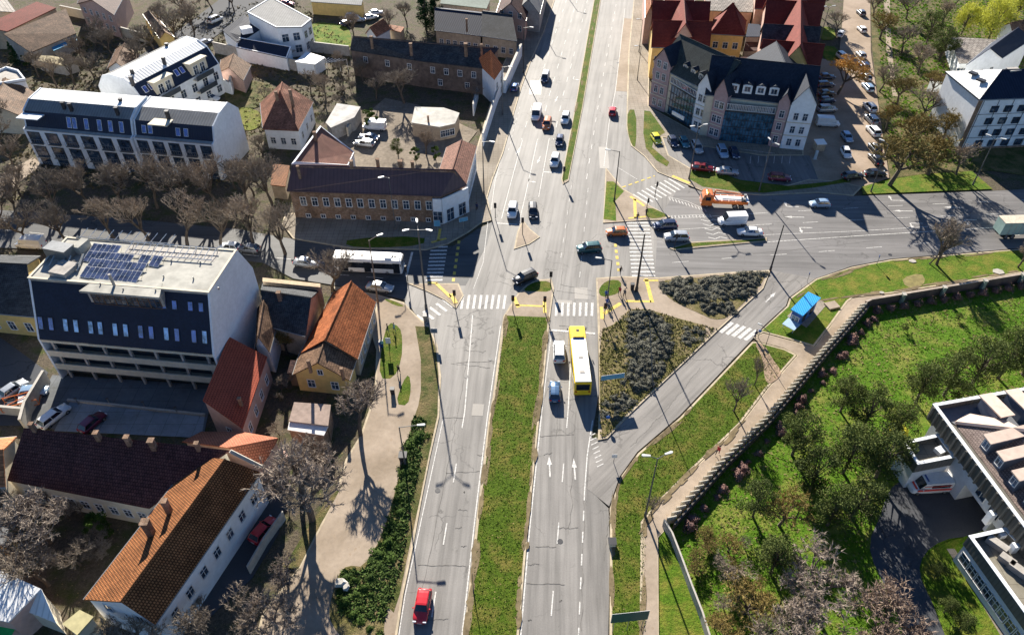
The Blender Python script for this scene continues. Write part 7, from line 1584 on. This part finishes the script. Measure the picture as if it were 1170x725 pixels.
sign(716, 720, 4.3, 4.0, 1.9, -84, SGG, 'dark green sign board at the bottom of the eastern verge', 'direction_sign', 3)
sign(749, 545, 2.8, .9, .5, 180, SGB, 'small blue sign beside the lamp post on the eastern verge') if False else None
sign(764.5, 62, 6.5, 2.8, 2.0, -100, SGB, 'blue round sign above the roof edge of the red roofed row', 'round_sign', 1, shape='round')
sign(866, 386, 1.8, .5, .5, -110, SGB, 'small blue sign at the end of the branch path beside the slip zebra', shape='round'); sign(1001, 303, 2.2, .6, .6, 150, SGB, 'small blue sign on the kerb of the grass verge', shape='round'); sign(922, 322, 2.0, .5, .5, 150, SGB, 'small blue sign at the inner kerb bend above the kiosk', shape='round')
sign(694, 483, 1.6, .6, .6, -90, SGB, 'small blue sign at the lower tip of the triangular bed', shape='round'); sign(497, 388, 2.4, .9, .9, -90, plain('sign_grey_blue', (.10, .16, .22), .4), 'grey blue square sign beside the zebra on the left kerb')
sign(701, 528, 1.7, .6, .6, -90, FRW, 'small white sign on the tan gore beside the merging lane'); sign(445, 400, 2.6, .7, 1.1, -90, FRW, 'white notice sign on the grass beside the orange roofed house')
sign(500, 264, 2.4, 1.1, 1.3, -90, SLB, 'pale information board on the shaded corner pavement'); sign(530, 262, 2.6, 1.6, .8, -70, SLB, 'bluish sign board outside the corner shop')
sign(903, 190, 2, .4, 1.4, -90, FRW, 'slim white stand on the shaded forecourt grass', 'stand', cat='stand') if False else None
for x, y, lb in ((931, 182, 'white panel stand on the dark forecourt verge'),):
    q = G(x, y); t = empty('display_stand', (q.x, q.y, 0), 0, lb, 'stand'); MB().box((0, 0, .1), (.5, .4, 1.9)).build('panel', plain('pale_panel', (.55, .60, .62), .5), t); MB().box((0, 0, 0), (.9, .7, .1)).build('foot', CONC, t)
q = G(936, 167, .8); t = empty('recycling_hut', (q.x, q.y, .03), .1, 'white topped box hut on the dark car park beside the white tower', 'hut'); MB().box((0, 0, 0), (1.9, 1.7, 1.7)).build('body', TANW, t); MB().slab([(-1.1, -1, 1.75), (1.1, -1, 1.75), (1.1, 1, 1.95), (-1.1, 1, 1.95)], .1).build('roof', BUSR, t)
# bins and little cabinets
def bin_(px, py, label, mat, w=.6, h=1.1):
    q = G(px, py); o = empty('litter_bin', (q.x, q.y, .1), 0, label, 'bin'); MB().loft([[(-w*.42, -w*.42, 0), (w*.42, -w*.42, 0), (w*.42, w*.42, 0), (-w*.42, w*.42, 0)], [(-w/2, -w/2, h), (w/2, -w/2, h), (w/2, w/2, h), (-w/2, w/2, h)]]).build('bin_body', mat, o); MB().box((0, 0, h), (w*1.1, w*1.1, .08)).build('lid', DARKM, o)
bin_(487, 367, 'grey cabinet at the foot of the tallest lamp mast', GALV, .8, 1.3); bin_(699, 622, 'small tan box on the kerb of the eastern verge', CRM, .9, .7); bin_(722, 331, 'dark cabinet beside the leaning utility mast', DARKM, .6, 1.2)
bin_(436, 396, 'blue litter bin on the grass beside the lamp mast', SGB); bin_(461, 525, 'dark cabinet beside the lamp post in the kerbside bed', DARKM, 1.0, 1.0); bin_(449, 450, 'small dark bin at the end of the grass verge', DARKM)
rk = MB().blob((0, 0, .4), (.8, .55, .4), nu=6, nv=4, jit=.3).build('boulder', CONC); q = G(389, 668); rk.location = (q.x, q.y, .15); tag(rk, 'pale boulder at the lower left corner of the kerbside bed', 'rock')
rk = MB().blob((0, 0, .3), (.5, .6, .3), nu=6, nv=4, jit=.3).build('boulder', CONC); q = G(396, 672); rk.location = (q.x, q.y, .15); tag(rk, 'smaller pale rock right of the boulder in the kerbside bed', 'rock')
# ================================================================ PEOPLE
SKIN = plain('skin', (.50, .30, .20), .6, .05); HAIR = plain('hair', (.05, .03, .02), .8, .1)
def make_person(seed, top, leg, stride=.28, armsw=.25):
    """one continuous skinned figure; +Y is forward"""
    V = [(0, 0, .95)]; E = []; Rr = [.15]
    def add(par, p, r): V.append(p); Rr.append(r); E.append((par, len(V)-1)); return len(V)-1
    ch = add(0, (0, 0, 1.18), .15); sh = add(ch, (0, .01, 1.40), .155); nk = add(sh, (0, .02, 1.52), .06); h1 = add(nk, (0, .03, 1.60), .085); h2 = add(h1, (0, .035, 1.70), .10); add(h2, (0, .03, 1.78), .07); add(h2, (0, .135, 1.675), .022)
    for s in (-1, 1):
        f_ = s*stride; hp = add(0, (s*.10, 0, .90), .115); kn = add(hp, (s*.105, f_*.55+.03, .50), .075); an = add(kn, (s*.11, f_, .10), .048); add(an, (s*.115, f_+.15, .05), .042)
        so = add(sh, (s*.19, 0, 1.39), .075); el = add(so, (s*.25, -s*armsw*.3, 1.12), .048); wr = add(el, (s*.26, -s*armsw+.08, .90), .034); ha = add(wr, (s*.26, -s*armsw+.10, .83), .034)
        for k in range(4): fx = -.027+.018*k; add(ha, (s*.26+fx*.2, -s*armsw+.10+fx, .745+.008*abs(k-1.5)), .010)
        add(wr, (s*.23, -s*armsw+.14, .82), .012)
    me = bpy.data.meshes.new('person'); me.from_pydata(V, E, []); o = bpy.data.objects.new('person', me); col.objects.link(o)
    md = o.modifiers.new('s', 'SKIN'); md.use_smooth_shade = True; sv = me.skin_vertices[0].data
    for i, r in enumerate(Rr): sv[i].radius = (r, r*(.72 if i in (0, 1, 2) else 1))
    sv[0].use_root = True; o.modifiers.new('d', 'SUBSURF').levels = 1; bpy.context.view_layer.update()
    ev = o.evaluated_get(bpy.context.evaluated_depsgraph_get()); m2 = bpy.data.meshes.new_from_object(ev); o.modifiers.clear(); o.data = m2; bpy.data.meshes.remove(me)
    for q in (SKIN, top, leg, BLACK): m2.materials.append(q)
    for p in m2.polygons:
        c = p.center; p.material_index = 0 if c.z > 1.5 or (abs(c.x) > .2 and c.z < .87 and c.z > .7) else (1 if c.z > .88 or (abs(c.x) > .19 and c.z > .7) else (2 if c.z > .1 else 3)); p.use_smooth = True
    MB().blob((0, .005, 1.735), (.108, .118, .095), nu=10, nv=7, jit=.04).build('hair', HAIR, o, uv=False)
    mf = MB(); 
    for s in (-1, 1): mf.box((s*.035, .122, 1.70), (.022, .015, .012))
    mf.box((0, .118, 1.625), (.05, .015, .01)); mf.build('face', BLACK, o, uv=False); return o
CL = lambda n_, c: plain('cloth_'+n_, c, .9, .12, 8)
people = [(443.5, 380, 'black', 'grey', 200, 'person in dark clothes standing on the grass beside the pavement, left of two'), (451, 379, 'teal', 'grey', 190, 'person in a pale teal jacket standing on the grass, right of two'), (456, 427, 'black', 'black', 250, 'person in black walking on the wide pavement below the grass patch'),
 (692, 341, 'blue', 'navy', 90, 'person in a blue jacket beside the small grass patch'), (693, 350, 'blue', 'blue', 100, 'person in blue waiting at the yellow tactile strip'), (707.5, 337, 'red', 'grey', 60, 'person in a dark red jacket walking toward the eastern zebra'), (713, 340, 'grey', 'black', 60, 'person in grey beside the one in the dark red jacket'),
 (728, 252, 'black', 'blue', -90, 'person in black at the top end of the eastern zebra'), (738, 247, 'black', 'black', -80, 'person in black waiting beside the small grass triangle'), (708.5, 314, 'black', 'grey', -60, 'lone person in black at the kerb below the yellow dashes'),
 (862, 387, 'navy', 'navy', 120, 'person in navy at the end of the branch path'), (819.5, 519, 'red', 'black', 225, 'person in a red jacket walking down the long eastern path'), (545, 241, 'navy', 'black', 90, 'person in dark blue in the shade outside the corner shop'), (532, 247, 'black', 'grey', 200, 'person in black close to the corner shop wall'), (437, 398, 'teal', 'black', 90, 'person in a teal top beside the bin')]
PP = {}; cols = dict(black=(.02, .02, .022), grey=(.12, .12, .13), teal=(.15, .35, .38), blue=(.03, .09, .35), navy=(.02, .03, .09), red=(.38, .03, .04))
for i, (x, y, t_, l_, hd, lb) in enumerate(people):
    k = (t_, l_)
    if k not in PP: PP[k] = o = make_person(i, CL(t_, cols[t_]), CL(l_, cols[l_]), .16+.04*(i % 4))
    else: o = copytree(PP[k])
    q = G(x, y); o.location = (q.x, q.y, .155 if i not in (7,) else .03); o.rotation_euler.z = R(hd)-math.pi/2; tag(o, lb, 'person')
# ================================================================ LIGHT, SKY, CAMERA
sc_ = bpy.context.scene
w = bpy.data.worlds.new('World'); sc_.world = w; w.use_nodes = True; n = w.node_tree
sky = n.nodes.new('ShaderNodeTexSky'); sky.sky_type = 'NISHITA'; sky.sun_disc = False
SUN_AZ = math.atan2(-.187, .982); EL = R(25)     # direction towards the sun, measured from +Y towards +X
sky.sun_elevation = EL; sky.sun_rotation = SUN_AZ; sky.air_density = .85; sky.dust_density = .1; sky.ozone_density = 6
bg = n.nodes['Background']; bg.inputs["Strength"].default_value = .05; link(n, sky.outputs[0], bg.inputs['Color'])
L = bpy.data.lights.new('sun', 'SUN'); L.energy = 5.0; L.angle = R(.5); L.color = (1, .93, .82); so = bpy.data.objects.new('sun', L); col.objects.link(so)
d = Vector((-math.sin(SUN_AZ)*-1*math.cos(EL)*1.0, math.cos(SUN_AZ)*math.cos(EL), math.sin(EL)))
so.rotation_euler = d.to_track_quat('Z', 'Y').to_euler(); so.location = (0, 100, 120)
cam = bpy.data.cameras.new('camera'); cam.sensor_width = 36; cam.lens = FPX/1170*36; cam.clip_end = 6000; co = bpy.data.objects.new('camera', cam); col.objects.link(co)
co.location = (0, 0, CAMH); co.rotation_euler = (math.pi/2-PIT, 0, 0); sc_.camera = co
sc_.view_settings.view_transform = 'Standard'; sc_.view_settings.look = 'None'; sc_.view_settings.exposure = 1.5; sc_.view_settings.gamma = 1
